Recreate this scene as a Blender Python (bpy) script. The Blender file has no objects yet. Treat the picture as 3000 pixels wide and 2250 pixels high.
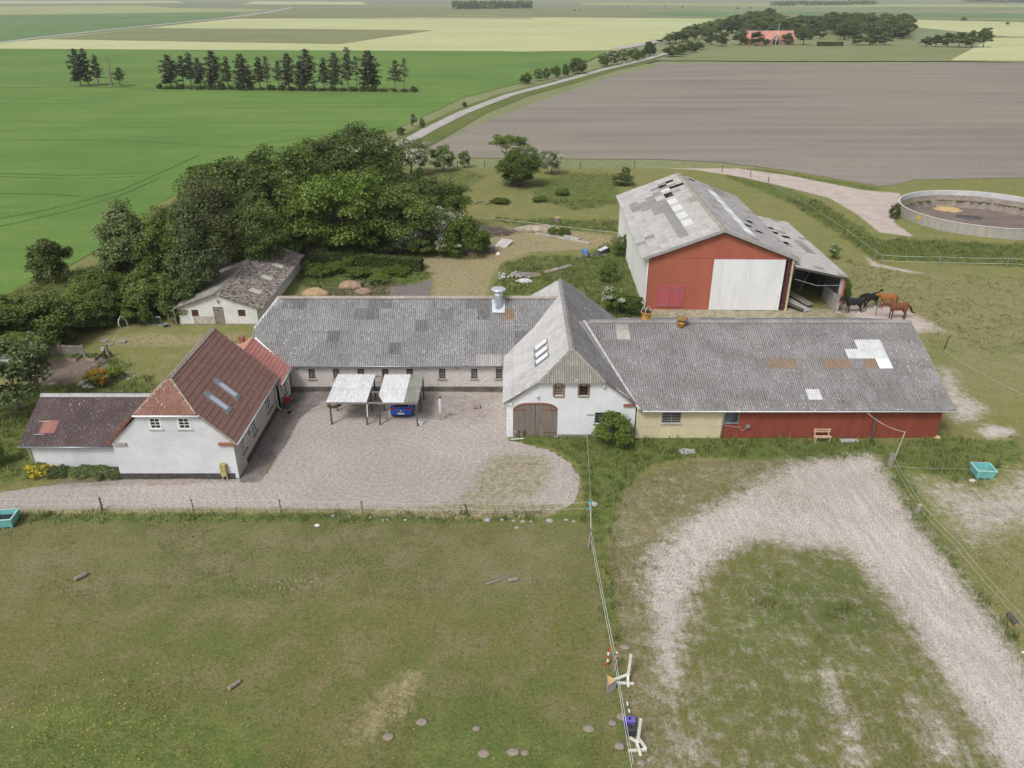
import bpy, bmesh, math, random
import numpy as np
from mathutils import Vector, Matrix

# ------------------------------------------------------------------ camera, sky, sun, exposure
SC = bpy.context.scene
COL = SC.collection
R = math.radians
FPX, CAMH, PITCH = 2283.0, 30.0, 26.635          # focal length in px of a 3000 px wide frame, drone height, tilt
cam = bpy.data.cameras.new('camera'); cam.sensor_width = 36.0
cam.lens = 36.0 * FPX / 3000.0
cam.clip_start, cam.clip_end = 0.5, 30000
camo = bpy.data.objects.new('camera', cam); COL.objects.link(camo)
camo.location = (0, 0, CAMH); camo.rotation_euler = (R(90 - PITCH), 0, 0)
SC.camera = camo

SUN_EL, SUN_AZ = R(52), R(215)                    # overcast: weak, very wide sun from behind-left of the camera
w = bpy.data.worlds.new('World'); SC.world = w; w.use_nodes = True
nt = w.node_tree; nt.nodes.clear()
sky = nt.nodes.new('ShaderNodeTexSky'); sky.sky_type = 'NISHITA'; sky.sun_disc = False
sky.sun_elevation = SUN_EL; sky.sun_rotation = SUN_AZ
sky.air_density = 1.0; sky.dust_density = 4.0; sky.ozone_density = 1.0
hs = nt.nodes.new('ShaderNodeHueSaturation'); hs.inputs['Saturation'].default_value = 0.22
bg = nt.nodes.new('ShaderNodeBackground'); bg.inputs['Strength'].default_value = 0.108
wo = nt.nodes.new('ShaderNodeOutputWorld')
nt.links.new(sky.outputs[0], hs.inputs['Color']); nt.links.new(hs.outputs[0], bg.inputs['Color']); nt.links.new(bg.outputs[0], wo.inputs['Surface'])
sl = bpy.data.lights.new('sun', 'SUN'); sl.energy = 1.5; sl.angle = R(16); sl.color = (1.0, 0.98, 0.955)
so = bpy.data.objects.new('sun', sl); COL.objects.link(so)
so.rotation_euler = (R(90) - SUN_EL, 0, -SUN_AZ + math.pi)
SC.view_settings.view_transform = 'Standard'; SC.view_settings.look = 'None'
SC.view_settings.exposure = 0.34; SC.view_settings.gamma = 1.0; SC.view_settings.use_curve_mapping = False
SC.render.engine = 'CYCLES'
SC.cycles.use_denoising = True
SC.cycles.max_bounces = 6; SC.cycles.diffuse_bounces = 3; SC.cycles.glossy_bounces = 2
SC.cycles.transparent_max_bounces = 8; SC.cycles.volume_bounces = 0

# ------------------------------------------------------------------ survey helpers (picture -> place on the ground)
_cp, _sp = math.cos(R(PITCH)), math.sin(R(PITCH))
def P(x, y, z=0.0):                               # 3000 px picture point -> where that ray meets height z
    v = (y - 1125) / FPX; d = (CAMH - z) / (v * _cp + _sp)
    return Vector((d * (x - 1500) / FPX, d * (_cp - v * _sp), z))
def D(x, y, z=0.0): return P(x * 1.35624, y * 1.35624, z)
def PYz(y, Y):                                    # height of picture row y at distance Y
    v = (y - 1125) / FPX; d = Y / (_cp - v * _sp); return CAMH - d * (v * _cp + _sp)

# ------------------------------------------------------------------ object helpers
W = {}                                            # world matrix of every object we make
def wm(o): return W.get(o.name, Matrix.Identity(4))
def tag(o, label=None, cat=None, group=None, kind=None):
    if label: o['label'] = label
    if cat: o['category'] = cat
    if group: o['group'] = group
    if kind: o['kind'] = kind
    return o
def thing(name, label, cat, loc=(0, 0, 0), rz=0.0, group=None, scale=(1, 1, 1)):
    o = bpy.data.objects.new(name, None); COL.objects.link(o); o.empty_display_size = .3
    o.location = loc; o.rotation_euler = (0, 0, rz); o.scale = scale
    W[o.name] = Matrix.LocRotScale(Vector(loc), Matrix.Rotation(rz, 3, 'Z').to_quaternion(), Vector(scale))
    return tag(o, label, cat, group)
def link(name, me, parent=None, M=None, mat=None):
    """link mesh data; M is the world matrix of the object (defaults to the parent's)."""
    o = bpy.data.objects.new(name, me); COL.objects.link(o)
    pw = wm(parent) if parent else Matrix.Identity(4)
    if M is None: M = pw
    if parent: o.parent = parent
    o.matrix_local = pw.inverted() @ M if parent else M
    W[o.name] = M
    if mat and not me.materials: me.materials.append(mat)
    return o
def copy_tree(o, loc, rz=0, scale=(1, 1, 1), label=None, group=None, rot=None):
    r = o.copy(); COL.objects.link(r); r.location = loc; r.rotation_euler = rot or (0, 0, rz); r.scale = scale
    if label: r['label'] = label
    if group: r['group'] = group
    for ch in KIDS.get(o.name, o.children):
        c = ch.copy(); COL.objects.link(c); c.parent = r; c.matrix_parent_inverse = Matrix.Identity(4)
        for g in KIDS.get(ch.name, ch.children):
            d = g.copy(); COL.objects.link(d); d.parent = c; d.matrix_parent_inverse = Matrix.Identity(4)
    return r
KIDS = {}

class MB:
    """collects faces; build() makes ONE mesh object (vertices given in world space unless local=True)."""
    def __init__(s): s.v = []; s.f = []; s.m = []; s.cm = 0
    def add(s, vs, fs):
        b = len(s.v); s.v += [tuple(a) for a in vs]
        for f in fs: s.f.append([i + b for i in f]); s.m.append(s.cm)
        return s
    def quad(s, a, b, c, d): return s.add([a, b, c, d], [[0, 1, 2, 3]])
    def poly(s, pts): return s.add(pts, [list(range(len(pts)))])
    def hexa(s, p):                               # 8 points: bottom 4 ccw, top 4 ccw
        return s.add(p, [[3, 2, 1, 0], [4, 5, 6, 7], [0, 1, 5, 4], [1, 2, 6, 5], [2, 3, 7, 6], [3, 0, 4, 7]])
    def box(s, x0, x1, y0, y1, z0, z1, M=None):
        p = [Vector(q) for q in ((x0, y0, z0), (x1, y0, z0), (x1, y1, z0), (x0, y1, z0), (x0, y0, z1), (x1, y0, z1), (x1, y1, z1), (x0, y1, z1))]
        if M: p = [M @ q for q in p]
        return s.hexa(p)
    def bar(s, a, b, w, h=None, up=(0, 0, 1)):    # box beam from a to b
        a, b = Vector(a), Vector(b); h = h or w; t = (b - a).normalized(); up = Vector(up)
        if abs(t.dot(up)) > .98: up = Vector((1, 0, 0))
        n = t.cross(up).normalized(); u = n.cross(t)
        o = [n * i * w / 2 + u * j * h / 2 for i, j in ((-1, -1), (1, -1), (1, 1), (-1, 1))]
        return s.hexa([a + q for q in o] + [b + q for q in o])
    def tube(s, pts, r, n=8, cap=True):
        pts = [Vector(p) for p in pts]; k = len(pts); rs = r if isinstance(r, (list, tuple)) else [r] * k
        b = len(s.v); pn = None
        for i, p in enumerate(pts):
            t = (pts[min(i + 1, k - 1)] - pts[max(i - 1, 0)]).normalized()
            if pn is None: pn = t.orthogonal().normalized()
            else: pn = (pn - t * pn.dot(t)).normalized()
            c = t.cross(pn)
            for j in range(n):
                a = 2 * math.pi * j / n; s.v.append(tuple(p + (pn * math.cos(a) + c * math.sin(a)) * rs[i]))
        for i in range(k - 1):
            for j in range(n):
                s.f.append([b + i * n + j, b + i * n + (j + 1) % n, b + (i + 1) * n + (j + 1) % n, b + (i + 1) * n + j]); s.m.append(s.cm)
        if cap:
            s.f.append([b + j for j in range(n)][::-1]); s.m.append(s.cm)
            s.f.append([b + (k - 1) * n + j for j in range(n)]); s.m.append(s.cm)
        return s
    def lathe(s, c, prof, n=16, close=False):      # prof: (r, z) list, axis z through c
        c = Vector(c); b = len(s.v); k = len(prof)
        for r, z in prof:
            for j in range(n):
                a = 2 * math.pi * j / n; s.v.append((c.x + r * math.cos(a), c.y + r * math.sin(a), c.z + z))
        for i in range(k - 1):
            for j in range(n):
                s.f.append([b + i * n + j, b + i * n + (j + 1) % n, b + (i + 1) * n + (j + 1) % n, b + (i + 1) * n + j]); s.m.append(s.cm)
        if prof[0][0] > 1e-4: s.f.append([b + j for j in range(n)][::-1]); s.m.append(s.cm)
        if prof[-1][0] > 1e-4: s.f.append([b + (k - 1) * n + j for j in range(n)]); s.m.append(s.cm)
        return s
    def loft(s, rings, cap=True):                  # rings: equal-length point loops
        n = len(rings[0]); b = len(s.v)
        for r in rings: s.v += [tuple(p) for p in r]
        for i in range(len(rings) - 1):
            for j in range(n):
                s.f.append([b + i * n + j, b + i * n + (j + 1) % n, b + (i + 1) * n + (j + 1) % n, b + (i + 1) * n + j]); s.m.append(s.cm)
        if cap:
            s.f.append([b + j for j in range(n)][::-1]); s.m.append(s.cm)
            s.f.append([b + (len(rings) - 1) * n + j for j in range(n)]); s.m.append(s.cm)
        return s
    def mesh(s, name, mats, inv=None, smooth=False):
        me = bpy.data.meshes.new(name)
        v = [inv @ Vector(q) for q in s.v] if inv is not None else s.v
        me.from_pydata(v, [], s.f); me.update()
        for m in (mats if isinstance(mats, (list, tuple)) else [mats]): me.materials.append(m)
        if any(s.m): me.polygons.foreach_set('material_index', s.m)
        if smooth: me.polygons.foreach_set('use_smooth', [True] * len(s.f))
        return me
    def build(s, name, mats, parent=None, smooth=False, local=False, bevel=0):
        inv = None if (local or parent is None) else wm(parent).inverted()
        o = link(name, s.mesh(name, mats, inv, smooth), parent)
        if bevel:
            md = o.modifiers.new('bevel', 'BEVEL'); md.width = bevel; md.segments = 1; md.limit_method = 'ANGLE'
        return o
def clip_poly(pts, a, b, c):                       # keep a*x+b*y<=c, 2D tuples
    out = []
    for i in range(len(pts)):
        p, q = pts[i], pts[(i + 1) % len(pts)]; dp, dq = a * p[0] + b * p[1] - c, a * q[0] + b * q[1] - c
        if dp <= 0: out.append(p)
        if dp * dq < 0: t = dp / (dp - dq); out.append((p[0] + (q[0] - p[0]) * t, p[1] + (q[1] - p[1]) * t))
    return out
def wall_faces(mb, outline, holes, o, u, v, nrm, depth=.14):
    """outer face of a wall (convex 2-D outline in u,v) with rectangular holes and their reveals."""
    o, u, v, nrm = map(Vector, (o, u, v, nrm))
    us = sorted({p[0] for p in outline} | {h[0] for h in holes} | {h[2] for h in holes}); vs = sorted({p[1] for p in outline} | {h[1] for h in holes} | {h[3] for h in holes})
    area = sum(outline[i][0] * outline[(i + 1) % len(outline)][1] - outline[(i + 1) % len(outline)][0] * outline[i][1] for i in range(len(outline)))
    ol = outline if area > 0 else outline[::-1]
    flip = u.cross(v).dot(nrm) < 0
    for i in range(len(us) - 1):
        for j in range(len(vs) - 1):
            cu, cv = (us[i] + us[i + 1]) / 2, (vs[j] + vs[j + 1]) / 2
            if any(h[0] < cu < h[2] and h[1] < cv < h[3] for h in holes): continue
            c = [(us[i], vs[j]), (us[i + 1], vs[j]), (us[i + 1], vs[j + 1]), (us[i], vs[j + 1])]
            for k in range(len(ol)):
                p, q = ol[k], ol[(k + 1) % len(ol)]; a, b = q[1] - p[1], p[0] - q[0]
                c = clip_poly(c, a, b, a * p[0] + b * p[1] + 1e-9)
                if len(c) < 3: break
            if len(c) >= 3:
                pts = [o + u * x + v * y for x, y in c]; mb.poly(pts[::-1] if flip else pts)
    for h in holes:
        c = [o + u * x + v * y for x, y in ((h[0], h[1]), (h[2], h[1]), (h[2], h[3]), (h[0], h[3]))]
        for k in range(4):
            a, b = c[k], c[(k + 1) % 4]; mb.quad(a, b, b - nrm * depth, a - nrm * depth)

# ------------------------------------------------------------------ material helpers
class G:
    def __init__(s, name):
        s.mat = bpy.data.materials.new(name); s.mat.use_nodes = True; s.t = s.mat.node_tree; s.t.nodes.clear()
        s.out = s.t.nodes.new('ShaderNodeOutputMaterial')
    def n(s, typ, ins=None, **pr):
        nd = s.t.nodes.new('ShaderNode' + typ)
        for k, v in pr.items(): setattr(nd, k, v)
        for k, v in (ins or {}).items():
            if hasattr(v, 'is_output'): s.t.links.new(v, nd.inputs[k])
            else:
                sk = nd.inputs[k]
                sk.default_value = (tuple(v) + (1,) if hasattr(v, '__len__') and len(v) == 3 and sk.type == 'RGBA' else v)
        return nd
    def pos(s): return s.n('NewGeometry').outputs['Position']
    def obj(s): return s.n('TexCoord').outputs['Object']
    def rnd(s): return s.n('ObjectInfo').outputs['Random']
    def map(s, vec, scale=(1, 1, 1), rot=(0, 0, 0), loc=(0, 0, 0)):
        return s.n('Mapping', {'Vector': vec, 'Scale': scale, 'Rotation': rot, 'Location': loc}).outputs[0]
    def noise(s, vec, scale, detail=4, rough=.55, dist=0):
        return s.n('TexNoise', {'Vector': vec, 'Scale': scale, 'Detail': detail, 'Roughness': rough, 'Distortion': dist}).outputs['Fac']
    def math(s, op, a, b=0.0, c=None):
        ins = {0: a, 1: b}
        if c is not None: ins[2] = c
        return s.n('Math', ins, operation=op).outputs[0]
    def vadd(s, a, b): return s.n('VectorMath', {0: a, 1: b}, operation='ADD').outputs[0]
    def step(s, v, lo, hi, a=0.0, b=1.0):
        return s.n('MapRange', {0: v, 1: lo, 2: hi, 3: a, 4: b}, interpolation_type='SMOOTHSTEP').outputs[0]
    def mix(s, f, a, b, mode='MIX'):
        nd = s.n('Mix', {}, data_type='RGBA', blend_type=mode)
        for k, v in ((0, f), (6, a), (7, b)):
            if hasattr(v, 'is_output'): s.t.links.new(v, nd.inputs[k])
            else: nd.inputs[k].default_value = tuple(v) + (1,) if hasattr(v, '__len__') else v
        return nd.outputs[2]
    def gain(s, col, f): # multiply colour by scalar
        return s.n('VectorMath', {0: col, 3: f}, operation='SCALE').outputs[0]
    def bump(s, h, strength=.4, dist=.02):
        return s.n('Bump', {'Height': h, 'Strength': strength, 'Distance': dist}).outputs[0]
    def bsdf(s, col, rough=.85, bump=None, metal=0.0, spec=.3, **kw):
        ins = {'Base Color': col, 'Roughness': rough, 'Metallic': metal, 'Specular IOR Level': spec}; ins.update(kw)
        if bump is not None: ins['Normal'] = bump
        b = s.n('BsdfPrincipled', ins); s.t.links.new(b.outputs[0], s.out.inputs['Surface']); return s.mat
def srgb(r, g, b):
    return tuple((c / 255 / 12.92 if c / 255 <= .04045 else ((c / 255 + .055) / 1.055) ** 2.4) for c in (r, g, b))
def plain(name, col, rough=.8, var=.25, scale=2.0, fine=30.0, bump=.15, metal=0.0, spec=.3, dirt=None, dirt_amt=.5, stretch=(1, 1, 1)):
    """paint, wood, metal and stone: base colour with soft mottling, fine grain and optional dirt."""
    g = G(name); v = g.map(g.vadd(g.pos(), g.n('ObjectInfo').outputs['Location']), stretch)
    a = g.noise(v, scale, 5); b = g.noise(v, fine, 3)
    c = g.gain(col, g.step(a, .25, .75, 1 - var, 1 + var)) if True else None
    c = g.gain(c, g.step(b, .3, .7, 1 - var * .5, 1 + var * .5))
    if dirt: c = g.mix(g.math('MULTIPLY', g.step(g.noise(v, scale * 1.7, 6, .65), .5, .72), dirt_amt), c, dirt)
    return g.bsdf(c, rough, g.bump(b, bump, .02) if bump else None, metal, spec)
def glass_mat(name, col=(.02, .024, .028), rough=.08):
    g = G(name); return g.bsdf(g.gain(col, g.step(g.noise(g.pos(), 2.2, 2), .3, .7, .6, 1.6)), rough, None, 0, .6)
# ------------------------------------------------------------------ the ground
random.seed(5); rng = np.random.default_rng(7)
def dp(*pts): return [tuple(D(*p).xy) for p in pts]
def inside(poly, X, Y):
    c = np.zeros(X.shape, bool); n = len(poly)
    for i in range(n):
        (x0, y0), (x1, y1) = poly[i], poly[(i + 1) % n]
        if y0 == y1: continue
        k = ((y0 > Y) != (y1 > Y)) & (X < (x1 - x0) * (Y - y0) / (y1 - y0) + x0); c ^= k
    return c
def sdist(poly, X, Y):                             # signed distance, >0 inside
    d = np.full(X.shape, 1e9); n = len(poly)
    for i in range(n):
        (x0, y0), (x1, y1) = poly[i], poly[(i + 1) % n]; ex, ey = x1 - x0, y1 - y0
        t = np.clip(((X - x0) * ex + (Y - y0) * ey) / (ex * ex + ey * ey + 1e-9), 0, 1)
        d = np.minimum(d, np.hypot(X - x0 - ex * t, Y - y0 - ey * t))
    return np.where(inside(poly, X, Y), d, -d)
# zones: channel, outline, softness in metres, strength
CH = dict(sand=0, gravel=1, dirt=2, conc=3, dry=4, lush=5, bare=6, soil=7)
GRAVEL = dp((-160, 1080), (0, 1063), (130, 1046), (260, 1037), (515, 1036), (575, 1030), (640, 910), (660, 850), (860, 843), (1090, 848), (1096, 950), (1130, 958), (1190, 973), (1232, 1000), (1250, 1030), (1251, 1060), (1236, 1090), (1190, 1106), (1100, 1110), (900, 1104), (780, 1101), (600, 1101), (400, 1101), (200, 1101), (0, 1104), (-160, 1110))
SAND = dp((1700, 1000), (1880, 985), (1900, 1010), (1960, 1120), (2050, 1230), (2140, 1350), (2212, 1450), (2330, 1600), (2330, 1800), (2150, 1700), (2100, 1600), (2000, 1450), (1930, 1320), (1870, 1230), (1760, 1190), (1640, 1170), (1540, 1225), (1490, 1300), (1495, 1400), (1490, 1500), (1450, 1480), (1410, 1350), (1385, 1250), (1395, 1190), (1480, 1120), (1590, 1060))
ARENA = dp((1305, 1095), (1380, 1030), (1500, 995), (1700, 985), (1890, 980), (1905, 1010), (1985, 1120), (2080, 1240), (2212, 1430), (2400, 1700), (2400, 1800), (1375, 1800), (1340, 1500), (1318, 1300))
TRACK = dp((855, 318), (930, 340), (1000, 350), (1200, 352), (1420, 352), (1560, 359), (1700, 378), (1870, 411), (1945, 417), (1938, 450), (1930, 480), (1975, 512), (1900, 502), (1850, 462), (1790, 427), (1700, 404), (1600, 382), (1500, 366), (1400, 362), (1200, 361), (1000, 360), (910, 352), (840, 328))
CONC = [(-18.9, 44.6), (-17.2, 44.9), (-16.9, 50), (-16.5, 54.5), (-15.4, 57), (-12.0, 58.6), (-18.4, 58.8)]
PATH = dp((690, 541), (830, 553), (930, 555), (1000, 535), (1060, 512), (1110, 488), (1160, 496), (1250, 500), (1345, 512), (1330, 530), (1260, 540), (1150, 545), (1090, 565), (1062, 600), (1050, 650), (930, 650), (935, 600), (900, 572), (800, 560), (690, 552))
PADDOCK = dp((-400, 1108), (0, 1106), (600, 1104), (1250, 1112), (1268, 1095), (1285, 1200), (1310, 1400), (1352, 1659), (1370, 1800), (-400, 1800))
ZONES = [
 ('gravel', GRAVEL, .35, 1), ('conc', CONC, .15, 1), ('dirt', TRACK, .8, 1), ('sand', dp((1740, 1000), (1880, 985), (1900, 1010), (1960, 1120), (2050, 1230), (2140, 1350), (2212, 1450), (2330, 1600), (2330, 1800), (2200, 1720), (2120, 1560), (2010, 1400), (1930, 1290), (1870, 1220), (1800, 1160), (1750, 1080)), 2.2, .97), ('sand', dp((1700, 1000), (1880, 985), (1870, 1200), (1760, 1190), (1640, 1170), (1540, 1215), (1480, 1230), (1395, 1200), (1480, 1120), (1590, 1060)), 2.2, .72), ('sand', dp((1480, 1120), (1560, 1200), (1500, 1290), (1480, 1400), (1470, 1520), (1430, 1500), (1400, 1350), (1380, 1250), (1395, 1190)), 2.0, .68), ('sand', dp((1750, 1420), (1800, 1440), (1860, 1560), (1900, 1659), (1830, 1659), (1780, 1520)), 1.2, .5), ('sand', dp((1950, 1480), (2050, 1560), (2130, 1659), (2010, 1659)), 1.5, .52), ('sand', dp((1440, 1540), (1500, 1560), (1560, 1659), (1450, 1659)), 1.5, .48), ('dry', PATH, .9, .85),
 ('sand', ARENA, 1.0, .2), ('bare', dp((1305, 1095), (1380, 1030), (1500, 995), (1720, 985), (1600, 1060), (1480, 1110), (1395, 1190), (1370, 1250), (1400, 1400), (1470, 1800), (1375, 1800), (1340, 1500), (1318, 1300)), 1.5, .85), ('lush', dp((1500, 1300), (1560, 1230), (1700, 1190), (1860, 1240), (1900, 1300), (1960, 1420), (2050, 1600), (2100, 1800), (1560, 1800), (1500, 1500)), 2.5, .36),
 ('dry', dp((1030, 1000), (1090, 972), (1185, 980), (1205, 1010), (1190, 1050), (1150, 1085), (1080, 1095), (960, 1090), (1000, 1050)), 1.2, .62),
 ('dry', dp((820, 1096), (1100, 1086), (1225, 1088), (1190, 1118), (1000, 1120), (700, 1108)), .5, .9), ('dry', dp((0, 1096), (830, 1092), (830, 1110), (0, 1112)), .35, .75),
 ('soil', dp((100, 1036), (260, 1028), (520, 1030), (560, 1038), (400, 1050), (90, 1056)), .5, .62), ('soil', dp((20, 800), (130, 775), (235, 772), (235, 790), (200, 806), (150, 832), (60, 830)), .5, .9),
 ('soil', dp((640, 835), (1090, 845), (1090, 925), (980, 930), (860, 900), (640, 900)), 2.0, .46),
 ('sand', dp((1965, 1030), (2060, 1038), (2130, 1056), (2212, 1005), (2420, 930), (2420, 1170), (2212, 1150), (2110, 1190), (2040, 1130)), 2.5, .50),
 ('sand', dp((2025, 790), (2060, 796), (2085, 850), (2140, 880), (2115, 910), (2060, 912), (2030, 860)), 1.6, .58), ('sand', dp((2105, 930), (2130, 915), (2190, 922), (2200, 945), (2130, 950)), .8, .55),
 ('dirt', dp((1780, 640), (1840, 655), (1930, 650), (2010, 688), (2060, 720), (1940, 725), (1830, 700)), 2.5, .7), ('dirt', dp((1390, 655), (1700, 655), (1820, 670), (1820, 700), (1390, 690)), 1.2, .5),
 ('bare', dp((1830, 560), (1950, 590), (2212, 600), (2500, 620), (2500, 900), (2100, 850), (2030, 760), (1990, 700), (1850, 690)), 3, .55), ('dirt', dp((1860, 545), (1900, 570), (2010, 592), (2060, 596), (1960, 590), (1880, 575)), .8, .7),
 ('bare', dp((0, 1140), (1280, 1130), (1290, 1290), (700, 1280), (-100, 1300)), 3, .52), ('bare', dp((2060, 1160), (2400, 1160), (2400, 1500), (2212, 1380)), 3, .4),
 ('dry', dp((190, 730), (320, 716), (480, 722), (540, 712), (520, 735), (400, 752), (230, 752)), 1.2, .6), ('dry', dp((440, 735), (340, 830), (270, 840), (350, 770)), 1.5, .42),
 ('lush', dp((1085, 948), (1270, 930), (1380, 940), (1900, 950), (1925, 985), (1700, 992), (1500, 985), (1400, 1003), (1340, 1070), (1308, 1180), (1290, 1180), (1272, 1100), (1262, 1050), (1245, 1000), (1190, 964), (1095, 962)), .7, 1),
 ('lush', dp((1272, 1095), (1305, 1095), (1322, 1250), (1347, 1450), (1378, 1800), (1348, 1800), (1322, 1450), (1292, 1250)), .6, .75),
 ('lush', dp((1895, 960), (2040, 935), (2100, 950), (2212, 945), (2212, 1000), (2130, 1050), (1965, 1025), (2000, 1100), (2100, 1240), (2212, 1400), (2300, 1520), (2300, 1560), (2100, 1290), (1960, 1110), (1895, 1000)), .8, .62),
 ('lush', dp((0, 1102), (1270, 1106), (1272, 1130), (0, 1132)), .5, .62), ('lush', dp((60, 1500), (250, 1475), (500, 1500), (640, 1560), (640, 1800), (-100, 1800), (-60, 1600)), 2.5, .62), ('lush', dp((850, 1500), (1000, 1490), (1320, 1580), (1340, 1800), (780, 1800)), 2, .55),
 ('dry', dp((790, 1500), (870, 1440), (940, 1420), (910, 1530), (800, 1620), (740, 1610)), 1.2, .58), ('dry', dp((90, 1500), (220, 1465), (330, 1460), (330, 1480), (200, 1490)), .8, .42),
 ('lush', dp((1255, 560), (1335, 515), (1400, 668), (1330, 690), (1240, 660), (1280, 610)), 1.5, .95), ('lush', dp((1078, 575), (1150, 553), (1245, 552), (1300, 590), (1280, 620), (1100, 645), (1070, 640)), 1.2, .7), ('lush', dp((1050, 470), (1340, 478), (1340, 505), (1200, 498), (1110, 490)), 1.5, .6),
 ('lush', dp((1140, 395), (1220, 375), (1340, 375), (1340, 440), (1240, 455), (1160, 430)), 2.5, .72), ('lush', dp((860, 380), (1000, 365), (1060, 380), (980, 420), (900, 430)), 2.5, .6),
 ('lush', dp((1560, 374), (1650, 392), (1760, 430), (1840, 480), (1900, 520), (1950, 516), (2050, 522), (2500, 540), (2500, 590), (1890, 562), (1820, 510), (1700, 435), (1600, 395)), 1.5, .85), ('lush', dp((920, 346), (1200, 346), (1420, 346), (1560, 352), (1700, 372), (1900, 405), (1900, 415), (1700, 384), (1560, 362), (1400, 352), (1000, 352)), .8, .6),
 ('lush', dp((640, 555), (910, 566), (935, 590), (870, 650), (700, 650), (650, 610)), 1.0, .95), ('soil', dp((730, 615), (810, 600), (870, 615), (900, 650), (650, 650), (680, 620)), 1.0, .62), ('conc', dp((845, 620), (900, 612), (935, 600), (930, 655), (840, 655)), .3, .85),
 ('lush', dp((-200, 830), (60, 840), (330, 810), (330, 850), (60, 1000), (80, 1040), (-200, 1070)), 1.5, .72), ('lush', dp((180, 800), (240, 775), (290, 790), (280, 830), (180, 840)), 1.0, .7), ('lush', dp((-300, 640), (0, 640), (240, 560), (500, 560), (1050, 560), (700, 545), (560, 640), (200, 700), (-300, 760)), 2, .7), ('dirt', dp((60, 655), (110, 650), (80, 690), (40, 690)), 1, .5),
]
X0, X1, Y0, Y1, ST = -96, 104, 14, 152, .5
gx = np.arange(X0, X1 + .01, ST); gy = np.arange(Y0, Y1 + .01, ST)
GX, GY = np.meshgrid(gx, gy); GX, GY = GX.ravel(), GY.ravel()
WT = np.zeros((8, GX.size))
for ch, poly, soft, st in ZONES:
    pa = np.array(poly); lo, hi = pa.min(0) - soft - 1, pa.max(0) + soft + 1
    k = np.where((GX > lo[0]) & (GX < hi[0]) & (GY > lo[1]) & (GY < hi[1]))[0]
    if not k.size: continue
    t = np.clip(sdist(poly, GX[k], GY[k]) / soft * .5 + .5, 0, 1); t = t * t * (3 - 2 * t) * st
    WT[CH[ch], k] = np.maximum(WT[CH[ch], k], t)
def gw(ch, X, Y):                                  # sample a zone weight anywhere
    i = np.clip(((np.asarray(X) - X0) / ST).round().astype(int), 0, gx.size - 1); j = np.clip(((np.asarray(Y) - Y0) / ST).round().astype(int), 0, gy.size - 1)
    return WT[CH[ch]][j * gx.size + i]
def vnoise(X, Y, s, seed=0):                       # smooth value noise for relief and scatter
    X, Y = np.asarray(X) * s + 100, np.asarray(Y) * s + 100; i, j = np.floor(X).astype(int), np.floor(Y).astype(int); fx, fy = X - i, Y - j
    fx, fy = fx * fx * (3 - 2 * fx), fy * fy * (3 - 2 * fy)
    h = lambda a, b: (np.sin(a * 127.1 + b * 311.7 + seed * 74.7) * 43758.5453) % 1
    return (h(i, j) * (1 - fx) + h(i + 1, j) * fx) * (1 - fy) + (h(i, j + 1) * (1 - fx) + h(i + 1, j + 1) * fx) * fy
flat = np.clip(WT[1] + WT[3] + WT[2], 0, 1)
GZ = (vnoise(GX, GY, .35) - .5) * .09 * (1 - flat * .8) + (vnoise(GX, GY, 1.1, 3) - .5) * .05 * (1 - flat)

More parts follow.
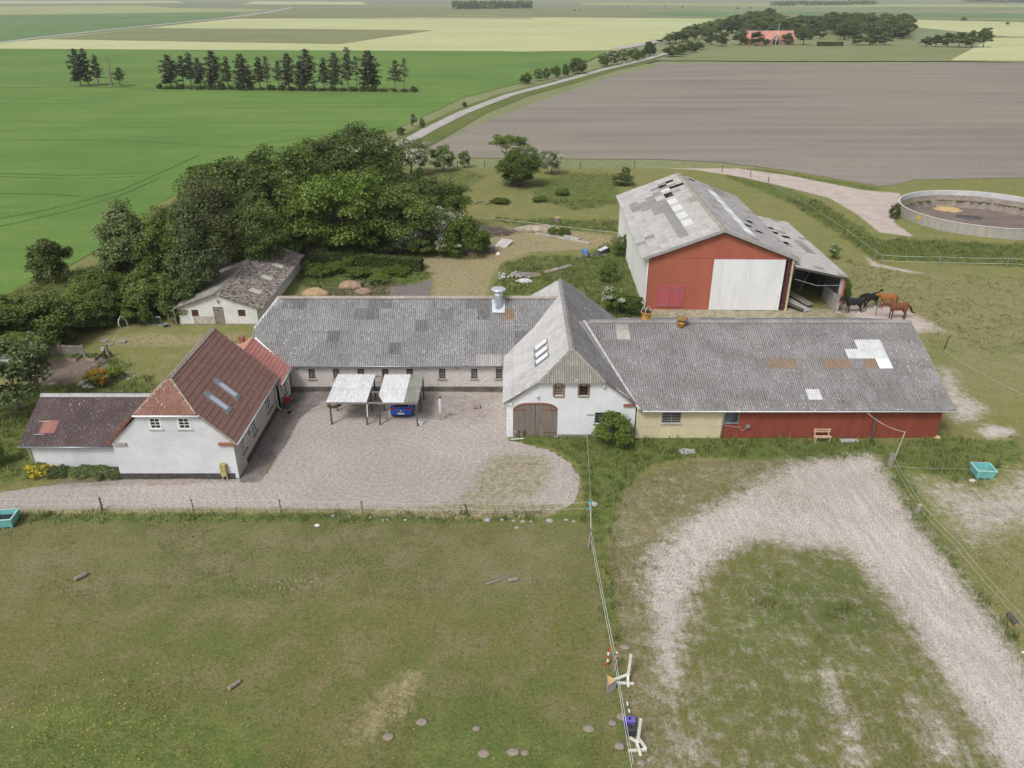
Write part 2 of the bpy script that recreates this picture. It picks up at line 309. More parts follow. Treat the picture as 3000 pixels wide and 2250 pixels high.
CROP = [(-560, 60)] + dp((-60, 668), (0, 646), (60, 614), (150, 574), (245, 520), (345, 440), (440, 385), (640, 335), (850, 282), (1000, 212), (1120, 180), (1230, 152), (1310, 112)) + [(-60, 424), (-700, 424), (-700, 60)]
PLOUGH_N = dp((925, 318), (1050, 262), (2800, 262), (2800, 384), (2212, 384), (1975, 388), (1930, 400), (1900, 402), (1700, 368), (1560, 351), (1420, 344), (1200, 343), (1000, 341), (940, 333))
GZ[inside(CROP, GX, GY) | inside(PLOUGH_N, GX, GY)] = -.04
GZ[GY > 125] = np.minimum(GZ[GY > 125], -.02)
def ground_mat(name='farm_ground', light=1.0):
    g = G(name); p = g.pos()
    nL, nM, nS, nX, nP = g.noise(p, .07, 4, .6), g.noise(p, .45, 5, .62), g.noise(p, 2.6, 5, .68), g.noise(p, 13, 3, .7), g.noise(g.vadd(p, (31, 7, 0)), 1.25, 8, .74)
    A, B = g.n('Attribute', attribute_name='zoneA'), g.n('Attribute', attribute_name='zoneB')
    sa = g.n('SeparateColor', {0: A.outputs['Color']}).outputs; sb = g.n('SeparateColor', {0: B.outputs['Color']}).outputs
    wts = dict(sand=sa[0], gravel=sa[1], dirt=sa[2], conc=A.outputs['Alpha'], dry=sb[0], lush=sb[1], bare=sb[2], soil=B.outputs['Alpha'])
    def w(ch, noise, k=1.3, soft=.12): return g.step(g.math('ADD', wts[ch], g.math('MULTIPLY', g.math('SUBTRACT', noise, .5), k)), .5 - soft, .5 + soft)
    # grazed turf: olive, greener and browner blotches, pale straw flecks
    c = g.mix(g.step(nL, .35, .65), (.155, .15, .05), (.118, .142, .042)); c = g.mix(g.step(nM, .42, .68), c, (.19, .165, .08)); c = g.mix(g.math('MULTIPLY', g.step(nS, .5, .66), .7), c, (.082, .12, .028))
    c = g.mix(g.math('MULTIPLY', g.step(nX, .56, .75), .35), c, (.25, .22, .12)); c = g.mix(g.math('MULTIPLY', g.step(g.noise(g.vadd(p, (9, 40, 0)), 1.5, 6, .7), .62, .72), .4), c, (.27, .23, .17))
    if light != 1: c = g.gain(g.mix(.3, c, (.20, .20, .075)), light)
    f = g.math('MULTIPLY', wts['bare'], g.step(g.math('ADD', nS, g.math('MULTIPLY', nM, .5)), .5, .95, .25, 1.0)); c = g.mix(f, c, g.gain((.245, .21, .122), light ** .8))
    lush = g.mix(g.step(nP, .38, .64), (.09, .135, .032), (.165, .185, .055)); c = g.mix(w('lush', nM, 1.1, .3), c, lush)
    dry = g.mix(g.step(nS, .35, .65), (.36, .30, .185), (.25, .225, .11)); c = g.mix(w('dry', nP, 1.3, .26), c, dry)
    so = g.mix(g.step(nS, .35, .65), (.225, .18, .145), (.15, .12, .092)); c = g.mix(w('soil', nP, 1.2, .22), c, so)
    # raked sand of the arena, streaked along the riding line
    sp = g.noise(g.map(p, (1.1, .16, 1), (0, 0, R(24))), 2.4, 5, .7)
    wav = g.n('TexWave', {'Vector': g.map(p, (1, 1, 1), (0, 0, R(26))), 'Scale': 1.6, 'Distortion': 5.0, 'Detail': 3, 'Detail Scale': .35}, bands_direction='X').outputs['Fac']
    sd = g.mix(g.step(g.math('ADD', g.math('MULTIPLY', sp, .6), g.math('MULTIPLY', nL, .4)), .35, .62), (.57, .515, .48), (.415, .365, .325)); sd = g.gain(sd, g.math('MULTIPLY_ADD', wav, .07, .96)); sd = g.gain(sd, g.step(nX, .3, .75, 1.06, .9))
    c = g.mix(w('sand', g.math('ADD', g.math('MULTIPLY', nP, .5), g.math('MULTIPLY', g.math('ADD', sp, nS), .3)), 1.9, .26), c, sd)
    # pea gravel
    vo = g.n('TexVoronoi', {'Vector': p, 'Scale': 19.0}); gr = g.mix(g.n('SeparateColor', {0: vo.outputs['Color']}).outputs[0], (.30, .265, .24), (.50, .447, .408))
    ring = g.n('TexWave', {'Vector': g.map(p, (1, 1, 1), (0, 0, 0), (9, -47.5, 0)), 'Scale': .55, 'Distortion': 9.0, 'Detail': 4, 'Detail Scale': .22}, wave_type='RINGS', rings_direction='Z').outputs['Fac']
    gr = g.gain(gr, g.math('MULTIPLY_ADD', ring, .07, .95)); gr = g.gain(gr, g.step(nL, .3, .7, .88, 1.08)); gr = g.mix(g.math('MULTIPLY', g.step(nM, .55, .75), .3), gr, (.30, .25, .215))
    c = g.mix(w('gravel', nP, .5, .1), c, gr); c = g.mix(g.math('MULTIPLY', w('dry', nP, 1.3, .25), g.math('MULTIPLY', wts['gravel'], .75)), c, g.mix(g.step(nS, .4, .6), dry, (.16, .165, .06)))
    c = g.mix(g.math('MULTIPLY', w('soil', nP, 1.2, .25), g.math('MULTIPLY', wts['gravel'], .7)), c, so)
    dt = g.mix(g.step(nM, .3, .7), (.52, .445, .40), (.42, .355, .31)); dt = g.gain(dt, g.step(nX, .3, .7, .92, 1.06)); c = g.mix(w('dirt', nP, .9, .2), c, dt)
    cc = g.mix(g.step(nS, .3, .7), (.25, .22, .205), (.18, .155, .145)); cc = g.gain(cc, g.step(nM, .3, .7, .75, 1.1)); c = g.mix(w('conc', nS, .35, .12), c, cc)
    c = g.gain(c, g.step(g.noise(p, 6.5, 4, .75), .3, .7, .76, 1.24)); c = g.gain(c, g.step(g.noise(p, 30, 2, .7), .3, .7, .72, 1.28))
    h = g.math('ADD', g.math('MULTIPLY', nX, .6), g.math('MULTIPLY', nS, .9))
    return g.bsdf(c, .95, g.bump(h, .55, .08), 0, .12)
M_GROUND = ground_mat(); M_PASTURE = ground_mat('pasture_ground', 1.22)
nx, ny = gx.size, gy.size
ci = (np.arange(ny - 1)[:, None] * nx + np.arange(nx - 1)[None, :]).ravel()
quads = np.stack([ci, ci + 1, ci + nx + 1, ci + nx], 1)
cxm, cym = GX[quads].mean(1), GY[quads].mean(1)
zone = np.zeros(len(quads), int)
TC, TR_ = Vector((70.2, 115.2, 0)), 11.63
zone[np.hypot(cxm - TC.x, cym - TC.y) < TR_ - .4] = -1
fw = WT[:, quads].mean(2)
tank_hole = zone == -1
zone[inside(PADDOCK, cxm, cym)] = 1; zone[inside(ARENA, cxm, cym)] = 2
zone[fw[2] > .5] = 3; zone[fw[1] > .5] = 4; zone[(fw[3] > .5) & (cym < 60)] = 5; zone[(fw[4] > .45) & inside(PATH, cxm, cym)] = 6
zone[tank_hole] = -1
for zi, nm in enumerate(('meadow_ground', 'paddock_ground', 'arena_ground', 'dirt_track', 'gravel_yard', 'concrete_pavement', 'mown_path')):
    q = quads[zone == zi]; used, inv = np.unique(q.ravel(), return_inverse=True)
    me = bpy.data.meshes.new(nm); me.from_pydata(np.stack([GX[used], GY[used], GZ[used]], 1).tolist(), [], inv.reshape(-1, 4).tolist())
    for an, a in (('zoneA', 0), ('zoneB', 4)):
        at = me.attributes.new(an, 'FLOAT_COLOR', 'POINT'); at.data.foreach_set('color', WT[a:a + 4, used].T.astype(np.float32).ravel())
    me.polygons.foreach_set('use_smooth', [True] * len(q)); me.materials.append(M_PASTURE if zi in (0, 3, 6) else M_GROUND); me.update()
    tag(link(nm, me), kind='structure')

# ---- the wide land around: fields as sheets laid one above the other
def field_mat(name, c1, c2, c3=None, sx=.02, sy=.35, rot=0, fine=1.5, big=.006, bump=.3, furrow=0):
    g = G(name); p = g.pos(); a = g.noise(g.map(p, (sx, sy, 1), (0, 0, rot)), 1, 5, .6); b = g.noise(p, big, 4, .6); f = g.noise(p, fine, 4, .7)
    c = g.mix(g.step(a, .3, .7), c1, c2); c = g.mix(g.math('MULTIPLY', g.step(b, .42, .66), .75), c, c3 or c2); c = g.gain(c, g.step(f, .25, .75, .84, 1.16))
    if furrow: c = g.gain(c, g.math('MULTIPLY_ADD', g.noise(g.map(p, (.004, 2.2, 1), (0, 0, rot)), 1, 2, .6), furrow, 1 - furrow / 2))
    return g.bsdf(c, .95, g.bump(f, bump, .1), 0, .1)
def sheet(name, pts, z, mat):
    mb = MB(); mb.poly([(p[0], p[1], z) for p in pts]); return tag(mb.build(name, mat), kind='structure')
def zl(*pts): return [tuple(P(x * .678, y * .678).xy) for x, y in pts]                   # read off the upper-left quarter
def zr(*pts): return [tuple(P(1500 + x * .678, y * .678).xy) for x, y in pts]            # upper-right quarter
M_far = field_mat('far_land', (.20, .235, .115), (.26, .26, .15), (.15, .2, .10), .0009, .006, .02, .05, .0012, 0)
M_crop = field_mat('green_crop', (.118, .205, .047), (.152, .24, .062), (.10, .182, .045), .03, .22, .02, 2.2, .02, .5, .12)
M_plough = field_mat('bare_field', (.275, .245, .212), (.20, .178, .155), (.26, .24, .175), .012, .10, -.05, 1.4, .010, .35, .4)
M_barley = field_mat('yellow_crop', (.46, .47, .24), (.40, .43, .21), (.50, .50, .29), .004, .05, 0, .3, .006, 0)
M_mead = field_mat('rough_meadow', (.20, .225, .105), (.235, .24, .125), (.17, .205, .085), .01, .06, 0, .6, .01, 0)
M_fgreen = field_mat('far_green', (.13, .225, .085), (.155, .24, .10), (.12, .19, .075), .002, .02, 0, .2, .004, 0)
M_fpale = field_mat('far_pale', (.33, .36, .16), (.28, .32, .15), (.37, .38, .19), .002, .02, 0, .2, .003, 0)
M_asph = plain('grey_road', (.40, .375, .35), .9, .12, .3, 12)
def ringsheet(name, x0, x1, y0, y1, z, mat, hx0=X0 + .5, hx1=X1 - .5, hy0=Y0 + .5, hy1=Y1 - .5):     # sheet with the farm patch left out
    mb = MB()
    for a, b, c, d in ((x0, hx0, y0, y1), (hx1, x1, y0, y1), (hx0, hx1, y0, hy0), (hx0, hx1, hy1, y1)): mb.quad((a, c, z), (b, c, z), (b, d, z), (a, d, z))
    return tag(mb.build(name, mat), kind='structure')
ringsheet('ground', -9000, 9000, -300, 16000, -.35, M_far)
ringsheet('wide_meadow', -700, 700, -60, 400, -.06, M_mead)
sheet('yellow_field', [(-700, 425)] + zl((-300, 213), (1000, 218), (2212, 222)) + zr((460, 215), (660, 165), (880, 80), (0, 72)) + zl((1010, 80), (640, 119), (160, 170), (-300, 200)), -.2, M_barley)
sheet('rough_field', zl((200, 168), (640, 120), (1250, 124), (1850, 130), (1440, 188), (900, 180)), -.12, M_mead)
sheet('distant_green_field', zl((-900, 235), (0, 180), (430, 130), (870, 86), (1020, 64), (1050, 52), (0, 66), (-900, 80)), -.2, M_fgreen)
sheet('distant_pale_field', zl((-600, 70), (1050, 50), (1200, 40), (750, 34), (600, 22), (0, 26), (-600, 40)), -.2, M_fpale)
sheet('distant_pale_strip', zl((-400, 18), (800, 12), (760, 4), (-400, 6)), -.2, M_barley)
sheet('distant_brown_strip', zl((1080, 72), (2212, 76), (2900, 70), (2900, 40), (1260, 34)), -.18, M_mead)
sheet('distant_yellow_strip', zl((1040, 18), (1590, 20), (1560, 8), (1100, 5)), -.2, M_barley)
sheet('distant_meadow', zr((560, 62), (1000, 76), (1000, 52), (700, 44)), -.16, M_fgreen)
sheet('far_meadow', zr((640, 262), (700, 222), (820, 190), (1750, 190), (1790, 200), (2090, 200), (1880, 262)), -.1, M_mead)
sheet('wood_floor', zr((660, 190), (900, 80), (1100, 60), (1700, 90), (1760, 190), (820, 192)), -.12, M_mead)
sheet('yellow_field_right', zr((1885, 264), (2080, 163), (2700, 158), (2700, 275)), -.08, M_barley)
sheet('pale_field_right', zr((1700, 84), (1860, 88), (2700, 104), (2700, 158), (2150, 158), (1725, 116)), -.16, M_barley)
sheet('distant_green_right', zr((1000, 46), (2600, 62), (2600, 84), (1600, 70), (1000, 58)), -.18, M_fgreen)
sheet('distant_pale_right', zr((300, 12), (2600, 20), (2600, 34), (1500, 30), (300, 22)), -.2, M_fpale)
CROP = [(-560, 60)] + dp((-60, 668), (0, 646), (60, 614), (150, 574), (245, 520), (345, 440), (440, 385), (640, 335), (850, 282), (1000, 212), (1120, 180), (1230, 152), (1310, 112)) + zl((1800, 221), (1000, 217), (0, 211)) + [(-700, 424), (-700, 60)]
sheet('green_field', CROP, .02, M_crop)
PLOUGH = dp((925, 318), (1050, 262), (1200, 205), (1330, 164), (1445, 137), (1700, 137), (2212, 135), (2800, 138)) + [(420, 180)] + dp((2800, 384), (2212, 384), (1975, 388), (1930, 400), (1900, 402), (1700, 368), (1560, 351), (1420, 344), (1200, 343), (1000, 341), (940, 333))
sheet('bare_field', PLOUGH, .02, M_plough)
def strip(name, pts, width, z, mat):
    mb = MB(); pts = [Vector(p) for p in pts]; L, Rr = [], []
    for i, p in enumerate(pts):
        t = (pts[min(i + 1, len(pts) - 1)] - pts[max(i - 1, 0)]).normalized(); n = Vector((-t.y, t.x)); wd = width[i] if isinstance(width, list) else width
        L.append((*(p + n * wd / 2), z)); Rr.append((*(p - n * wd / 2), z))
    for i in range(len(pts) - 1): mb.quad(Rr[i], Rr[i + 1], L[i + 1], L[i])
    return tag(mb.build(name, mat), kind='structure')
ROADL = dp((790, 345), (868, 312), (925, 280), (1000, 243), (1100, 205), (1200, 179), (1300, 151), (1400, 127), (1440, 115))
M_verge = field_mat('verge_grass', (.115, .15, .04), (.16, .165, .065), (.085, .13, .03), .3, .3, 0, 1.2, .05, .5)
strip('road_verge', dp((880, 312), (935, 283), (1010, 243), (1110, 205), (1210, 179), (1310, 150), (1410, 128)), 11, .03, M_verge)
strip('country_road', ROADL, [3.4, 3.4, 3.4, 3.4, 3.4, 3.4, 3.6, 4, 4], .045, M_asph)
strip('farm_lane', zr((450, 210), (560, 192), (640, 172), (660, 178)), 9, -.02, M_asph)
M_tram = field_mat('tram', (.045, .12, .022), (.06, .14, .03), None, .1, .1)
for k, pp in enumerate([dp((0, 223), (400, 226), (980, 222)), dp((0, 230), (400, 233), (960, 229)), dp((0, 262), (300, 265), (860, 262)), dp((0, 300), (300, 306), (520, 318), (640, 300), (840, 272)), dp((-10, 374), (150, 380), (300, 374), (352, 368)), dp((-10, 381), (150, 387), (290, 382)),
    dp((-20, 476), (60, 462), (160, 440), (260, 412), (350, 372), (430, 335)), dp((-20, 494), (70, 474), (170, 450), (262, 422), (345, 385)), dp((-20, 418), (110, 420), (170, 424)), dp((980, 205), (1060, 186), (1140, 172)), dp((990, 211), (1075, 190), (1150, 174))]):
    strip('crop_tramline', pp, .5, .03, M_tram)
strip('distant_road', zl((-300, 225), (0, 184), (150, 164), (430, 132), (870, 88), (1020, 72), (1150, 54), (1235, 37), (1262, 31)), [7, 7, 7, 8, 10, 11, 12, 14, 14], -.05, M_asph)
strip('distant_lane', zl((1900, 64), (2180, 70)), 12, -.1, M_barley)
strip('field_ditch', zl((-300, 212), (0, 211), (1000, 217), (1850, 221), (2180, 221)), 3.0, .035, M_verge)
strip('field_margin', zl((-300, 375), (0, 379), (400, 376), (900, 388), (1800, 400)), 2.6, .035, M_verge)
M_reed = field_mat('dry_reeds', (.28, .26, .14), (.2, .2, .1), None, .1, .1)
strip('reed_margin', zl((1440, 188), (1600, 165), (1850, 130)), 9, -.04, M_reed)
strip('plough_margin', zr((640, 258), (1100, 262), (1860, 262), (2300, 266)), 7, .035, M_reed)
for k, (a, b) in enumerate([((0, 76), (2300, 80)), ((1050, 34), (2900, 38)), ((0, 26), (1600, 24))]):
    strip('distant_hedgerow', zl(a, b), 10, -.03, M_verge)
for k, (a, b) in enumerate([((1000, 56), (2600, 62)), ((1700, 78), (2700, 104)), ((600, 20), (2700, 36))]):
    strip('distant_hedgerow', zr(a, b), 9, -.03, M_verge)
# ------------------------------------------------------------------ building materials
def eternit(name, c1, c2, white=.0, black=.0, moss=None, moss_amt=0, big=None, tint=.09, dirt=.34, stain=None, stain_amt=0):
    """weathered fibre-cement: per-sheet tone, streaks, pale lichen specks, black moss plugs in the troughs."""
    g = G(name); o = g.vadd(g.obj(), g.n('VectorMath', {0: g.n('ObjectInfo').outputs['Location'], 1: (3.1, 5.7, 2.3)}, operation='MULTIPLY').outputs[0]); p = g.pos(); r = g.rnd()
    c = g.mix(g.step(g.noise(p, .5, 5, .65), .3, .7), c1, c2); c = g.gain(c, g.n('MapRange', {0: r, 1: 0.0, 2: 1.0, 3: 1 - tint, 4: 1 + tint}).outputs[0])
    c = g.gain(c, g.step(g.noise(g.map(o, (9, 1.2, 9)), 1, 5, .7), .25, .75, .82, 1.18))
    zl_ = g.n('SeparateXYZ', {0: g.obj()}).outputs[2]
    if dirt: c = g.gain(c, g.step(g.math('ADD', zl_, g.math('MULTIPLY', g.math('SUBTRACT', g.noise(g.map(o, (3, 1.5, 3)), 1, 3), .5), .03)), -.03, .022, 1 - dirt, 1 + dirt * .25))  # troughs darker, crests paler by local height: dirt plus painted-in wave shading
    if stain: c = g.mix(g.math('MULTIPLY', g.step(g.noise(p, .8, 5, .6), .55, .75), stain_amt), c, stain)
    if moss: c = g.mix(g.math('MULTIPLY', g.step(g.noise(g.vadd(p, (5, 3, 1)), 2.6, 8, .8), .44, .56), moss_amt), c, moss)
    patch = g.step(g.noise(g.vadd(p, (77, 3, 9)), .35, 3), .35, .65, .25, 1.0)
    if white: c = g.mix(g.math('MULTIPLY', g.step(g.noise(g.map(o, (13, 6, 5)), 1, 2, .55), .66 - white * .04, .70 - white * .04), patch), c, (.68, .67, .66))
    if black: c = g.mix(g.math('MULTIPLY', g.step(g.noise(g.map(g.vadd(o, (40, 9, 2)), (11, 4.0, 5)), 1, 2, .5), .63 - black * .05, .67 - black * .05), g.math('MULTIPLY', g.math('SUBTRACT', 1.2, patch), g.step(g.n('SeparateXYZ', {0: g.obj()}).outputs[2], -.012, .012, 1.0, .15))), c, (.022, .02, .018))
    return g.bsdf(c, .92, g.bump(g.noise(o, 25, 3), .25, .01), 0, .15)
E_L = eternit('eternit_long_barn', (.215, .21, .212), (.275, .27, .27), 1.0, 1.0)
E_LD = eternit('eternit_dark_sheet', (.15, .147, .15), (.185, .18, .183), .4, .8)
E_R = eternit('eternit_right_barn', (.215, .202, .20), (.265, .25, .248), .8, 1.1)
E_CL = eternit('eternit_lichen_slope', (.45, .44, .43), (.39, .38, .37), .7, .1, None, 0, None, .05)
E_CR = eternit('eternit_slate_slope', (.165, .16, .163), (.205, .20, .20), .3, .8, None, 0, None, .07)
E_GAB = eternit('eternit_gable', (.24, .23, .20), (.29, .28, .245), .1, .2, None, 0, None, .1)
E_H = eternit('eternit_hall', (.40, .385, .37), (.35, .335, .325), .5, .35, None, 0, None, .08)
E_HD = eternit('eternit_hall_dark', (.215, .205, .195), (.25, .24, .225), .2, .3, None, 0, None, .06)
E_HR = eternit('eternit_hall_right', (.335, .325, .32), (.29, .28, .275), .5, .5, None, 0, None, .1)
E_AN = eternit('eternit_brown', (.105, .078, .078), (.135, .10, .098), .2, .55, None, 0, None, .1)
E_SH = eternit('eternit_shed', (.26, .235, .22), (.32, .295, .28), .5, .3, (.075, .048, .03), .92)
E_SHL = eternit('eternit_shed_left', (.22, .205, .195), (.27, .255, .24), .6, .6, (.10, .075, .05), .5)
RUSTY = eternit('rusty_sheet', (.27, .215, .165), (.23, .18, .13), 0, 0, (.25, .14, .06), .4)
CLEAR1 = plain('clear_sheet_pale', (.57, .58, .58), .45, .12, 2, 30, .1)
CLEAR2 = plain('clear_sheet_white', (.78, .79, .81), .4, .06, 2, 30, .1)
CLEAR3 = plain('clear_sheet_aged', (.43, .42, .38), .55, .15, 2, 30, .1)
WHITEP = plain('white_corrugated', (.76, .77, .77), .55, .08, 1.5, 20, .1, dirt=(.3, .29, .27), dirt_amt=.25)
GREYP = plain('mossy_corrugated', (.30, .30, .265), .7, .2, 1.5, 20, .1)
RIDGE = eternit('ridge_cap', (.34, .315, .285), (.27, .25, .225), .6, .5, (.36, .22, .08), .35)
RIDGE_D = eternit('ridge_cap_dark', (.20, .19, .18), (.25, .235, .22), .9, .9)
RIDGE_W = plain('ridge_cap_pale', (.37, .365, .36), .8, .15, 2)
def limewash(name, base=(.76, .755, .75), grey=.25, brick=.0, brickc=(.36, .17, .12), stain=(.42, .36, .30), stain_amt=.35, vert=True):
    """limewashed brick: courses just showing, worn spots where the brick comes through, damp staining."""
    g = G(name); p = g.pos(); n1, n2 = g.noise(p, .7, 6, .65), g.noise(p, 4, 5, .7)
    c = g.gain(base, g.step(n1, .3, .7, 1 - grey * .5, 1.05))
    sx = g.n('SeparateXYZ', {0: p}).outputs; q = g.n('CombineXYZ', {0: g.math('ADD', sx[0], sx[1]), 1: sx[2], 2: 0.0}).outputs[0]
    br = g.n('TexBrick', {'Vector': q, 'Scale': 1.0, 'Mortar Size': .008, 'Brick Width': .24, 'Row Height': .075, 'Color1': (1, 1, 1, 1), 'Color2': (.92, .92, .92, 1), 'Mortar': (.86, .86, .86, 1)})
    c = g.n('VectorMath', {0: c, 1: br.outputs[0]}, operation='MULTIPLY').outputs[0]
    c = g.mix(g.math('MULTIPLY', g.step(g.noise(g.vadd(p, (3, 8, 1)), .9, 6, .7), .52, .72), stain_amt), c, stain)
    if brick:
        low = g.step(sx[2], .3, 2.4, 1.0, .55)
        m = g.step(g.math('ADD', g.noise(g.map(q, (4.2, 12, 1)), 1, 1), g.math('MULTIPLY', g.math('SUBTRACT', n1, .5), .55)), .72 - brick * .08, .75 - brick * .08)
        c = g.mix(g.math('MULTIPLY', m, low), c, g.mix(n2, brickc, (.20, .15, .13)))
    return g.bsdf(c, .9, g.bump(g.math('MULTIPLY_ADD', br.outputs['Fac'], -.5, n2), .25, .02), 0, .2)
W_HOUSE = limewash('limewash_house', (.68, .69, .72), .22, 0, stain=(.55, .55, .54), stain_amt=.35)
W_HSIDE = limewash('limewash_house_side', (.50, .475, .44), .35, .55, (.34, .20, .15), (.36, .33, .23), .45)
W_BARN = limewash('limewash_barn', (.60, .555, .525), .3, .75, (.33, .17, .12), (.36, .31, .27), .35)
W_CENT = limewash('limewash_centre', (.75, .765, .79), .12, .06, (.40, .2, .14), (.68, .66, .63), .3)
W_SHED = limewash('limewash_shed', (.74, .735, .71), .25, .25, (.40, .32, .24), (.40, .36, .28), .55)
TAR = plain('tarred_plinth', (.06, .058, .062), .8, .35, 3, 20, .3, dirt=(.22, .21, .19), dirt_amt=.35)
OLDCON = plain('old_concrete', (.24, .225, .195), .95, .3, 1.5, 20, .3, dirt=(.13, .12, .08), dirt_amt=.6)
BRICK_RED = plain('red_brick_trim', (.30, .125, .085), .9, .35, 9, 40, .3, dirt=(.5, .45, .4), dirt_amt=.4)
SILL = plain('sandstone_sill', (.27, .215, .155), .9, .25, 4, 30, .2)
WHITE = plain('white_paint', (.80, .80, .80), .5, .05, 2, 20, .03)
GUTTER = plain('pale_gutter', (.62, .63, .64), .4, .1, 2, 20, .0)
ZINC = plain('zinc_grey', (.34, .36, .385), .38, .15, 3, 25, .05, metal=.6)
GALV = plain('galvanised', (.62, .66, .70), .34, .1, 3, 25, .04, metal=.45)
IRONBAR = plain('old_iron', (.40, .37, .34), .7, .2, 6, 40, .1)
RUST = plain('rust', (.21, .085, .05), .9, .35, 5, 40, .3)
VENT_O = plain('orange_vent', (.46, .24, .055), .75, .3, 3, 30, .2, dirt=(.17, .085, .04), dirt_amt=.7)
PANE = glass_mat('window_pane'); PANE_L = glass_mat('window_pane_sky', (.06, .068, .08), .05)
VOID = plain('barn_dark', (.018, .016, .015), 1, .2, 2, 10, 0)
WOOD_G = plain('grey_planks', (.215, .18, .155), .9, .25, 1.5, 20, .3, stretch=(14, 14, .7), dirt=(.11, .08, .065), dirt_amt=.5)
WOOD_W = plain('weathered_wood', (.25, .225, .195), .92, .3, 3, 30, .3, stretch=(4, 4, 1))
WOOD_D = plain('dark_timber', (.095, .083, .07), .9, .3, 3, 30, .3, stretch=(4, 4, 1))
WOOD_N = plain('fresh_pine', (.52, .36, .25), .8, .15, 4, 30, .15)
RED_ST = plain('red_steel', (.40, .125, .08), .6, .08, .6, 12, .05, stretch=(1, 1, .3))
RED_BW = plain('faded_red_boards', (.235, .06, .038), .75, .14, .5, 10, .1, stretch=(3, 3, .3), dirt=(.20, .05, .035), dirt_amt=.6)
RED_DR = plain('pinkish_red_door', (.42, .10, .115), .7, .15, 1.2, 14, .1, stretch=(3, 3, .4))
YEL_ST = plain('cream_steel', (.60, .535, .36), .6, .07, .8, 12, .05, stretch=(1, 1, .3))
WHT_ST = plain('white_steel', (.77, .775, .78), .5, .05, .8, 12, .03, stretch=(1.5, 1.5, .25), dirt=(.60, .57, .54), dirt_amt=.35)
WALL_ST = plain('ivory_hall_wall', (.80, .795, .775), .7, .06, .7, 8, .1, stretch=(3, 3, .3), dirt=(.36, .37, .33), dirt_amt=.5)
CONCW = plain('pale_concrete', (.40, .385, .36), .9, .2, 1, 12, .2, dirt=(.2, .19, .17), dirt_amt=.5)

# ------------------------------------------------------------------ building helpers
def sheet_mesh(wd, ln, waves=6, amp=.04, seg=4, t=.014):
    """one corrugated sheet: local x across, y up the slope, its foot a little proud of the sheet below."""
    n = waves * seg; v, f = [], []
    for i in range(n + 1):
        x = (wd + .02) * i / n; z = amp * math.sin(2 * math.pi * i / seg + .3)
        v += [(x, -.05, z + t), (x, ln + .02, z - .004)]
    f = [[2 * i, 2 * i + 2, 2 * i + 3, 2 * i + 1] for i in range(n)]
    me = bpy.data.meshes.new('roof_sheet'); me.from_pydata(v, [], f); me.polygons.foreach_set('use_smooth', [True] * len(f)); me.update(); return me
def tile_mesh(wd, ln, rolls=4, t=.03):
    """a strip of interlocking roof tiles with a stepped foot."""
    v, f = [], []; n = rolls * 4
    for i in range(n + 1):
        x = wd * i / n; z = .022 * (math.sin(2 * math.pi * i / 4) * .5 + .5)
        v += [(x, -.02, -.03), (x, -.02, z + t), (x, ln + .02, z)]
    for i in range(n): a = 3 * i; f += [[a, a + 3, a + 4, a + 1], [a + 1, a + 4, a + 5, a + 2]]
    me = bpy.data.meshes.new('tile_strip'); me.from_pydata(v, [], f); me.update(); return me
_sheets = {}
def lay(parent, origin, u, s, cols, rows, wd, ln, matf, kind='sheet', name='roof_sheet', clips=(), stagger=0.0, waves=6, jig=.6):
    """lay sheets on a slope. origin = eave corner, u along the eave, s up the slope. matf(c, r) -> material or None. clips: (a,b,c) keep a*x+b*y<=c in slope metres."""
    origin, u, s = Vector(origin), Vector(u).normalized(), Vector(s).normalized(); n = u.cross(s).normalized()
    if n.z < 0: n = -n
    rot = Matrix((u, s, n)).transposed() if u.cross(s).dot(n) > 0 else Matrix((-u, s, n)).transposed()
    mir = u.cross(s).dot(n) < 0
    pw = wm(parent).inverted()
    for r_ in range(rows):
        for c_ in range(cols):
            m = matf(c_, r_)
            if m is None: continue
            x, y = c_ * wd - (stagger * wd if r_ % 2 else 0), r_ * ln
            cor = [(x, y - .05), (x + wd, y - .05), (x + wd, y + ln), (x, y + ln)]
            st = [[a * q[0] + b * q[1] - c <= .02 for q in cor] for a, b, c in clips]
            if any(not any(k) for k in st): continue
            cut = [cl for cl, k in zip(clips, st) if not all(k)]
            key = (kind, round(wd, 3), round(ln, 3), waves, m.name)
            if key not in _sheets:
                me = (sheet_mesh(wd, ln, waves) if kind == 'sheet' else tile_mesh(wd, ln, waves)); me.materials.append(m); _sheets[key] = me
            me = _sheets[key]
            ox = x + wd if mir else x
            if cut:
                bm = bmesh.new(); bm.from_mesh(me)
                for a, b, c in cut:
                    # slope coords -> local
                    la, lb, lc = (-a if mir else a), b, c - a * ox - b * y
                    L = math.hypot(la, lb); bmesh.ops.bisect_plane(bm, geom=bm.verts[:] + bm.edges[:] + bm.faces[:], plane_co=(la * lc / L / L, lb * lc / L / L, 0), plane_no=(la, lb, 0), clear_outer=True)
                me = me.copy(); bm.to_mesh(me); bm.free()
                if not me.polygons: continue
            o = bpy.data.objects.new(name, me); COL.objects.link(o); o.parent = parent
            jr = random.gauss(0, .0025 * jig)
            o.matrix_local = pw @ Matrix.Translation(origin + u * ox + s * y + n * (.03 + random.uniform(0, .008) * jig)) @ (rot @ Matrix.Rotation(jr, 3, 'Z')).to_4x4()
def slab(mb, pts, t=.06):                          # thin solid under a roof covering
    pts = [Vector(p) for p in pts]; n = (pts[1] - pts[0]).cross(pts[2] - pts[0]).normalized()
    if n.z < 0: n = -n
    low = [p - n * t for p in pts]; k = len(pts); mb.poly(pts); mb.poly(low[::-1])
    for i in range(k): mb.quad(low[i], low[(i + 1) % k], pts[(i + 1) % k], pts[i])
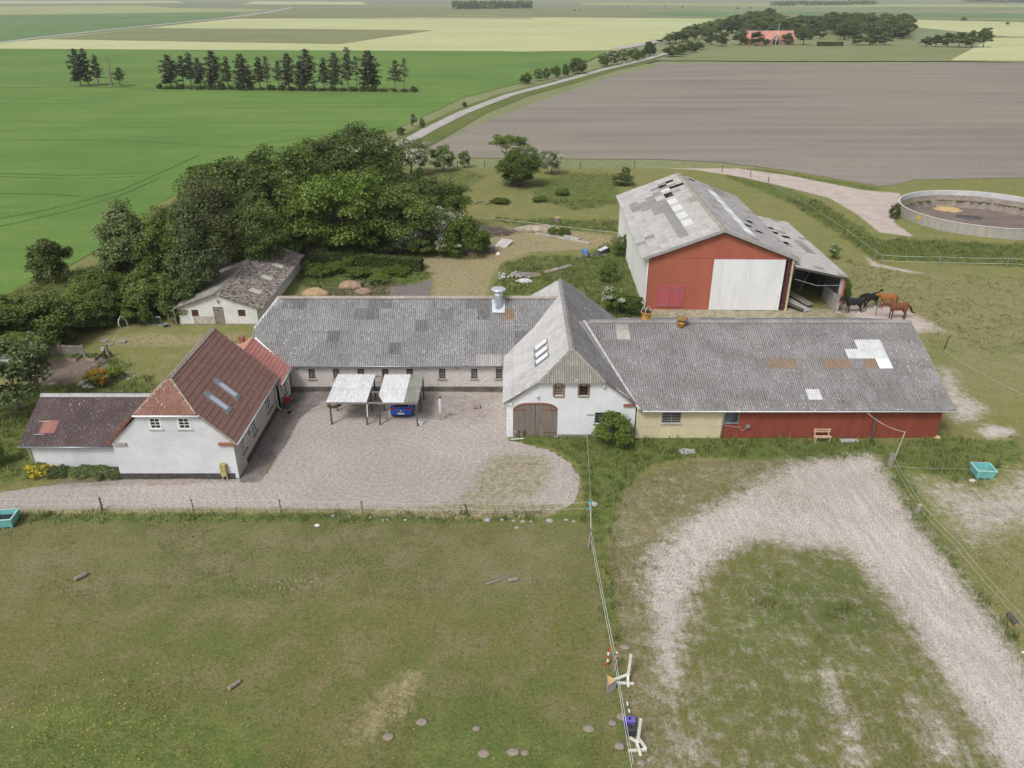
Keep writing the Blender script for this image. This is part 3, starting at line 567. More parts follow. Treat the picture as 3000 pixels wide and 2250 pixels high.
def caps(parent, a, b, mat, wd=.42, n=None, drop=.10, step=1.0, name='ridge_cap'):
    """ridge or hip caps: angled pieces laid end to end."""
    a, b = Vector(a), Vector(b); L = (b - a).length; n = n or max(1, round(L / step)); t = (b - a).normalized(); sd = t.cross(Vector((0, 0, 1))).normalized(); up = sd.cross(t)
    for i in range(n):
        p, q = a + t * L * i / n, a + t * (L * (i + 1) / n + .03); h = random.uniform(.0, .02); mb = MB()
        A = [p - sd * wd / 2 - up * drop, p + up * (.05 + h), p + sd * wd / 2 - up * drop]; B = [q - sd * wd / 2 - up * drop, q + up * (.05 + h), q + sd * wd / 2 - up * drop]
        mb.quad(A[0], A[1], B[1], B[0]); mb.quad(A[1], A[2], B[2], B[1]); mb.quad(A[0], A[2], A[1], A[1]) if False else None
        mb.quad(A[0] + up * -.02, A[1] - up * .03, B[1] - up * .03, B[0] - up * .02); mb.quad(A[1] - up * .03, A[2] - up * .02, B[2] - up * .02, B[1] - up * .03)
        mb.poly([A[0], A[0] - up * .02, A[1] - up * .03, A[2] - up * .02, A[2], A[1]])
        mb.build(name, mat, parent)
def window(parent, o, u, nrm, wd, ht, nx, ny, frame=WHITE, bars=None, pane=PANE, rec=.09, fw=.06, bw=.022, sill=SILL, sill_out=.08, sill_h=.09, sill_ext=.1, arch=None, name='window'):
    """window in an opening: o = lower-left corner on the wall face (seen from outside); frame, bars, pane, sill."""
    o, u, nrm = Vector(o), Vector(u).normalized(), Vector(nrm).normalized(); v = Vector((0, 0, 1)); bars = bars or frame
    f = MB(); b = o - nrm * rec
    def rect(mb, x0, x1, y0, y1, d0, d1):
        pts = [b + u * x + v * y + nrm * d for d in (d0, d1) for x, y in ((x0, y0), (x1, y0), (x1, y1), (x0, y1))]; mb.hexa(pts)
    rect(f, 0, wd, 0, fw, 0, .05); rect(f, 0, wd, ht - fw, ht, 0, .05); rect(f, 0, fw, fw, ht - fw, 0, .05); rect(f, wd - fw, wd, fw, ht - fw, 0, .05)
    win = f.build(name, frame, parent)
    p = MB(); p.quad(b + u * fw + v * fw + nrm * .012, b + u * (wd - fw) + v * fw + nrm * .012, b + u * (wd - fw) + v * (ht - fw) + nrm * .012, b + u * fw + v * (ht - fw) + nrm * .012); p.build('pane', pane, win)
    m = MB()
    for i in range(1, nx): x = fw + (wd - 2 * fw) * i / nx; rect(m, x - bw / 2, x + bw / 2, fw, ht - fw, .014, .04)
    for j in range(1, ny): y = fw + (ht - 2 * fw) * j / ny; rect(m, fw, wd - fw, y - bw / 2, y + bw / 2, .016, .042)
    if m.f: m.build('glazing_bar', bars, win)
    if sill:
        s_ = MB(); pts = [o + u * x + v * z + nrm * d for z in (-sill_h, -.004) for x, d in ((-sill_ext, -.06), (wd + sill_ext, -.06), (wd + sill_ext, sill_out), (-sill_ext, sill_out))]
        s_.hexa([pts[0], pts[3], pts[2], pts[1], pts[4], pts[7], pts[6], pts[5]]); s_.build('sill', sill, win)
    if arch:
        a_ = MB(); k = 9; th = .13
        ins = [(wd * i / (k - 1), ht + .085 * math.sin(math.pi * i / (k - 1)) - .01) for i in range(k)]
        for i in range(k - 1):
            (x0, y0), (x1, y1) = ins[i], ins[i + 1]; q = [o + u * x + v * y + nrm * d for d in (-.05, .018) for x, y in ((x0, y0), (x1, y1), (x1, y1 + th), (x0, y0 + th))]; a_.hexa(q)
        a_.build('brick_arch', arch, win)
        t_ = MB(); pts = [b + u * x + v * y + nrm * .055 for x, y in [(0, ht - .16)] + [(0, ht)] + [(wd, ht)] + [(wd, ht - .16)]]
    return win
def pipe(parent, pts, r, mat, name): m = MB(); m.tube(pts, r, 8); return m.build(name, mat, parent, smooth=True)
def ribbed(mb, o, u, v, wd, ht, nrm, pitch=.25, d=.03, outline=None):
    """trapezoid-ribbed steel cladding; outline(x)->top height."""
    o, u, v, nrm = map(Vector, (o, u, v, nrm)); n = max(1, int(wd / pitch)); pitch = wd / n; xs = []
    for i in range(n):
        x = i * pitch; xs += [(x, 0), (x + pitch * .55, 0), (x + pitch * .65, d), (x + pitch * .9, d)]
    xs.append((wd, 0)); top = outline or (lambda x: ht)
    for (x0, d0), (x1, d1) in zip(xs, xs[1:]):
        mb.quad(o + u * x0 + nrm * d0, o + u * x1 + nrm * d1, o + u * x1 + nrm * d1 + v * top(x1), o + u * x0 + nrm * d0 + v * top(x0))
Xv, Yv, Zv = Vector((1, 0, 0)), Vector((0, 1, 0)), Vector((0, 0, 1))

# ------------------------------------------------------------------ FARMHOUSE (brown tiled, half-hipped)
hx0, hx1, hy0, hy1 = -27.0, -18.85, 45.25, 55.2
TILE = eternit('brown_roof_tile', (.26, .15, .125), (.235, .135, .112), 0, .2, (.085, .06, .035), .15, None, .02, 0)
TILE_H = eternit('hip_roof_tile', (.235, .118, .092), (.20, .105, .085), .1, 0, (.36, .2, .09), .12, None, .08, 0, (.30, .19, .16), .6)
HOUSE = thing('farmhouse', 'white farmhouse with brown half-hipped tile roof beside the gravel yard', 'house', ((hx0 + hx1) / 2, (hy0 + hy1) / 2, 0))
ez, rz_, rx = 2.92, 7.05, (hx0 + hx1) / 2; hw = (hx1 - hx0) / 2; hipz, ridf, ridb = 5.1, 46.85, 55.3
slp = (rz_ - ez) / (hw + .25)
gwins = [(2.82, 3.93, 3.62, 4.82), (4.72, 3.93, 5.57, 4.82)]
mb = MB(); wall_faces(mb, [(0, 0), (hw * 2, 0), (hw * 2, ez), (hw * 2 - (hipz - ez) / slp, hipz), ((hipz - ez) / slp, hipz), (0, ez)], gwins, (hx0, hy0, 0), Xv, Zv, -Yv)
mb.poly([(hx0, hy1, 0), (hx0, hy1, ez), (rx, hy1, rz_ - .1), (hx1, hy1, ez), (hx1, hy1, 0)]); mb.quad((hx0, hy0, 0), (hx0, hy0, ez), (hx0, hy1, ez), (hx0, hy1, 0)); mb.build('wall', W_HOUSE, HOUSE)
swin = [(1.25, 1.22, 2.15, 2.5), (3.72, 1.22, 4.75, 2.5), (7.3, 1.1, 8.6, 2.45)]
mb = MB(); wall_faces(mb, [(0, 0), (hy1 - hy0, 0), (hy1 - hy0, ez), (0, ez)], swin, (hx1, hy0, 0), Yv, Zv, Xv); mb.build('side_wall', W_HSIDE, HOUSE)
mb = MB(); mb.box(hx0 + .02, hx1 - .25, hy0 - .05, hy0 + .02, 0, .42); mb.build('plinth', TAR, HOUSE); mb = MB(); mb.box(hx1 - .02, hx1 + .05, hy0 + 1.9, hy1, 0, .42); mb.build('plinth', TAR, HOUSE)
for (a, b, c, d) in gwins: window(HOUSE, (hx0 + a, hy0, b), Xv, -Yv, c - a, d - b, 2, 3, WHITE, rec=.02, fw=.1, bw=.035, sill=plain('slate_sill', (.42, .42, .43), .8, .15), sill_h=.07)
for (a, b, c, d) in swin: window(HOUSE, (hx1, hy0 + a, b), Yv, Xv, c - a, d - b, 3, 4, WHITE, pane=PANE_L, rec=.06, fw=.06, bw=.025, sill=SILL, sill_out=.14, sill_h=.12, sill_ext=.06)
mb = MB(); ee = .28
slab(mb, [(hx1 + ee, hy0 - .12, ez - .05), (hx1 + ee, hy1 + .2, ez - .05), (rx, hy1 + .2, rz_), (rx, ridf, rz_), (rx + (rz_ - hipz) / slp, hy0 - .12, hipz)])
slab(mb, [(hx0 - ee, hy0 - .12, ez - .05), (rx - (rz_ - hipz) / slp, hy0 - .12, hipz), (rx, ridf, rz_), (rx, hy1 + .2, rz_), (hx0 - ee, hy1 + .2, ez - .05)])
slab(mb, [(rx - (rz_ - hipz) / slp, hy0 - .16, hipz), (rx + (rz_ - hipz) / slp, hy0 - .16, hipz), (rx, ridf, rz_)])
ROOF = mb.build('roof', TILE, HOUSE)
for sg in (1, -1):
    o = Vector((rx + sg * (hw + ee), hy0 - .14, ez - .05)); s = Vector((-sg * (hw + ee), 0, rz_ - ez + .05)); SL = s.length; s.normalize(); ln = SL / 14; hs_ = (hipz - ez) / (rz_ - ez) * SL
    k = (ridf - hy0 + .14) / (SL - hs_)            # hip line x = k*(y-hs)
    lay(ROOF, o, Yv, s, 9, 14, (hy1 + .2 - hy0 + .14) / 9, ln, lambda c, r: TILE, 'tile', 'tile_strip', [(-1, k, k * hs_)], 0, 4)
s = Vector((0, ridf - hy0 + .16, rz_ - hipz)); SL = s.length; hb = (rz_ - hipz) / slp
lay(ROOF, (rx - hb, hy0 - .16, hipz), Xv, s, 4, 5, hb / 2, SL / 5, lambda c, r: TILE_H, 'tile', 'hip_tile_strip', [(-1, hb / SL, 0), (1, hb / SL, 2 * hb)], 0, 5)
caps(ROOF, (rx, ridf - .2, rz_ + .06), (rx, hy1 + .2, rz_ + .06), RIDGE, .4)
for sg in (1, -1): caps(ROOF, (rx + sg * hb, hy0 - .14, hipz + .06), (rx, ridf, rz_ + .06), RIDGE, .28, 6)
mb = MB(); slab(mb, [(rx + hb - .05, hy0 - .15, hipz), (rx + hb + .2, hy0 - .15, hipz - .05), (hx1 + ee + .02, hy0 - .15, ez - .06), (hx1 + ee - .2, hy0 - .15, ez - .06)], .1)
for sg in (1, -1):
    m = MB(); m.bar((rx + sg * (hb + .08), hy0 - .15, hipz - .02), (rx + sg * (hw + ee), hy0 - .15, ez - .08), .1, .16); m.build('verge_tile', RUST if sg < 0 else RIDGE, ROOF)
    m = MB(); m.box(rx + sg * hw - (.95 if sg > 0 else -.05), rx + sg * hw + (.05 if sg > 0 else .95), hy0 - .14, hy0 + .02, ez - .22, ez - .02); m.build('corbel', BRICK_RED if sg > 0 else CONCW, HOUSE)
m = MB(); m.tube([(rx - hb - .1, hy0 - .24, hipz - .06), (rx + hb + .25, hy0 - .24, hipz - .07)], .065, 8); m.build('gutter', WHITE, HOUSE, True)
m = MB(); m.tube([(hx1 + ee + .07, hy0 - .15, ez - .1), (hx1 + ee + .07, hy1 + .25, ez - .12)], .065, 8); m.build('gutter', GUTTER, HOUSE, True)
pipe(HOUSE, [(hx1 + ee + .06, hy1 - .15, ez - .12), (hx1 + .1, hy1 - .15, ez - .5), (hx1 + .09, hy1 - .15, .3), (hx1 + .3, hy1 - .15, .1)], .05, GUTTER, 'downpipe')
for yy in (47.25, 49.2):                           # roof lights
    s = Vector((-(hw + ee), 0, rz_ - ez + .05)).normalized(); n = Yv.cross(s); n = n if n.z > 0 else -n; o = Vector((hx1 + ee, yy, ez - .05)) + s * 1.72 + n * .04
    def sk(mb, x0, x1, y0, y1, z0, z1): mb.hexa([o + Yv * x + s * y + n * z for z in (z0, z1) for x, y in ((x0, y0), (x1, y0), (x1, y1), (x0, y1))])
    m = MB(); sk(m, 0, .68, 0, .1, 0, .14); sk(m, 0, .68, 1.62, 1.78, 0, .17); sk(m, 0, .08, .1, 1.62, 0, .14); sk(m, .60, .68, .1, 1.62, 0, .14); sk(m, -.14, .82, -.2, 0, -.01, .055); sk(m, .1, .58, 1.78, 1.98, 0, .12); sw = m.build('roof_window', ZINC, ROOF)
    m = MB(); sk(m, .08, .60, .1, 1.62, .09, .10); m.build('pane', plain('skylight_glass', (.55, .57, .64), .06, .05, 1, 5, 0, spec=.8), sw)
m = MB(); m.box(-19.95, -19.55, 44.95, 45.2, .35, 1.3); m.box(-19.93, -19.57, 44.93, 44.96, .8, 1.27); mc = m.build('meter_cabinet', plain('mossy_yellow_box', (.38, .33, .12), .8, .3, 3), None, bevel=.02); tag(mc, 'yellowed electricity meter cabinet on the white house gable', 'meter cabinet')
for x in (-19.9, -19.6): pipe(mc, [(x, 45.08, .4), (x, 45.05, .01)], .03, GUTTER, 'cable_pipe')
m = MB(); m.box(hx1 + .002, hx1 + .12, 48.2, 48.35, 1.75, 2.0); m.build('wall_lamp', ZINC, HOUSE)

# ------------------------------------------------------------------ ANNEX (low wing with dark corrugated roof)
ax0, ax1, ay0 = -33.5, -27.02, 46.45; aez, arz, ary = 2.2, 3.98, 50.1; aw = .3
ANX = thing('side_wing', 'low white side wing with dark brown corrugated roof left of the farmhouse', 'house wing', ((ax0 + ax1) / 2, 49, 0))
mb = MB(); wall_faces(mb, [(0, 0), (ax1 - ax0, 0), (ax1 - ax0, aez), (0, aez)], [], (ax0, ay0, 0), Xv, Zv, -Yv); y2 = 2 * ary - ay0
mb.poly([(ax0, y2, 0), (ax0, y2, aez), (ax0, ary, arz - .08), (ax0, ay0, aez), (ax0, ay0, 0)]); mb.quad((ax0, y2, 0), (ax1, y2, 0), (ax1, y2, aez), (ax0, y2, aez)); mb.build('wall', W_HOUSE, ANX)
mb = MB(); mb.box(ax0 + .02, ax1, ay0 - .04, ay0 + .01, 0, .18); mb.build('plinth', TAR, ANX)
slope = (arz - aez) / (ary - ay0); e0 = ay0 - aw; ez0 = aez - slope * aw
mb = MB(); slab(mb, [(ax0 - .55, e0, ez0), (ax1 + .2, e0, ez0), (ax1 + 2.2, ary, arz), (ax0 - .55, ary, arz)]); slab(mb, [(ax0 - .55, ary, arz), (ax1 + 2.2, ary, arz), (ax1 + .2, 2 * ary - e0, ez0), (ax0 - .55, 2 * ary - e0, ez0)]); AROOF = mb.build('roof', E_AN, ANX)
s = Vector((0, ary - e0, arz - ez0)); L = s.length; RSALM = plain('salmon_sheet', (.36, .165, .13), .7, .15, 2, 30, .1)
def am(c, r):
    if r == 1 and c == 1: return RSALM
    return E_AN
lay(AROOF, (ax0 - .58, e0, ez0), Xv, s, 8, 4, 1.05, L / 4, am)
lay(AROOF, (ax0 - .58, 2 * ary - e0, ez0), Xv, Vector((0, e0 - ary, arz - ez0)), 8, 4, 1.05, L / 4, lambda c, r: E_AN)
caps(AROOF, (ax0 - .6, ary, arz + .08), (ax1 + 1.6, ary, arz + .08), RIDGE_W, .5)
m = MB(); m.tube([(ax0 - .6, e0 - .07, ez0 - .05), (ax1 - .1, e0 - .07, ez0 - .06)], .06, 8); m.build('gutter', ZINC, ANX, True)
pipe(ANX, [(ax0 - .1, e0, ez0 - .05), (ax0 - .08, ay0 - .1, 1.7), (ax0 - .06, ay0 - .1, .05)], .045, GUTTER, 'downpipe')
m = MB()
for r_ in (.9, 2.0):
    q = Vector((ax0 + .15, e0, ez0)) + s.normalized() * r_ + Vector((0, -.03, .1)); m.bar(q, q + Xv * .75, .03)
m.build('roof_hook', GUTTER, AROOF)

# ------------------------------------------------------------------ RED-ROOFED LINK between house and barn
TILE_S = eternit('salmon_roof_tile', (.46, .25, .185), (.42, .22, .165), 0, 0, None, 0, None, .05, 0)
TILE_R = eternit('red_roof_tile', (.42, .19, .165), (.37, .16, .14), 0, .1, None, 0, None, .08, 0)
lk0, lk1, lx0, lx1 = 55.2, 60.6, -25.0, -18.55; lez, lrz, lrx = 2.5, 4.08, -21.7
LINK = thing('link_building', 'small link building with bright red tile roof between farmhouse and long barn', 'link building', (-22.4, 57, 0))
mb = MB(); lw = [(.45, .85, 1.25, 1.95), (1.5, .08, 2.45, 2.1), (3.0, .9, 3.3, 1.9)]; wall_faces(mb, [(0, 0), (3.4, 0), (3.4, lez), (0, lez)], lw, (lx1, lk0, 0), Yv, Zv, Xv); mb.quad((lx0, lk0, 0), (lx0, lk0, lez), (lx0, lk1, lez), (lx0, lk1, 0)); mb.build('wall', W_HSIDE, LINK)
mb = MB(); mb.box(lx1 - .02, lx1 + .04, lk0 + .05, lk0 + 1.48, 0, .4); mb.build('plinth', TAR, LINK); mb = MB(); mb.box(lx1 - .02, lx1 + .04, lk0 + 2.9, 58.4, 0, .4); mb.build('plinth', TAR, LINK)
window(LINK, (lx1, lk0 + .45, .85), Yv, Xv, .8, 1.1, 2, 3, WHITE, sill=SILL, sill_out=.14, fw=.09, bw=.035); window(LINK, (lx1, lk0 + 3.0, .9), Yv, Xv, .3, 1.0, 1, 3, ZINC, sill=SILL)
dr = window(LINK, (lx1, lk0 + 1.5, .08), Yv, Xv, .95, 2.02, 2, 4, WHITE, sill=None, fw=.12, bw=.05, name='front_door')
mb = MB(); mb.box(lx1 + .005, lx1 + .035, lk0 + 2.46, lk0 + 2.85, .05, 2.2); mb.build('door_panel', WHITE, dr)
mb = MB(); slab(mb, [(lx1 + .3, lk0 - .6, lez - .1), (lx1 + .3, lk1 + .2, lez - .1), (lrx, lk1 + .2, lrz), (lrx, lk0 - .6, lrz)]); slab(mb, [(lrx, lk0 - .6, lrz), (lrx, lk1 + .2, lrz), (lx0 - .3, lk1 + .2, lez - .1), (lx0 - .3, lk0 - .6, lez - .1)]); LROOF = mb.build('roof', TILE_R, LINK)
s = Vector((lrx - lx1 - .3, 0, lrz - lez + .1)); L = s.length
lay(LROOF, (lx1 + .3, lk0 - .4, lez - .1), Yv, s, 5, 12, 1.2, L / 12, lambda c, r: TILE_R, 'tile', 'tile_strip', [(1.0, -.575, 3.45)], 0, 6)
lay(LROOF, (lx0 - .3, lk0 - .4, lez - .1), Yv, Vector((lrx - lx0 + .3, 0, lrz - lez + .1)), 5, 12, 1.2, L / 12, lambda c, r: TILE_S, 'tile', 'tile_strip', (), 0, 6)
caps(LROOF, (lrx, lk0 - .4, lrz + .06), (lrx, lk1 + .1, lrz + .06), TILE_R, .36)
m = MB(); m.tube([(lx1 + .37, lk0 - .3, lez - .13), (lx1 + .37, 58.2, lez - .14)], .06, 8); m.build('gutter', GUTTER, LINK, True)
pipe(LINK, [(lx1 + .35, 58.1, lez - .15), (lx1 + .12, 58.15, lez - .5), (lx1 + .12, 58.15, .05)], .05, ZINC, 'downpipe')
m = MB(); m.box(-23.0, -22.6, 60.2, 60.6, 3.3, 4.15); m.box(-23.05, -22.55, 60.15, 60.65, 4.1, 4.2); m.build('chimney', BRICK_RED, LROOF)

# ------------------------------------------------------------------ LONG BARN (grey corrugated, eight arched windows)
bx0, bx1, by0 = -21.5, 1.5, 58.5; bez, brz, bry = 2.55, 6.5, 63.6; be = .3
BARN = thing('long_barn', 'long whitewashed barn with grey corrugated roof behind the gravel yard', 'barn', (-10, 63.6, 0))
wx = [-16.98, -14.93, -12.88, -10.85, -8.8, -6.1, -3.42, -1.36]; holes = [(x - bx0, 1.12, x - bx0 + .56, 2.08) for x in wx]; b2 = 2 * bry - by0
mb = MB(); wall_faces(mb, [(0, 0), (bx1 - bx0, 0), (bx1 - bx0, bez), (0, bez)], holes, (bx0, by0, 0), Xv, Zv, -Yv); mb.quad((bx0, b2, 0), (bx0, b2, bez), (bx1, b2, bez), (bx1, b2, 0)); bslope = (brz - bez) / (bry - by0 + be)
mb.poly([(bx0, by0, 0), (bx0, by0, bez), (bx0, by0 + 2.1 / bslope, bez + 2.1), (bx0, b2 - 2.1 / bslope, bez + 2.1), (bx0, b2, bez), (bx0, b2, 0)]); mb.build('wall', W_BARN, BARN)
mb = MB(); mb.box(lx1 + .1, -.62, by0 - .1, by0 + .01, 0, .42); mb.build('plinth', TAR if False else plain('sooty_plinth', (.115, .105, .09), .95, .4, 1.2, 14, .3, dirt=(.04, .04, .04), dirt_amt=.6), BARN)
mb = MB(); mb.box(lx1 + .1, -.62, by0 - .12, by0 - .003, bez - .2, bez - .04); mb.build('cornice', W_BARN, BARN)
for i, x in enumerate(wx): window(BARN, (x, by0, 1.12), Xv, -Yv, .56, .96, 3, 4, IRONBAR, rec=.1, fw=.03, bw=.022, sill=SILL, sill_ext=.12, sill_out=.07, sill_h=.1, arch=(BRICK_RED if i == 7 else W_BARN))
for x in (-18.0, -15.95, -13.95, -11.95, -9.9, -7.4, -4.7, -2.2):
    mb = MB(); mb.box(x, x + .3, by0 - .02, by0 + .03, 2.02, 2.14); mb.build('air_brick', ZINC if x in (-18.0, -4.7) else CONCW, BARN)
hipz_b, hx_in, hx_out = 4.62, -20.2, -21.85; ys = lambda z: by0 - be + (z - bez + .05) / bslope
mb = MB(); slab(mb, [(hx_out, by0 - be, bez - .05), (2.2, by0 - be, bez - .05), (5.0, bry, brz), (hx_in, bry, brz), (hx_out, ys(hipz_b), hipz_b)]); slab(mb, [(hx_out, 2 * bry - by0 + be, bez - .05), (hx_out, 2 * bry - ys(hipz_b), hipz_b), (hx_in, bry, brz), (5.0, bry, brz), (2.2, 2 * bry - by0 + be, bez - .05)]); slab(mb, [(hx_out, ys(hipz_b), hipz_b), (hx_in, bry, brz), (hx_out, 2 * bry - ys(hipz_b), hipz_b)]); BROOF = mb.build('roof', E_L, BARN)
s = Vector((0, bry - by0 + be, brz - bez + .05)); L = s.length; darks = {(3, 5), (2, 5), (8, 4), (9, 4), (9, 5), (10, 5), (13, 3), (17, 5), (18, 5), (18, 4), (21, 2), (21, 1), (22, 2), (15, 4), (6, 2), (11, 1)}
hs_ = (hipz_b - bez + .05) / (brz - bez + .05) * L; kk = (hx_in - hx_out) / (L - hs_)
def bm_(c, r):
    if (c, r) == (20, 4): return RUSTY
    if (c, r) in ((18, 0), (19, 0)): return E_H
    return E_LD if (c, r) in darks else E_L
lay(BROOF, (hx_out, by0 - be, bez - .05), Xv, s, 25, 6, 1.05, L / 6, bm_, clips=[(-1, kk, kk * hs_)])
lay(BROOF, (hx_out, 2 * bry - by0 + be, bez - .05), Xv, Vector((0, -(bry - by0 + be), brz - bez + .05)), 25, 6, 1.05, L / 6, lambda c, r: E_LD if (c * 7 + r) % 11 == 0 else E_L, clips=[(-1, kk, kk * hs_)])
caps(BROOF, (hx_in, bry, brz + .07), (4.4, bry, brz + .07), RIDGE, .5)
for sg in (1, -1): caps(BROOF, (hx_out, bry - sg * (bry - ys(hipz_b)), hipz_b + .06), (hx_in, bry, brz + .07), plain('white_hip_cap', (.56, .555, .54), .8), .34, 3)
mb = MB(); mb.bar((lx1 - .2, by0 - be - .06, bez + .02), (lrx + .1, ys(lrz) - .1, lrz + .03), .16, .12); mb.build('valley_flashing', WHITE, BROOF)
m = MB(); m.tube([(lx1, by0 - be - .06, bez - .1), (-.6, by0 - be - .06, bez - .1)], .055, 8); m.build('gutter', ZINC, BARN, True)
# ventilator: square base plate, cylinder, round cap
vt = thing('roof_ventilator', 'shiny galvanised ventilator with round cap on the long barn ridge', 'ventilator', (-1.15, 62.2, 5.5))
mb = MB(); n = s.cross(Xv).normalized(); n = n if n.z > 0 else -n; sn = s.normalized(); o = Vector((-1.15, by0 - be, bez - .05)) + sn * (L - 1.55) + n * .11
mb.hexa([o + Xv * x + sn * y + n * z for z in (0, .03) for x, y in ((-.55, -.1), (.55, -.1), (.55, 1.25), (-.55, 1.25))]); mb.build('base_plate', GALV, vt)
mb = MB(); mb.lathe(o + sn * .62 + Vector((0, 0, -.35)), [(.36, 0), (.36, 1.3), (.37, 1.32), (.37, 1.36), (.36, 1.38), (.36, 1.62)], 24); mb.build('shaft', GALV, vt, True)
mb = MB(); mb.lathe(o + sn * .62 + Vector((0, 0, 1.27)), [(.3, -.05), (.42, 0), (.62, .18), (.64, .25), (.55, .30), (.3, .34), (.001, .35)], 28); mb.build('cap', GALV, vt, True)
# ------------------------------------------------------------------ CENTRE BARN (cross wing with big gate)
cx0, cx1, cy0, cy1 = -.42, 9.2, 50.9, 68.7; crx, crz, cf, cb = 4.38, 6.85, 51.95, 67.2; cL = (-.62, 3.0); cR = (9.5, 2.62); kL, kR = (1.95, 4.72), (6.83, 4.72)
CB = thing('gate_barn', 'white gabled barn with weathered double gate and three roof lights in the middle', 'barn', (4.4, 59.8, 0))
g0, g1, gh = .5, 3.82, 2.82
chol = [(g0, 0, g1, gh), (3.54, 3.5, 4.18, 4.34), (5.37, 3.5, 6.02, 4.34), (6.6, 1.15, 8.55, 2.1)]
mb = MB(); wall_faces(mb, [(0, 0), (cx1 - cx0, 0), (cx1 - cx0, 2.85), (6.83 - cx0, 4.72), (1.95 - cx0, 4.72), (0, 3.1)], chol, (cx0, cy0, 0), Xv, Zv, -Yv, .25)
mb.quad((cx0, cy0, 0), (cx0, cy0, 3.05), (cx0, cy1, 3.05), (cx0, cy1, 0)); mb.quad((cx1, cy0, 0), (cx1, cy0, 2.8), (cx1, cy1, 2.8), (cx1, cy1, 0)); mb.poly([(cx0, cy1, 0), (cx0, cy1, 3), (1.95, cy1, 4.7), (6.83, cy1, 4.7), (cx1, cy1, 2.8), (cx1, cy1, 0)]); mb.build('wall', W_CENT, CB)
mb = MB(); mb.box(g1 + cx0 + .05, 8.6, cy0 - .05, cy0 + .02, 0, .22); mb.build('plinth', OLDCON, CB)
# gate leaves: planks, hinge bars
for k, (a, b) in enumerate(((g0 + .02, (g0 + g1) / 2 - .015), ((g0 + g1) / 2 + .015, g1 - .02))):
    gt = MB(); gt.box(cx0 + a, cx0 + b, cy0 + .09, cy0 + .12, .08, gh - .3); gate = gt.build('gate_leaf', WOOD_D, CB); npl = 10; pw_ = (b - a) / npl
    for i in range(npl):
        x = a + i * pw_; t = (x + pw_ / 2 - g0) / (g1 - g0); top = gh - .04 - .42 * abs(2 * t - 1) ** 4
        m = MB(); z0 = .03 + random.uniform(0, .05)
        if k == 0 and i == 5: z0 = .55
        m.box(cx0 + x + .006, cx0 + x + pw_ - .006, cy0 + .045 + random.uniform(0, .012), cy0 + .09, z0, top); m.build('plank', WOOD_G, gate)
    for z in (.35, 2.25):
        m = MB(); xa, xb = (cx0 + a - .1, cx0 + a + .95) if k == 0 else (cx0 + b - .95, cx0 + b + .1); m.box(xa, xb, cy0 + .02, cy0 + .045, z, z + .06); m.build('hinge_bar', RUST, gate)
mb = MB(); n_ = 16
for i in range(n_):                                # brick arch and white spandrels over the gate
    t0, t1 = i / n_, (i + 1) / n_; zf = lambda t: gh - .46 * abs(2 * t - 1) ** 4
    x0, x1 = cx0 + g0 + (g1 - g0) * t0, cx0 + g0 + (g1 - g0) * t1; mb.hexa([(x0, cy0 - .02, zf(t0)), (x1, cy0 - .02, zf(t1)), (x1, cy0 + .1, zf(t1)), (x0, cy0 + .1, zf(t0)), (x0, cy0 - .02, zf(t0) + .11), (x1, cy0 - .02, zf(t1) + .11), (x1, cy0 + .1, zf(t1) + .11), (x0, cy0 + .1, zf(t0) + .11)])
mb.build('brick_arch', BRICK_RED, CB)
mb = MB()
for i in range(n_):
    t0, t1 = i / n_, (i + 1) / n_; x0, x1 = cx0 + g0 + (g1 - g0) * t0, cx0 + g0 + (g1 - g0) * t1
    if zf(t0) + .11 < gh and zf(t1) + .11 < gh: mb.hexa([(x0, cy0 - .001, zf(t0) + .1), (x1, cy0 - .001, zf(t1) + .1), (x1, cy0 + .08, zf(t1) + .1), (x0, cy0 + .08, zf(t0) + .1), (x0, cy0 - .001, gh + .02), (x1, cy0 - .001, gh + .02), (x1, cy0 + .08, gh + .02), (x0, cy0 + .08, gh + .02)])
mb.build('spandrel', W_CENT, CB)
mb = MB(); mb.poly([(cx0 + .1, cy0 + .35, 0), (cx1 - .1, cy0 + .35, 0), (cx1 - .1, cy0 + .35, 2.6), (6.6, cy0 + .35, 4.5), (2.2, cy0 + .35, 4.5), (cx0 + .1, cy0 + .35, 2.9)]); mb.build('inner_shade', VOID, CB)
for i, (a, b, c, d) in enumerate(chol[1:3]):
    wn = window(CB, (cx0 + a, cy0, b), Xv, -Yv, c - a, d - b, 3, 4, IRONBAR if i == 0 else WOOD_D, pane=PANE if i else glass_mat('dusty_pane', (.10, .085, .07), .3), rec=.14, fw=.03, bw=.02 if i == 0 else .012, sill=SILL, sill_ext=.08, arch=BRICK_RED)
    for x in (cx0 + a - .13, cx0 + c): m = MB(); m.box(x, x + .13, cy0 - .02, cy0 + .01, b, d + .06); m.build('brick_jamb', BRICK_RED, wn)
a, b, c, d = chol[3]; window(CB, (cx0 + a, cy0, b), Xv, -Yv, c - a, d - b, 3, 6, ZINC, pane=PANE, rec=.12, fw=.05, sill=SILL)
mb = MB(); mb.box(5.6, 6.1, cy0 - .03, cy0 + .02, 1.82, 1.98); mb.build('air_vent', CONCW, CB)
for x, z in ((1.9, 3.35), (6.75, 4.15)): m = MB(); m.lathe((x, cy0 - .1, z), [(.04, 0), (.11, .06), (.11, .2), (.05, .26)], 10); m.build('yard_lamp', GALV, CB, True)
mb = MB(); mb.box(8.25, 9.3, cy0 - .12, cy0 + .02, 2.62, 2.84); mb.build('corbel', BRICK_RED, CB); mb = MB(); mb.box(cx0 - .1, cx0 + .45, cy0 - .12, cy0 + .02, 2.75, 3.02); mb.build('corbel', W_CENT, CB)
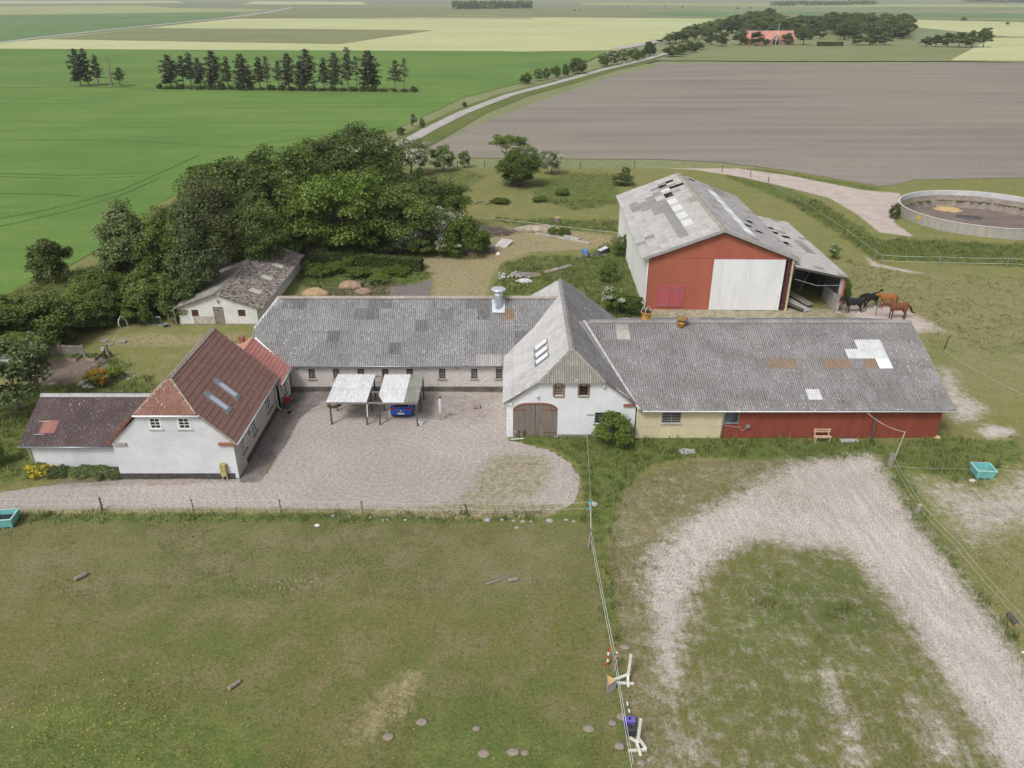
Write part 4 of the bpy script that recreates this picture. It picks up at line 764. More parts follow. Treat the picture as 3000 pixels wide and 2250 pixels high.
for (p, q, mt, w_) in (((1.95, 4.72), (-.2, 3.2), BRICK_RED, .17), ((6.83, 4.72), (7.6, 4.1), BRICK_RED, .2), ((7.6, 4.1), (8.6, 3.3), WHITE, .2), ((8.6, 3.3), (9.35, 2.7), BRICK_RED, .2)):
    m = MB(); m.bar((p[0], cy0 - .09, p[1] - .02), (q[0], cy0 - .09, q[1] - .02), .14, w_); m.build('verge_brick', mt, CB)
yf, yb_ = cy0 - .28, cy1 + .25; hyf = cy0 - .3
mb = MB()
slab(mb, [(cL[0], yf, cL[1]), (kL[0], yf, kL[1]), (kL[0], yb_, kL[1]), (cL[0], yb_, cL[1])][::-1]); slab(mb, [(kL[0], yf, kL[1]), (crx, cf, crz), (crx, cb, crz), (kL[0], yb_, kL[1])])
slab(mb, [(cR[0], yf, cR[1]), (kR[0], yf, kR[1]), (kR[0], yb_, kR[1]), (cR[0], yb_, cR[1])]); slab(mb, [(kR[0], yf, kR[1]), (crx, cf, crz), (crx, cb, crz), (kR[0], yb_, kR[1])])
slab(mb, [(kL[0], hyf, kL[1]), (kR[0], hyf, kR[1]), (crx, cf, crz)]); slab(mb, [(kL[0], yb_, kL[1]), (crx, cb, crz), (kR[0], yb_, kR[1])]); CROOF = mb.build('roof', E_CR, CB)
LY = yb_ - yf; ncy = 18; wdc = LY / ncy
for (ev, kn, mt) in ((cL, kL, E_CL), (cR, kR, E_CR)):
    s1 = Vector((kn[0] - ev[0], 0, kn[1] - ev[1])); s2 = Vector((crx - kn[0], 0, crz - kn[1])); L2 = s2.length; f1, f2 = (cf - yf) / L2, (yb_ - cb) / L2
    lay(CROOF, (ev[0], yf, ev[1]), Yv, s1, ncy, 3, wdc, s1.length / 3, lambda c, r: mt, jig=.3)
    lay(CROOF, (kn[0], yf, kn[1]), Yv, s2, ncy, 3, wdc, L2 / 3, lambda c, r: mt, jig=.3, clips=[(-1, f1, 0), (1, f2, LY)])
s3 = Vector((0, cf - hyf, crz - kL[1])); hb3 = (kR[0] - kL[0]) / 2
lay(CROOF, (kL[0] - .02, hyf, kL[1]), Xv, s3, 5, 2, (kR[0] - kL[0]) / 5, s3.length / 2, lambda c, r: E_GAB, name='gable_sheet', clips=[(-1, hb3 / s3.length, 0), (1, hb3 / s3.length, 2 * hb3)])
s4 = Vector((0, cb - yb_, crz - kL[1])); lay(CROOF, (kL[0] - .02, yb_, kL[1]), Xv, s4, 5, 2, (kR[0] - kL[0]) / 5, s4.length / 2, lambda c, r: E_CR, name='gable_sheet', clips=[(-1, hb3 / s4.length, 0), (1, hb3 / s4.length, 2 * hb3)])
caps(CROOF, (crx, cf - .05, crz + .08), (crx, cb, crz + .08), RIDGE_D, .46)
for x_ in (kL[0], kR[0]): caps(CROOF, (x_, hyf, kL[1] + .06), (crx, cf, crz + .07), RIDGE_D, .26, 4); caps(CROOF, (x_, yb_, kL[1] + .06), (crx, cb, crz + .07), RIDGE_D, .26, 4)
s2 = Vector((crx - kL[0], 0, crz - kL[1])).normalized(); n2 = s2.cross(Yv); n2 = n2 if n2.z > 0 else -n2
for k, yy in enumerate((53.35, 54.55, 55.9)):      # three roof lights with dark upstands
    o = Vector((kL[0] - .1, yy, kL[1] - .05)) + s2 * .15 + n2 * .1
    def sk2(mb, x0, x1, y0, y1, z0, z1): mb.hexa([o + Yv * x + s2 * y + n2 * z for z in (z0, z1) for x, y in ((x0, y0), (x1, y0), (x1, y1), (x0, y1))])
    m = MB(); sk2(m, -.03, .67, -.2, -.04, -.05, .05); sk2(m, -.02, .66, -.04, 1.16, -.06, .08); rw = m.build('roof_window', ZINC, CROOF); m = MB(); sk2(m, 0, .31, 0, 1.14, .081, .10); sk2(m, .33, .64, 0, 1.14, .081, .10); m.build('pane', CLEAR2, rw)
# ------------------------------------------------------------------ RIGHT BARN (long, low pitched; cream and red front)
rx0, rx1, ry0 = 9.25, 31.95, 50.72; rez, rrz, rry = 2.68, 6.0, 59.35; re_ = .42
RB = thing('red_fronted_barn', 'long low barn with brownish grey corrugated roof, cream and red front wall', 'barn', (20.6, 59.3, 0)); r2 = 2 * rry - ry0; ry_ = 15.72
mb = MB()
for (x0, x1, hs) in ((rx0, ry_, [(11.13, 1.28, 12.62, 2.27)]),):
    hx = hs[0]; ribbed(mb, (x0, ry0, 0), Xv, Zv, hx[0] - x0, rez + .1, -Yv, .18, .018); ribbed(mb, (hx[2], ry0, 0), Xv, Zv, x1 - hx[2], rez + .1, -Yv, .18, .018); ribbed(mb, (hx[0], ry0, 0), Xv, Zv, hx[2] - hx[0], hx[1], -Yv, .18, .018); ribbed(mb, (hx[0], ry0, hx[3]), Xv, Zv, hx[2] - hx[0], rez + .1 - hx[3], -Yv, .18, .018)
mb.build('cream_cladding', YEL_ST, RB)
window(RB, (11.13, ry0, 1.28), Xv, -Yv, 1.49, .99, 2, 6, IRONBAR, pane=PANE, rec=.06, fw=.07, bw=.03, sill=CONCW, sill_ext=.05)
xs = [ry_ + .02, 18.3, 20.7, 23.0, 25.3, 27.6, 29.9, rx1]
for i in range(len(xs) - 1):
    mb = MB()
    if i == 0: wall_faces(mb, [(0, 0), (xs[1] - xs[0] - .008, 0), (xs[1] - xs[0] - .008, rez + .1), (0, rez + .1)], [(.08, 1.32, 1.15, 2.2)], (xs[0], ry0, 0), Xv, Zv, -Yv)
    else: mb.box(xs[i] + .004, xs[i + 1] - .004, ry0 + random.uniform(-.006, .006), ry0 + .06, .02, rez + .1)
    mb.build('red_panel', RED_BW, RB)
window(RB, (xs[0] + .08, ry0, 1.32), Xv, -Yv, 1.07, .88, 1, 1, ZINC, pane=PANE_L, rec=.03, fw=.05, sill=ZINC, sill_h=.05, sill_ext=.02)
mb = MB(); mb.box(rx0 + .1, rx1 - .05, ry0 + .08, ry0 + .14, 0, rez); mb.poly([(rx1, ry0 + .06, 0), (rx1, r2, 0), (rx1, r2, rez), (rx1, rry, rrz - .1), (rx1, ry0 + .06, rez)]); mb.quad((rx0, r2, 0), (rx0, r2, rez), (rx1, r2, rez), (rx1, r2, 0)); mb.build('wall', RED_BW, RB)
mb = MB(); mb.box(10.2, 10.75, ry0 - .03, ry0 + .02, 2.2, 2.35); mb.build('air_vent', CONCW, RB); mb = MB(); mb.box(13.2, 13.75, ry0 - .03, ry0 + .02, 2.2, 2.35); mb.build('air_vent', CONCW, RB)
rsl = (rrz - rez) / (rry - ry0); e0, z0 = ry0 - re_, rez - rsl * re_ + .08
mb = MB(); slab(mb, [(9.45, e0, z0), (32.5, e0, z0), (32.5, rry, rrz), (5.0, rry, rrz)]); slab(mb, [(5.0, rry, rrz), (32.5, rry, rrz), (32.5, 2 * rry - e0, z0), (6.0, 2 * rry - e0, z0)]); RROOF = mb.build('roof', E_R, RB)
s = Vector((0, rry - e0, rrz - z0)); L = s.length; nc = 26; wdr = 1.05; ox = 32.55 - nc * wdr
c1 = {(21, 6), (22, 6), (20, 5), (21, 5), (22, 5)}; c2 = {(22, 4)}; rst = {(14, 4), (15, 4), (18, 4), (19, 4), (21, 4)}
def rmat(c, r):
    if (c, r) in c1: return CLEAR1
    if (c, r) in c2: return CLEAR2
    if (c, r) in rst: return RUSTY
    if (c, r) == (16, 1): return CLEAR1
    if (c, r) == (3, 8): return GREYP
    if (c, r) == (3, 7): return CLEAR3
    return E_R
lay(RROOF, (ox, e0, z0), Xv, s, nc, 9, wdr, L / 9, rmat, clips=[(-1, -3.8 / L, ox - 9.4)])
lay(RROOF, (ox, 2 * rry - e0, z0), Xv, Vector((0, e0 - rry, rrz - z0)), nc, 9, wdr, L / 9, lambda c, r: CLEAR2 if (r == 3 and c in (9, 10, 14, 4)) else E_CR)
caps(RROOF, (6.3, rry, rrz + .07), (32.55, rry, rrz + .07), RIDGE_D, .7)
m = MB(); m.bar((32.56, e0, z0 + .02), (32.56, rry, rrz + .02), .14, .12); m.bar((32.56, rry, rrz + .02), (32.56, 2 * rry - e0, z0 + .02), .14, .12); m.build('verge_cap', RIDGE_D, RROOF)
mb = MB(); mb.bar((9.35, e0 - .05, z0 + .1), (5.9, rry - .05, rrz + .05), .16, .1); mb.build('valley_flashing', plain('pale_flashing', (.5, .49, .47), .8), RROOF)
m = MB(); m.tube([(9.6, e0 - .07, z0 - .05), (32.6, e0 - .07, z0 - .07)], .06, 8); m.build('gutter', GUTTER, RB, True)
pipe(RB, [(ry_ - .02, e0 - .07, z0 - .05), (ry_ - .02, ry0 - .1, z0 - .35), (ry_ - .02, ry0 - .1, .05)], .06, GUTTER, 'downpipe')
for nm, x, up, lab in (('vent_pipe', 11.05, .75, 'open rusty orange vent pipe with bent straps on the ridge'), ('capped_vent', 13.75, .62, 'rusty orange roof vent with a flat mossy cap')):
    yv_, zv_ = (rry + .55, rrz - .35) if up > .7 else (rry - .6, rrz - .3); v_ = thing(nm, lab, 'roof vent', (x, yv_, zv_))
    m = MB(); m.lathe((x, yv_, zv_), [(.42, 0), (.42, .12), (.36, .14), (.36, up), (.46, up + .14), (.46, up + .2)] if up > .7 else [(.3, 0), (.3, .35), (.32, .37), (.32, .42), (.29, .44), (.29, up)], 18); m.build('shaft', VENT_O, v_, True)
    if up > .7:
        m = MB(); m.lathe((x, yv_, zv_ + .95), [(.40, 0), (.40, .01)], 16); m.build('dark_mouth', VOID, v_)
        for a in (.3, 1.7, 2.9, 4.3): m = MB(); m.tube([(x + .4 * math.cos(a), yv_ + .4 * math.sin(a), zv_ + .9), (x + .34 * math.cos(a), yv_ + .34 * math.sin(a), zv_ + 1.25), (x + .2 * math.cos(a + .5), yv_ + .2 * math.sin(a), zv_ + 1.42)], .025, 6); m.build('strap', GUTTER if a != 1.7 else VENT_O, v_)
    else: m = MB(); m.lathe((x, yv_, zv_ + up), [(.25, .05), (.48, .12), (.5, .17), (.3, .24), (.001, .27)], 14); m.build('cap', plain('mossy_cap', (.26, .17, .07), .9, .35, 4), v_, True)
# ------------------------------------------------------------------ MACHINE HALL
HR = R(-1.2)
HALL = thing('machine_hall', 'tall red and white machine hall with patched grey roof full of holes', 'hall', (14.03, 77.55, 0), HR)
HM = wm(HALL)
def hq(x, y, z): return HM @ Vector((x, y, z))
hu, hv = (HM.to_3x3() @ Xv), (HM.to_3x3() @ Yv)
HW, HL, HE, HRZ = 14.8, 27.0, 5.75, 8.55; hm = HW / 2; hsl = (HRZ - HE) / hm
mb = MB(); ribbed(mb, hq(0, 0, 5.62), hu, Zv, HW, 0, -hv, .2, .02, lambda x: .1 + hsl * (hm - abs(x - hm)) + .05); mb.build('red_gable', RED_ST, HALL)
mb = MB(); ribbed(mb, hq(0, 0, 0), hu, Zv, 6.95, 5.6, -hv, .2, .02); mb.build('red_front_wall', RED_ST, HALL)
mb = MB(); ribbed(mb, hq(6.75, -.16, .05), hu, Zv, 7.35, 5.6, -hv, .2, .02); SLD = mb.build('sliding_door', WHT_ST, HALL)
mb = MB(); mb.bar(hq(6.7, -.14, 5.66), hq(14.9, -.14, 5.66), .1, .09); mb.build('door_rail', RED_DR, HALL)
mb = MB(); mb.bar(hq(14.5, -.06, 0), hq(14.5, -.06, 5.7), .34, .1, (0, 1, 0)); mb.build('dark_jamb', plain('dark_red', (.10, .03, .03), .8), HALL)
mb = MB(); mb.tube([hq(14.85, -.2, 0), hq(14.85, -.2, 5.8)], .11, 8); mb.build('corner_pipe', plain('cream_post', (.55, .47, .27), .7, .15), HALL)
mb = MB(); mb.bar(hq(0, -.03, 0), hq(0, -.03, 5.7), .14, .14, (0, 1, 0)); mb.build('corner_post', WHT_ST, HALL)
rdp = [(1.25, .3, 2.62, 2.72), (2.66, .3, 4.03, 2.72)]; m = MB(); m.box(1.2, 4.08, -.055, -.03, .25, 2.78, HM); rdr = m.build('wicket_frame', RED_ST, HALL)
for a, b, c, d in rdp:
    m = MB(); m.box(a, c, -.10, -.058, b, d, HM); lf = m.build('door_leaf', RED_DR, HALL)
    for z in (.5, 2.3): m = MB(); m.box(a, c - .4, -.118, -.102, z, z + .05, HM); m.build('hinge_bar', ZINC, lf)
m = MB(); m.box(7.25, 7.6, -.035, -.02, 6.6, 7.05, HM); m.build('gable_hatch', RED_DR, HALL)
# side wall: precast ribs
mb = MB()
ribbed(mb, hq(0, HL, 0), -hv, Zv, HL, HE, -hu, .9, .035); mb.build('side_wall', WALL_ST, HALL)
mb = MB(); mb.quad(hq(HW, 0, 0), hq(HW, HL, 0), hq(HW, HL, HE), hq(HW, 0, HE)); mb.poly([hq(0, HL, 0), hq(0, HL, HE), hq(hm, HL, HRZ), hq(HW, HL, HE), hq(HW, HL, 0)]); mb.build('back_wall', WALL_ST, HALL)
mb = MB(); mb.quad(hq(.2, .1, .03), hq(HW - .2, .1, .03), hq(HW - .2, HL - .1, .03), hq(.2, HL - .1, .03)); mb.quad(hq(.1, .1, 0), hq(.1, HL, 0), hq(.1, HL, HE), hq(.1, .1, HE)); mb.build('interior', VOID, HALL)
ov = .6; eL, eZ = -ov, HE - hsl * ov + .12; YO = -.45; SLP = Vector((hm + ov, 0, HRZ + .12 - eZ)); SLn = SLP.length; NC = 26; NR = 8; wdh = (HL + .9) / NC; lnh = SLn / NR
mb = MB()
for y in [i * 4.5 for i in range(7)]:
    for sg in (0, 1): mb.bar(hq(-.0 if sg == 0 else HW, y, HE), hq(hm, y, HRZ - .1), .12, .3)
for k in range(8):
    t = (k + .5) / 8
    for sg in (1, -1): p = hm - sg * (hm * (1 - t)); z = HE + (HRZ - HE) * t; mb.bar(hq(p, YO + .2, z + .02), hq(p, HL, z + .02), .08, .12)
HROOF = mb.build('roof_frame', WOOD_D, HALL)
mb = MB(); mb.bar(hq(eL - .02, YO, eZ - .02), hq(hm, YO, HRZ + .1), .08, .3); mb.bar(hq(hm, YO, HRZ + .1), hq(HW + ov + .02, YO, eZ - .02), .08, .3); mb.build('barge_board', plain('grey_barge', (.34, .345, .33), .8, .12), HROOF)
holesL = {(23, 6), (20, 6), (20, 7), (17, 5), (18, 5), (22, 5)}
darkL = {(c, 4) for c in range(2, 17)} | {(c, 3) for c in range(12, 20)} | {(c, 2) for c in range(15, 19)} | {(16, 1), (17, 1), (18, 1), (19, 4), (20, 4), (21, 5), (18, 6), (12, 7), (13, 7), (19, 1), (4, 0), (5, 1), (22, 4), (23, 5), (21, 6)}
clearL = {(c, 5) for c in range(4, 17)} | {(19, 5), (20, 5)}
def hmL(c, r):
    if (c, r) in holesL: return None
    if (c, r) in clearL: return CLEAR1 if (c + r) % 3 else CLEAR3
    return E_HD if (c, r) in darkL else E_H
holesR = {(10, 2), (24, 6), (25, 7), (6, 2), (7, 3)}
clearR = {(c, 4) for c in range(3, 22)}
def hmR(c, r):
    if (c, r) in holesR: return None
    if (c, r) in clearR: return CLEAR1 if c % 4 else CLEAR2
    if (c * 5 + r * 3) % 17 == 0 or (c > 20 and r in (2, 3)): return E_HD
    return E_HR
SW = HM.to_3x3()
lay(HROOF, hq(eL, YO, eZ), hv, SW @ SLP, NC, NR, wdh, lnh, hmL, jig=1.2)
lay(HROOF, hq(HW + ov, YO, eZ), hv, SW @ Vector((-(hm + ov), 0, HRZ + .12 - eZ)), NC, NR, wdh, lnh, hmR, jig=1.2)
caps(HROOF, hq(hm, YO, HRZ + .2), hq(hm, HL + .45, HRZ + .2), RIDGE, .62)
mb = MB(); mb.tube([hq(-.07, HL - .2, 0), hq(-.07, HL - .2, HE - .3)], .05, 6); mb.build('downpipe', GUTTER, HALL)
# ------------------------------------------------------------------ OPEN LEAN-TO on the hall's right side
LT = thing('lean_to', 'open-fronted lean-to shed with pale corrugated roof right of the red hall', 'shed', (31.5, 76.7, 0), HR); LM = wm(LT)
lx, ly = 14.95, 20.9                                # in hall coordinates
a0, a1 = Vector((14.9, -.75)), Vector((20.35, -.75)); zt, zo = 5.0, 3.85
def lq(x, y, z): return hq(x, y, z)
mb = MB(); mb.quad(lq(20.1, -.5, 0), lq(20.1, ly, 0), lq(20.1, ly, 3.6), lq(20.1, -.5, 3.6)); mb.quad(lq(20.1, ly, 0), lq(14.9, ly, 0), lq(14.9, ly, 4.8), lq(20.1, ly, 3.6)); mb.build('wall', plain('dark_boards', (.10, .095, .095), .9, .3, 1, 10, .3, stretch=(3, 3, .3)), LT)
mb = MB(); mb.box(19.9, 20.06, -.5, 3.6, 0, 1.75, HM); mb.build('concrete_panel', CONCW, LT); mb = MB(); mb.box(20.14, 20.2, -.5, ly, 0, 3.6, HM); mb.build('red_side', RED_DR, LT)
mb = MB(); mb.bar(lq(20.02, -.55, 0), lq(20.02, -.55, 3.75), .3, .2, (0, 1, 0)); mb.build('front_post', plain('pinkish_post', (.36, .30, .28), .9, .25), LT); mb = MB(); mb.bar(lq(20.25, -.55, .9), lq(20.25, -.55, 3.75), .24, .14, (0, 1, 0)); mb.build('red_board', RED_DR, LT)
mb = MB(); mb.bar(lq(19.95, -.6, .02), lq(20.5, -.6, .02), .5, .1); mb.build('footing', CONCW, LT)
LS = Vector((14.9 - 20.5, 0, zt - zo)); mb = MB()
for k in range(6): t = (k + .3) / 6; p = lq(20.5 + LS.x * t, 0, zo + LS.z * t - .08); mb.bar(p - hv * .7, p + hv * ly, .08, .1)
mb.bar(lq(20.5, -.78, zo - .05), lq(14.9, -.78, zt - .05), .06, .22); LTR = mb.build('roof_frame', WOOD_D, LT)
hl = {(15, 3), (14, 4), (13, 3), (12, 2), (9, 3)}
lay(LTR, lq(20.6, -.85, zo), hv, SW @ LS, 21, 5, 1.04, LS.length / 5, lambda c, r: None if (c, r) in hl else (E_HD if (c * 3 + r * 5) % 13 == 0 or (r == 1 and 7 < c < 12) else E_H), jig=1.2)
m = MB(); m.tube([lq(15.2, -.4, 3.6), lq(17.5, -.5, 2.95), lq(19.9, -.55, 3.0)], .015, 5); m.build('cable', GUTTER, LT)
# boards leaning and lying under the lean-to
for k, (x, y, ln, a, mt) in enumerate(((16.3, 1.0, 4.6, .55, CONCW), (15.8, .4, 3.4, .75, WOOD_D), (16.9, 2.4, 5.2, .5, WOOD_W))):
    m = MB(); c = hq(x, y, .12 + .1 * k); d = Vector((math.sin(a), -math.cos(a), 0)); m.bar(c + Vector((-d.x, -d.y, .25)) * ln * .5, c + Vector((d.x, d.y, -.02)) * ln * .35, 1.0 if k != 1 else .6, .05)
    tag(m.build('board', mt), ('pale flat board lying at the mouth of the lean-to', 'dark broken board lying beside the hall corner', 'grey board lying deeper inside the lean-to')[k], 'board')
for k in range(7):
    m = MB(); m.bar(hq(18.0 + k * .22, 5.5 + k * 1.1, .05), hq(19.2 + k * .1, 6 + k * 1.15, 3.0), .14, .14)
    tag(m.build('leaning_pole', WOOD_W), 'grey pole leaning against the dark lean-to wall', 'pole', 'poles leaning in the lean-to')
# ------------------------------------------------------------------ OLD SHED (mossy roof)
sx0, sx1, sy0, sy1 = -33.5, -25.6, 73.1, 90.5; sz, srz, srx = 1.95, 3.4, -29.4
SHED = thing('mossy_shed', 'low white shed with moss-covered roof behind the long barn', 'shed', (-29.5, 82, 0)); skew = -.035
def sq(x, y, z): return Vector((x + (y - sy0) * -skew * 0 , y, z))
mb = MB(); sh = [(1.35, .95, 2.05, 1.65), (3.55, 0, 4.6, 1.95), (6.0, .95, 6.75, 1.65)]; wall_faces(mb, [(0, 0), (sx1 - sx0, 0), (sx1 - sx0, sz + .1), (srx - sx0, srz - .05), (0, sz + .1)], sh, (sx0, sy0, 0), Xv, Zv, -Yv)
mb.quad((sx1, sy0, 0), (sx1, sy1, 0), (sx1, sy1, sz), (sx1, sy0, sz)); mb.quad((sx0, sy0, 0), (sx0, sy0, sz), (sx0, sy1, sz), (sx0, sy1, 0)); mb.poly([(sx0, sy1, 0), (sx0, sy1, sz), (srx, sy1, srz), (sx1, sy1, sz), (sx1, sy1, 0)]); mb.build('wall', W_SHED, SHED)
mb = MB(); mb.box(sx0 + .05, sx1 - .05, sy0 - .04, sy0 + .01, 0, .16); mb.build('plinth', SILL, SHED)
mb = MB(); mb.box(sx0 + 1.4, sx0 + 3.6, sy0 - .012, sy0 + .02, .1, .95); mb.build('bare_render', plain('bare_render', (.44, .40, .35), .95, .25, 3), SHED)
for (a, b, c, d) in (sh[0], sh[2]): window(SHED, (sx0 + a, sy0, b), Xv, -Yv, c - a, d - b, 4, 4, RUST, pane=glass_mat('brown_pane', (.045, .03, .025), .3), rec=.08, fw=.04, bw=.018, sill=None)
a, b, c, d = sh[1]; m = MB(); m.box(sx0 + a, sx0 + c, sy0 + .1, sy0 + .13, 0, d); dd = m.build('door', WOOD_D, SHED)
for i in range(7): x = sx0 + a + i * (c - a) / 7; m = MB(); m.box(x + .006, x + (c - a) / 7 - .006, sy0 + .05, sy0 + .1, .02, d - .02); m.build('plank', WOOD_W, dd)
for z in (.3, 1.55): m = MB(); m.box(sx0 + a - .05, sx0 + a + .6, sy0 + .025, sy0 + .05, z, z + .05); m.build('hinge_bar', RUST, dd)
m = MB(); m.lathe((srx + .1, sy0 - .1, 2.45), [(.05, 0), (.12, .05), (.12, .28), (.05, .33)], 8); m.build('yard_lamp', CONCW, SHED)
o_ = .35; z0 = sz - .02; yy0, yy1 = sy0 - .3, sy1 + .3
mb = MB(); slab(mb, [(sx1 + .6, yy0, z0 - .12), (sx1 + .6, yy1, z0 - .12), (srx, yy1, srz), (srx, yy0, srz)]); slab(mb, [(srx, yy0, srz), (srx, yy1, srz), (sx0 - o_, yy1, z0 - .12), (sx0 - o_, yy0, z0 - .12)]); SROOF = mb.build('roof', E_SH, SHED)
s = Vector((srx - sx1 - .6, 0, srz - z0 + .12)); s5 = Vector((srx - sx0 + o_, 0, srz - z0 + .12)); ncs = 17; wds = (yy1 - yy0) / ncs
lay(SROOF, (sx1 + .6, yy0, z0 - .12), Yv, s, ncs, 4, wds, s.length / 4, lambda c, r: CLEAR3 if (r == 1 and c in (3, 7)) or (c, r) == (11, 1) else E_SH)
lay(SROOF, (sx0 - o_, yy0, z0 - .12), Yv, s5, ncs, 4, wds, s5.length / 4, lambda c, r: E_SHL)
caps(SROOF, (srx, yy0, srz + .07), (srx, yy1, srz + .07), RIDGE_D, .4)
# ------------------------------------------------------------------ SLURRY TANK
TZ = 1.5
TANK = thing('slurry_tank', 'round open concrete slurry tank beside the bare field', 'tank', TC)
CPAN = plain('tank_concrete', (.37, .35, .315), .9, .12, .6, 10, .2, stretch=(3, 3, .5), dirt=(.33, .29, .17), dirt_amt=.6); CIN = plain('tank_inside', (.33, .285, .25), .95, .2, .8, 10, .2, stretch=(1, 1, 3), dirt=(.14, .10, .08), dirt_amt=.8); CTOP = plain('tank_top_band', (.52, .53, .53), .8, .12, .6)
def ringm(r0, r1, z0, z1, a0, a1, k=3):
    m = MB()
    for i in range(k):
        b0, b1 = a0 + (a1 - a0) * i / k, a0 + (a1 - a0) * (i + 1) / k; p = lambda r, a, z: (TC.x + r * math.cos(a), TC.y + r * math.sin(a), z)
        m.hexa([p(r1, b0, z0), p(r1, b1, z0), p(r0, b1, z0), p(r0, b0, z0), p(r1, b0, z1), p(r1, b1, z1), p(r0, b1, z1), p(r0, b0, z1)])
    return m
NT = 36
for i in range(NT):
    a0, a1 = 2 * math.pi * i / NT, 2 * math.pi * (i + 1) / NT
    for j in range(4): z0 = -.1 + j * .385; pn = ringm(TR_ - .12, TR_ + random.uniform(-.008, .008), z0 + .01, z0 + .375, a0 + .0016, a1 - .0016, 2).build('wall_panel', CPAN, TANK)
    m = ringm(TR_ - .02, TR_ + .05, 0, 1.45, a1 - .006, a1 + .006, 1).build('rib', CPAN, TANK)
m = ringm(TR_ - .16, TR_ - .125, -1.8, .75, 0, 2 * math.pi, 96).build('inner_wall', CIN, TANK); m = ringm(TR_ - .17, TR_ - .121, 1.0 - .25, 1.455, 0, 2 * math.pi, 96).build('inner_band', CTOP, TANK); m = ringm(TR_ - .14, TR_ + .06, 1.455, 1.52, 0, 2 * math.pi, 96).build('rim', plain('rim_concrete', (.60, .575, .545), .8, .1), TANK)
m = MB(); m.lathe((TC.x, TC.y, 0), [(TR_ - .1, -.0), (.001, .02)], 96); 
SLUR = plain('slurry_crust', (.185, .145, .125), .95, .2, .5, 4, .4, dirt=(.13, .10, .09), dirt_amt=.6)
m = MB(); m.poly([(TC.x + (TR_ - .17) * math.cos(2 * math.pi * i / 96), TC.y + (TR_ - .17) * math.sin(2 * math.pi * i / 96), -1.2) for i in range(96)]); m.build('slurry', SLUR, TANK)
def blob(c, rx, ry, h, n=20, seed=1, rings=3):
    rr = random.Random(seed); k = [1 + rr.uniform(-.22, .22) for _ in range(n)]; m = MB()
    prev = None; R_ = []
    for j in range(rings + 1): t = 1 - j / (rings + .3); R_.append([(c[0] + rx * k[i] * t * math.cos(2 * math.pi * i / n), c[1] + ry * k[i] * t * math.sin(2 * math.pi * i / n), c[2] + h * (1 - t * t) + rr.uniform(0, h * .12)) for i in range(n)])
    m.loft(R_); return m
sp = P(2400 + 1390 * .27125, 500 + 415 * .27125, -1.2); blob((sp.x, sp.y, -1.2), 2.1, 1.9, .25, 22, 3).build('straw_heap', plain('straw', (.48, .36, .16), .95, .25, 3), TANK)
sp = P(2400 + 1620 * .27125, 500 + 505 * .27125, -1.2); blob((sp.x, sp.y, -1.195), 2.2, 1.5, .03, 22, 4).build('dark_pool', plain('wet_slurry', (.055, .052, .058), .15, .2, 1), TANK)
ag = math.atan2(P(2723, 652).y - TC.y, P(2723, 652).x - TC.x); q = lambda da, z: Vector((TC.x + (TR_ + .07) * math.cos(ag + da), TC.y + (TR_ + .07) * math.sin(ag + da), z))
WS = thing('warning_sign', 'yellow triangular warning sign on the tank wall', 'sign', q(0, .9)); YS = plain('sign_yellow', (.75, .58, .03), .6, .05, 2, 10, 0)
m = MB(); m.poly([q(-.03, .95), q(.03, .95), q(0, 1.42)]); m.poly([q(-.03, .6), q(.03, .6), q(.03, .92), q(-.03, .92)]); m.build('plate', YS, WS)
m = MB(); q2 = lambda da, z: Vector((TC.x + (TR_ + .075) * math.cos(ag + da), TC.y + (TR_ + .075) * math.sin(ag + da), z)); m.poly([q2(-.004, 1.07), q2(.004, 1.07), q2(.004, 1.25), q2(-.004, 1.25)]); m.poly([q2(-.004, 1.0), q2(.004, 1.0), q2(.004, 1.04), q2(-.004, 1.04)])
for z in (.67, .75, .83): m.poly([q2(-.016, z), q2(.016, z), q2(.016, z + .025), q2(-.016, z + .025)])
m.build('symbol', VOID, WS)
# ------------------------------------------------------------------ FAR FARMHOUSE
ff = P(2080 + 1050 * .1808, 70 + 335 * .1808); FY = ff.y
fx = lambda X: (2080 + X * .1808 - 1500) * (ff.y * _cp + 28 * _sp) / FPX
FAR = thing('far_farmhouse', 'distant farmhouse with long red tile roof in front of the wood', 'house', (ff.x, FY + 6, 0)); FX0, FX1 = fx(600), fx(1385); fe, fr = 3.2, 7.9; T_F = eternit('far_red_tile', (.50, .235, .18), (.46, .21, .16), 0, 0); B_F = plain('far_brick', (.36, .2, .16), .9, .15, 1)
mb = MB(); mb.box(FX0 + .5, FX1 - .5, FY + 1, FY + 13, 0, fe); mb.poly([(FX1 - .4, FY + 1, fe), (FX1 - .4, FY + 13, fe), (FX1 - .4, FY + 7, fr)]); mb.build('wall', B_F, FAR)
mb = MB(); slab(mb, [(FX0, FY + .4, fe - .3), (FX1, FY + .4, fe - .3), (FX1, FY + 7, fr), (FX0, FY + 7, fr)], .2); slab(mb, [(FX0, FY + 7, fr), (FX1, FY + 7, fr), (FX1, FY + 13.6, fe - .3), (FX0, FY + 13.6, fe - .3)], .2); FRF = mb.build('roof', T_F, FAR)
s = Vector((0, 6.6, fr - fe + .3)); nf = 20; lay(FRF, (FX0, FY + .4, fe - .3), Xv, s, nf, 4, (FX1 - FX0) / nf, s.length / 4, lambda c, r: T_F, 'tile', 'tile_strip', (), 0, 6)
mb = MB(); mb.bar((FX0, FY + 7, fr + .1), (FX1, FY + 7, fr + .1), .4, .2); mb.build('ridge_cap', RIDGE_W, FRF); gx_ = fx(1070)
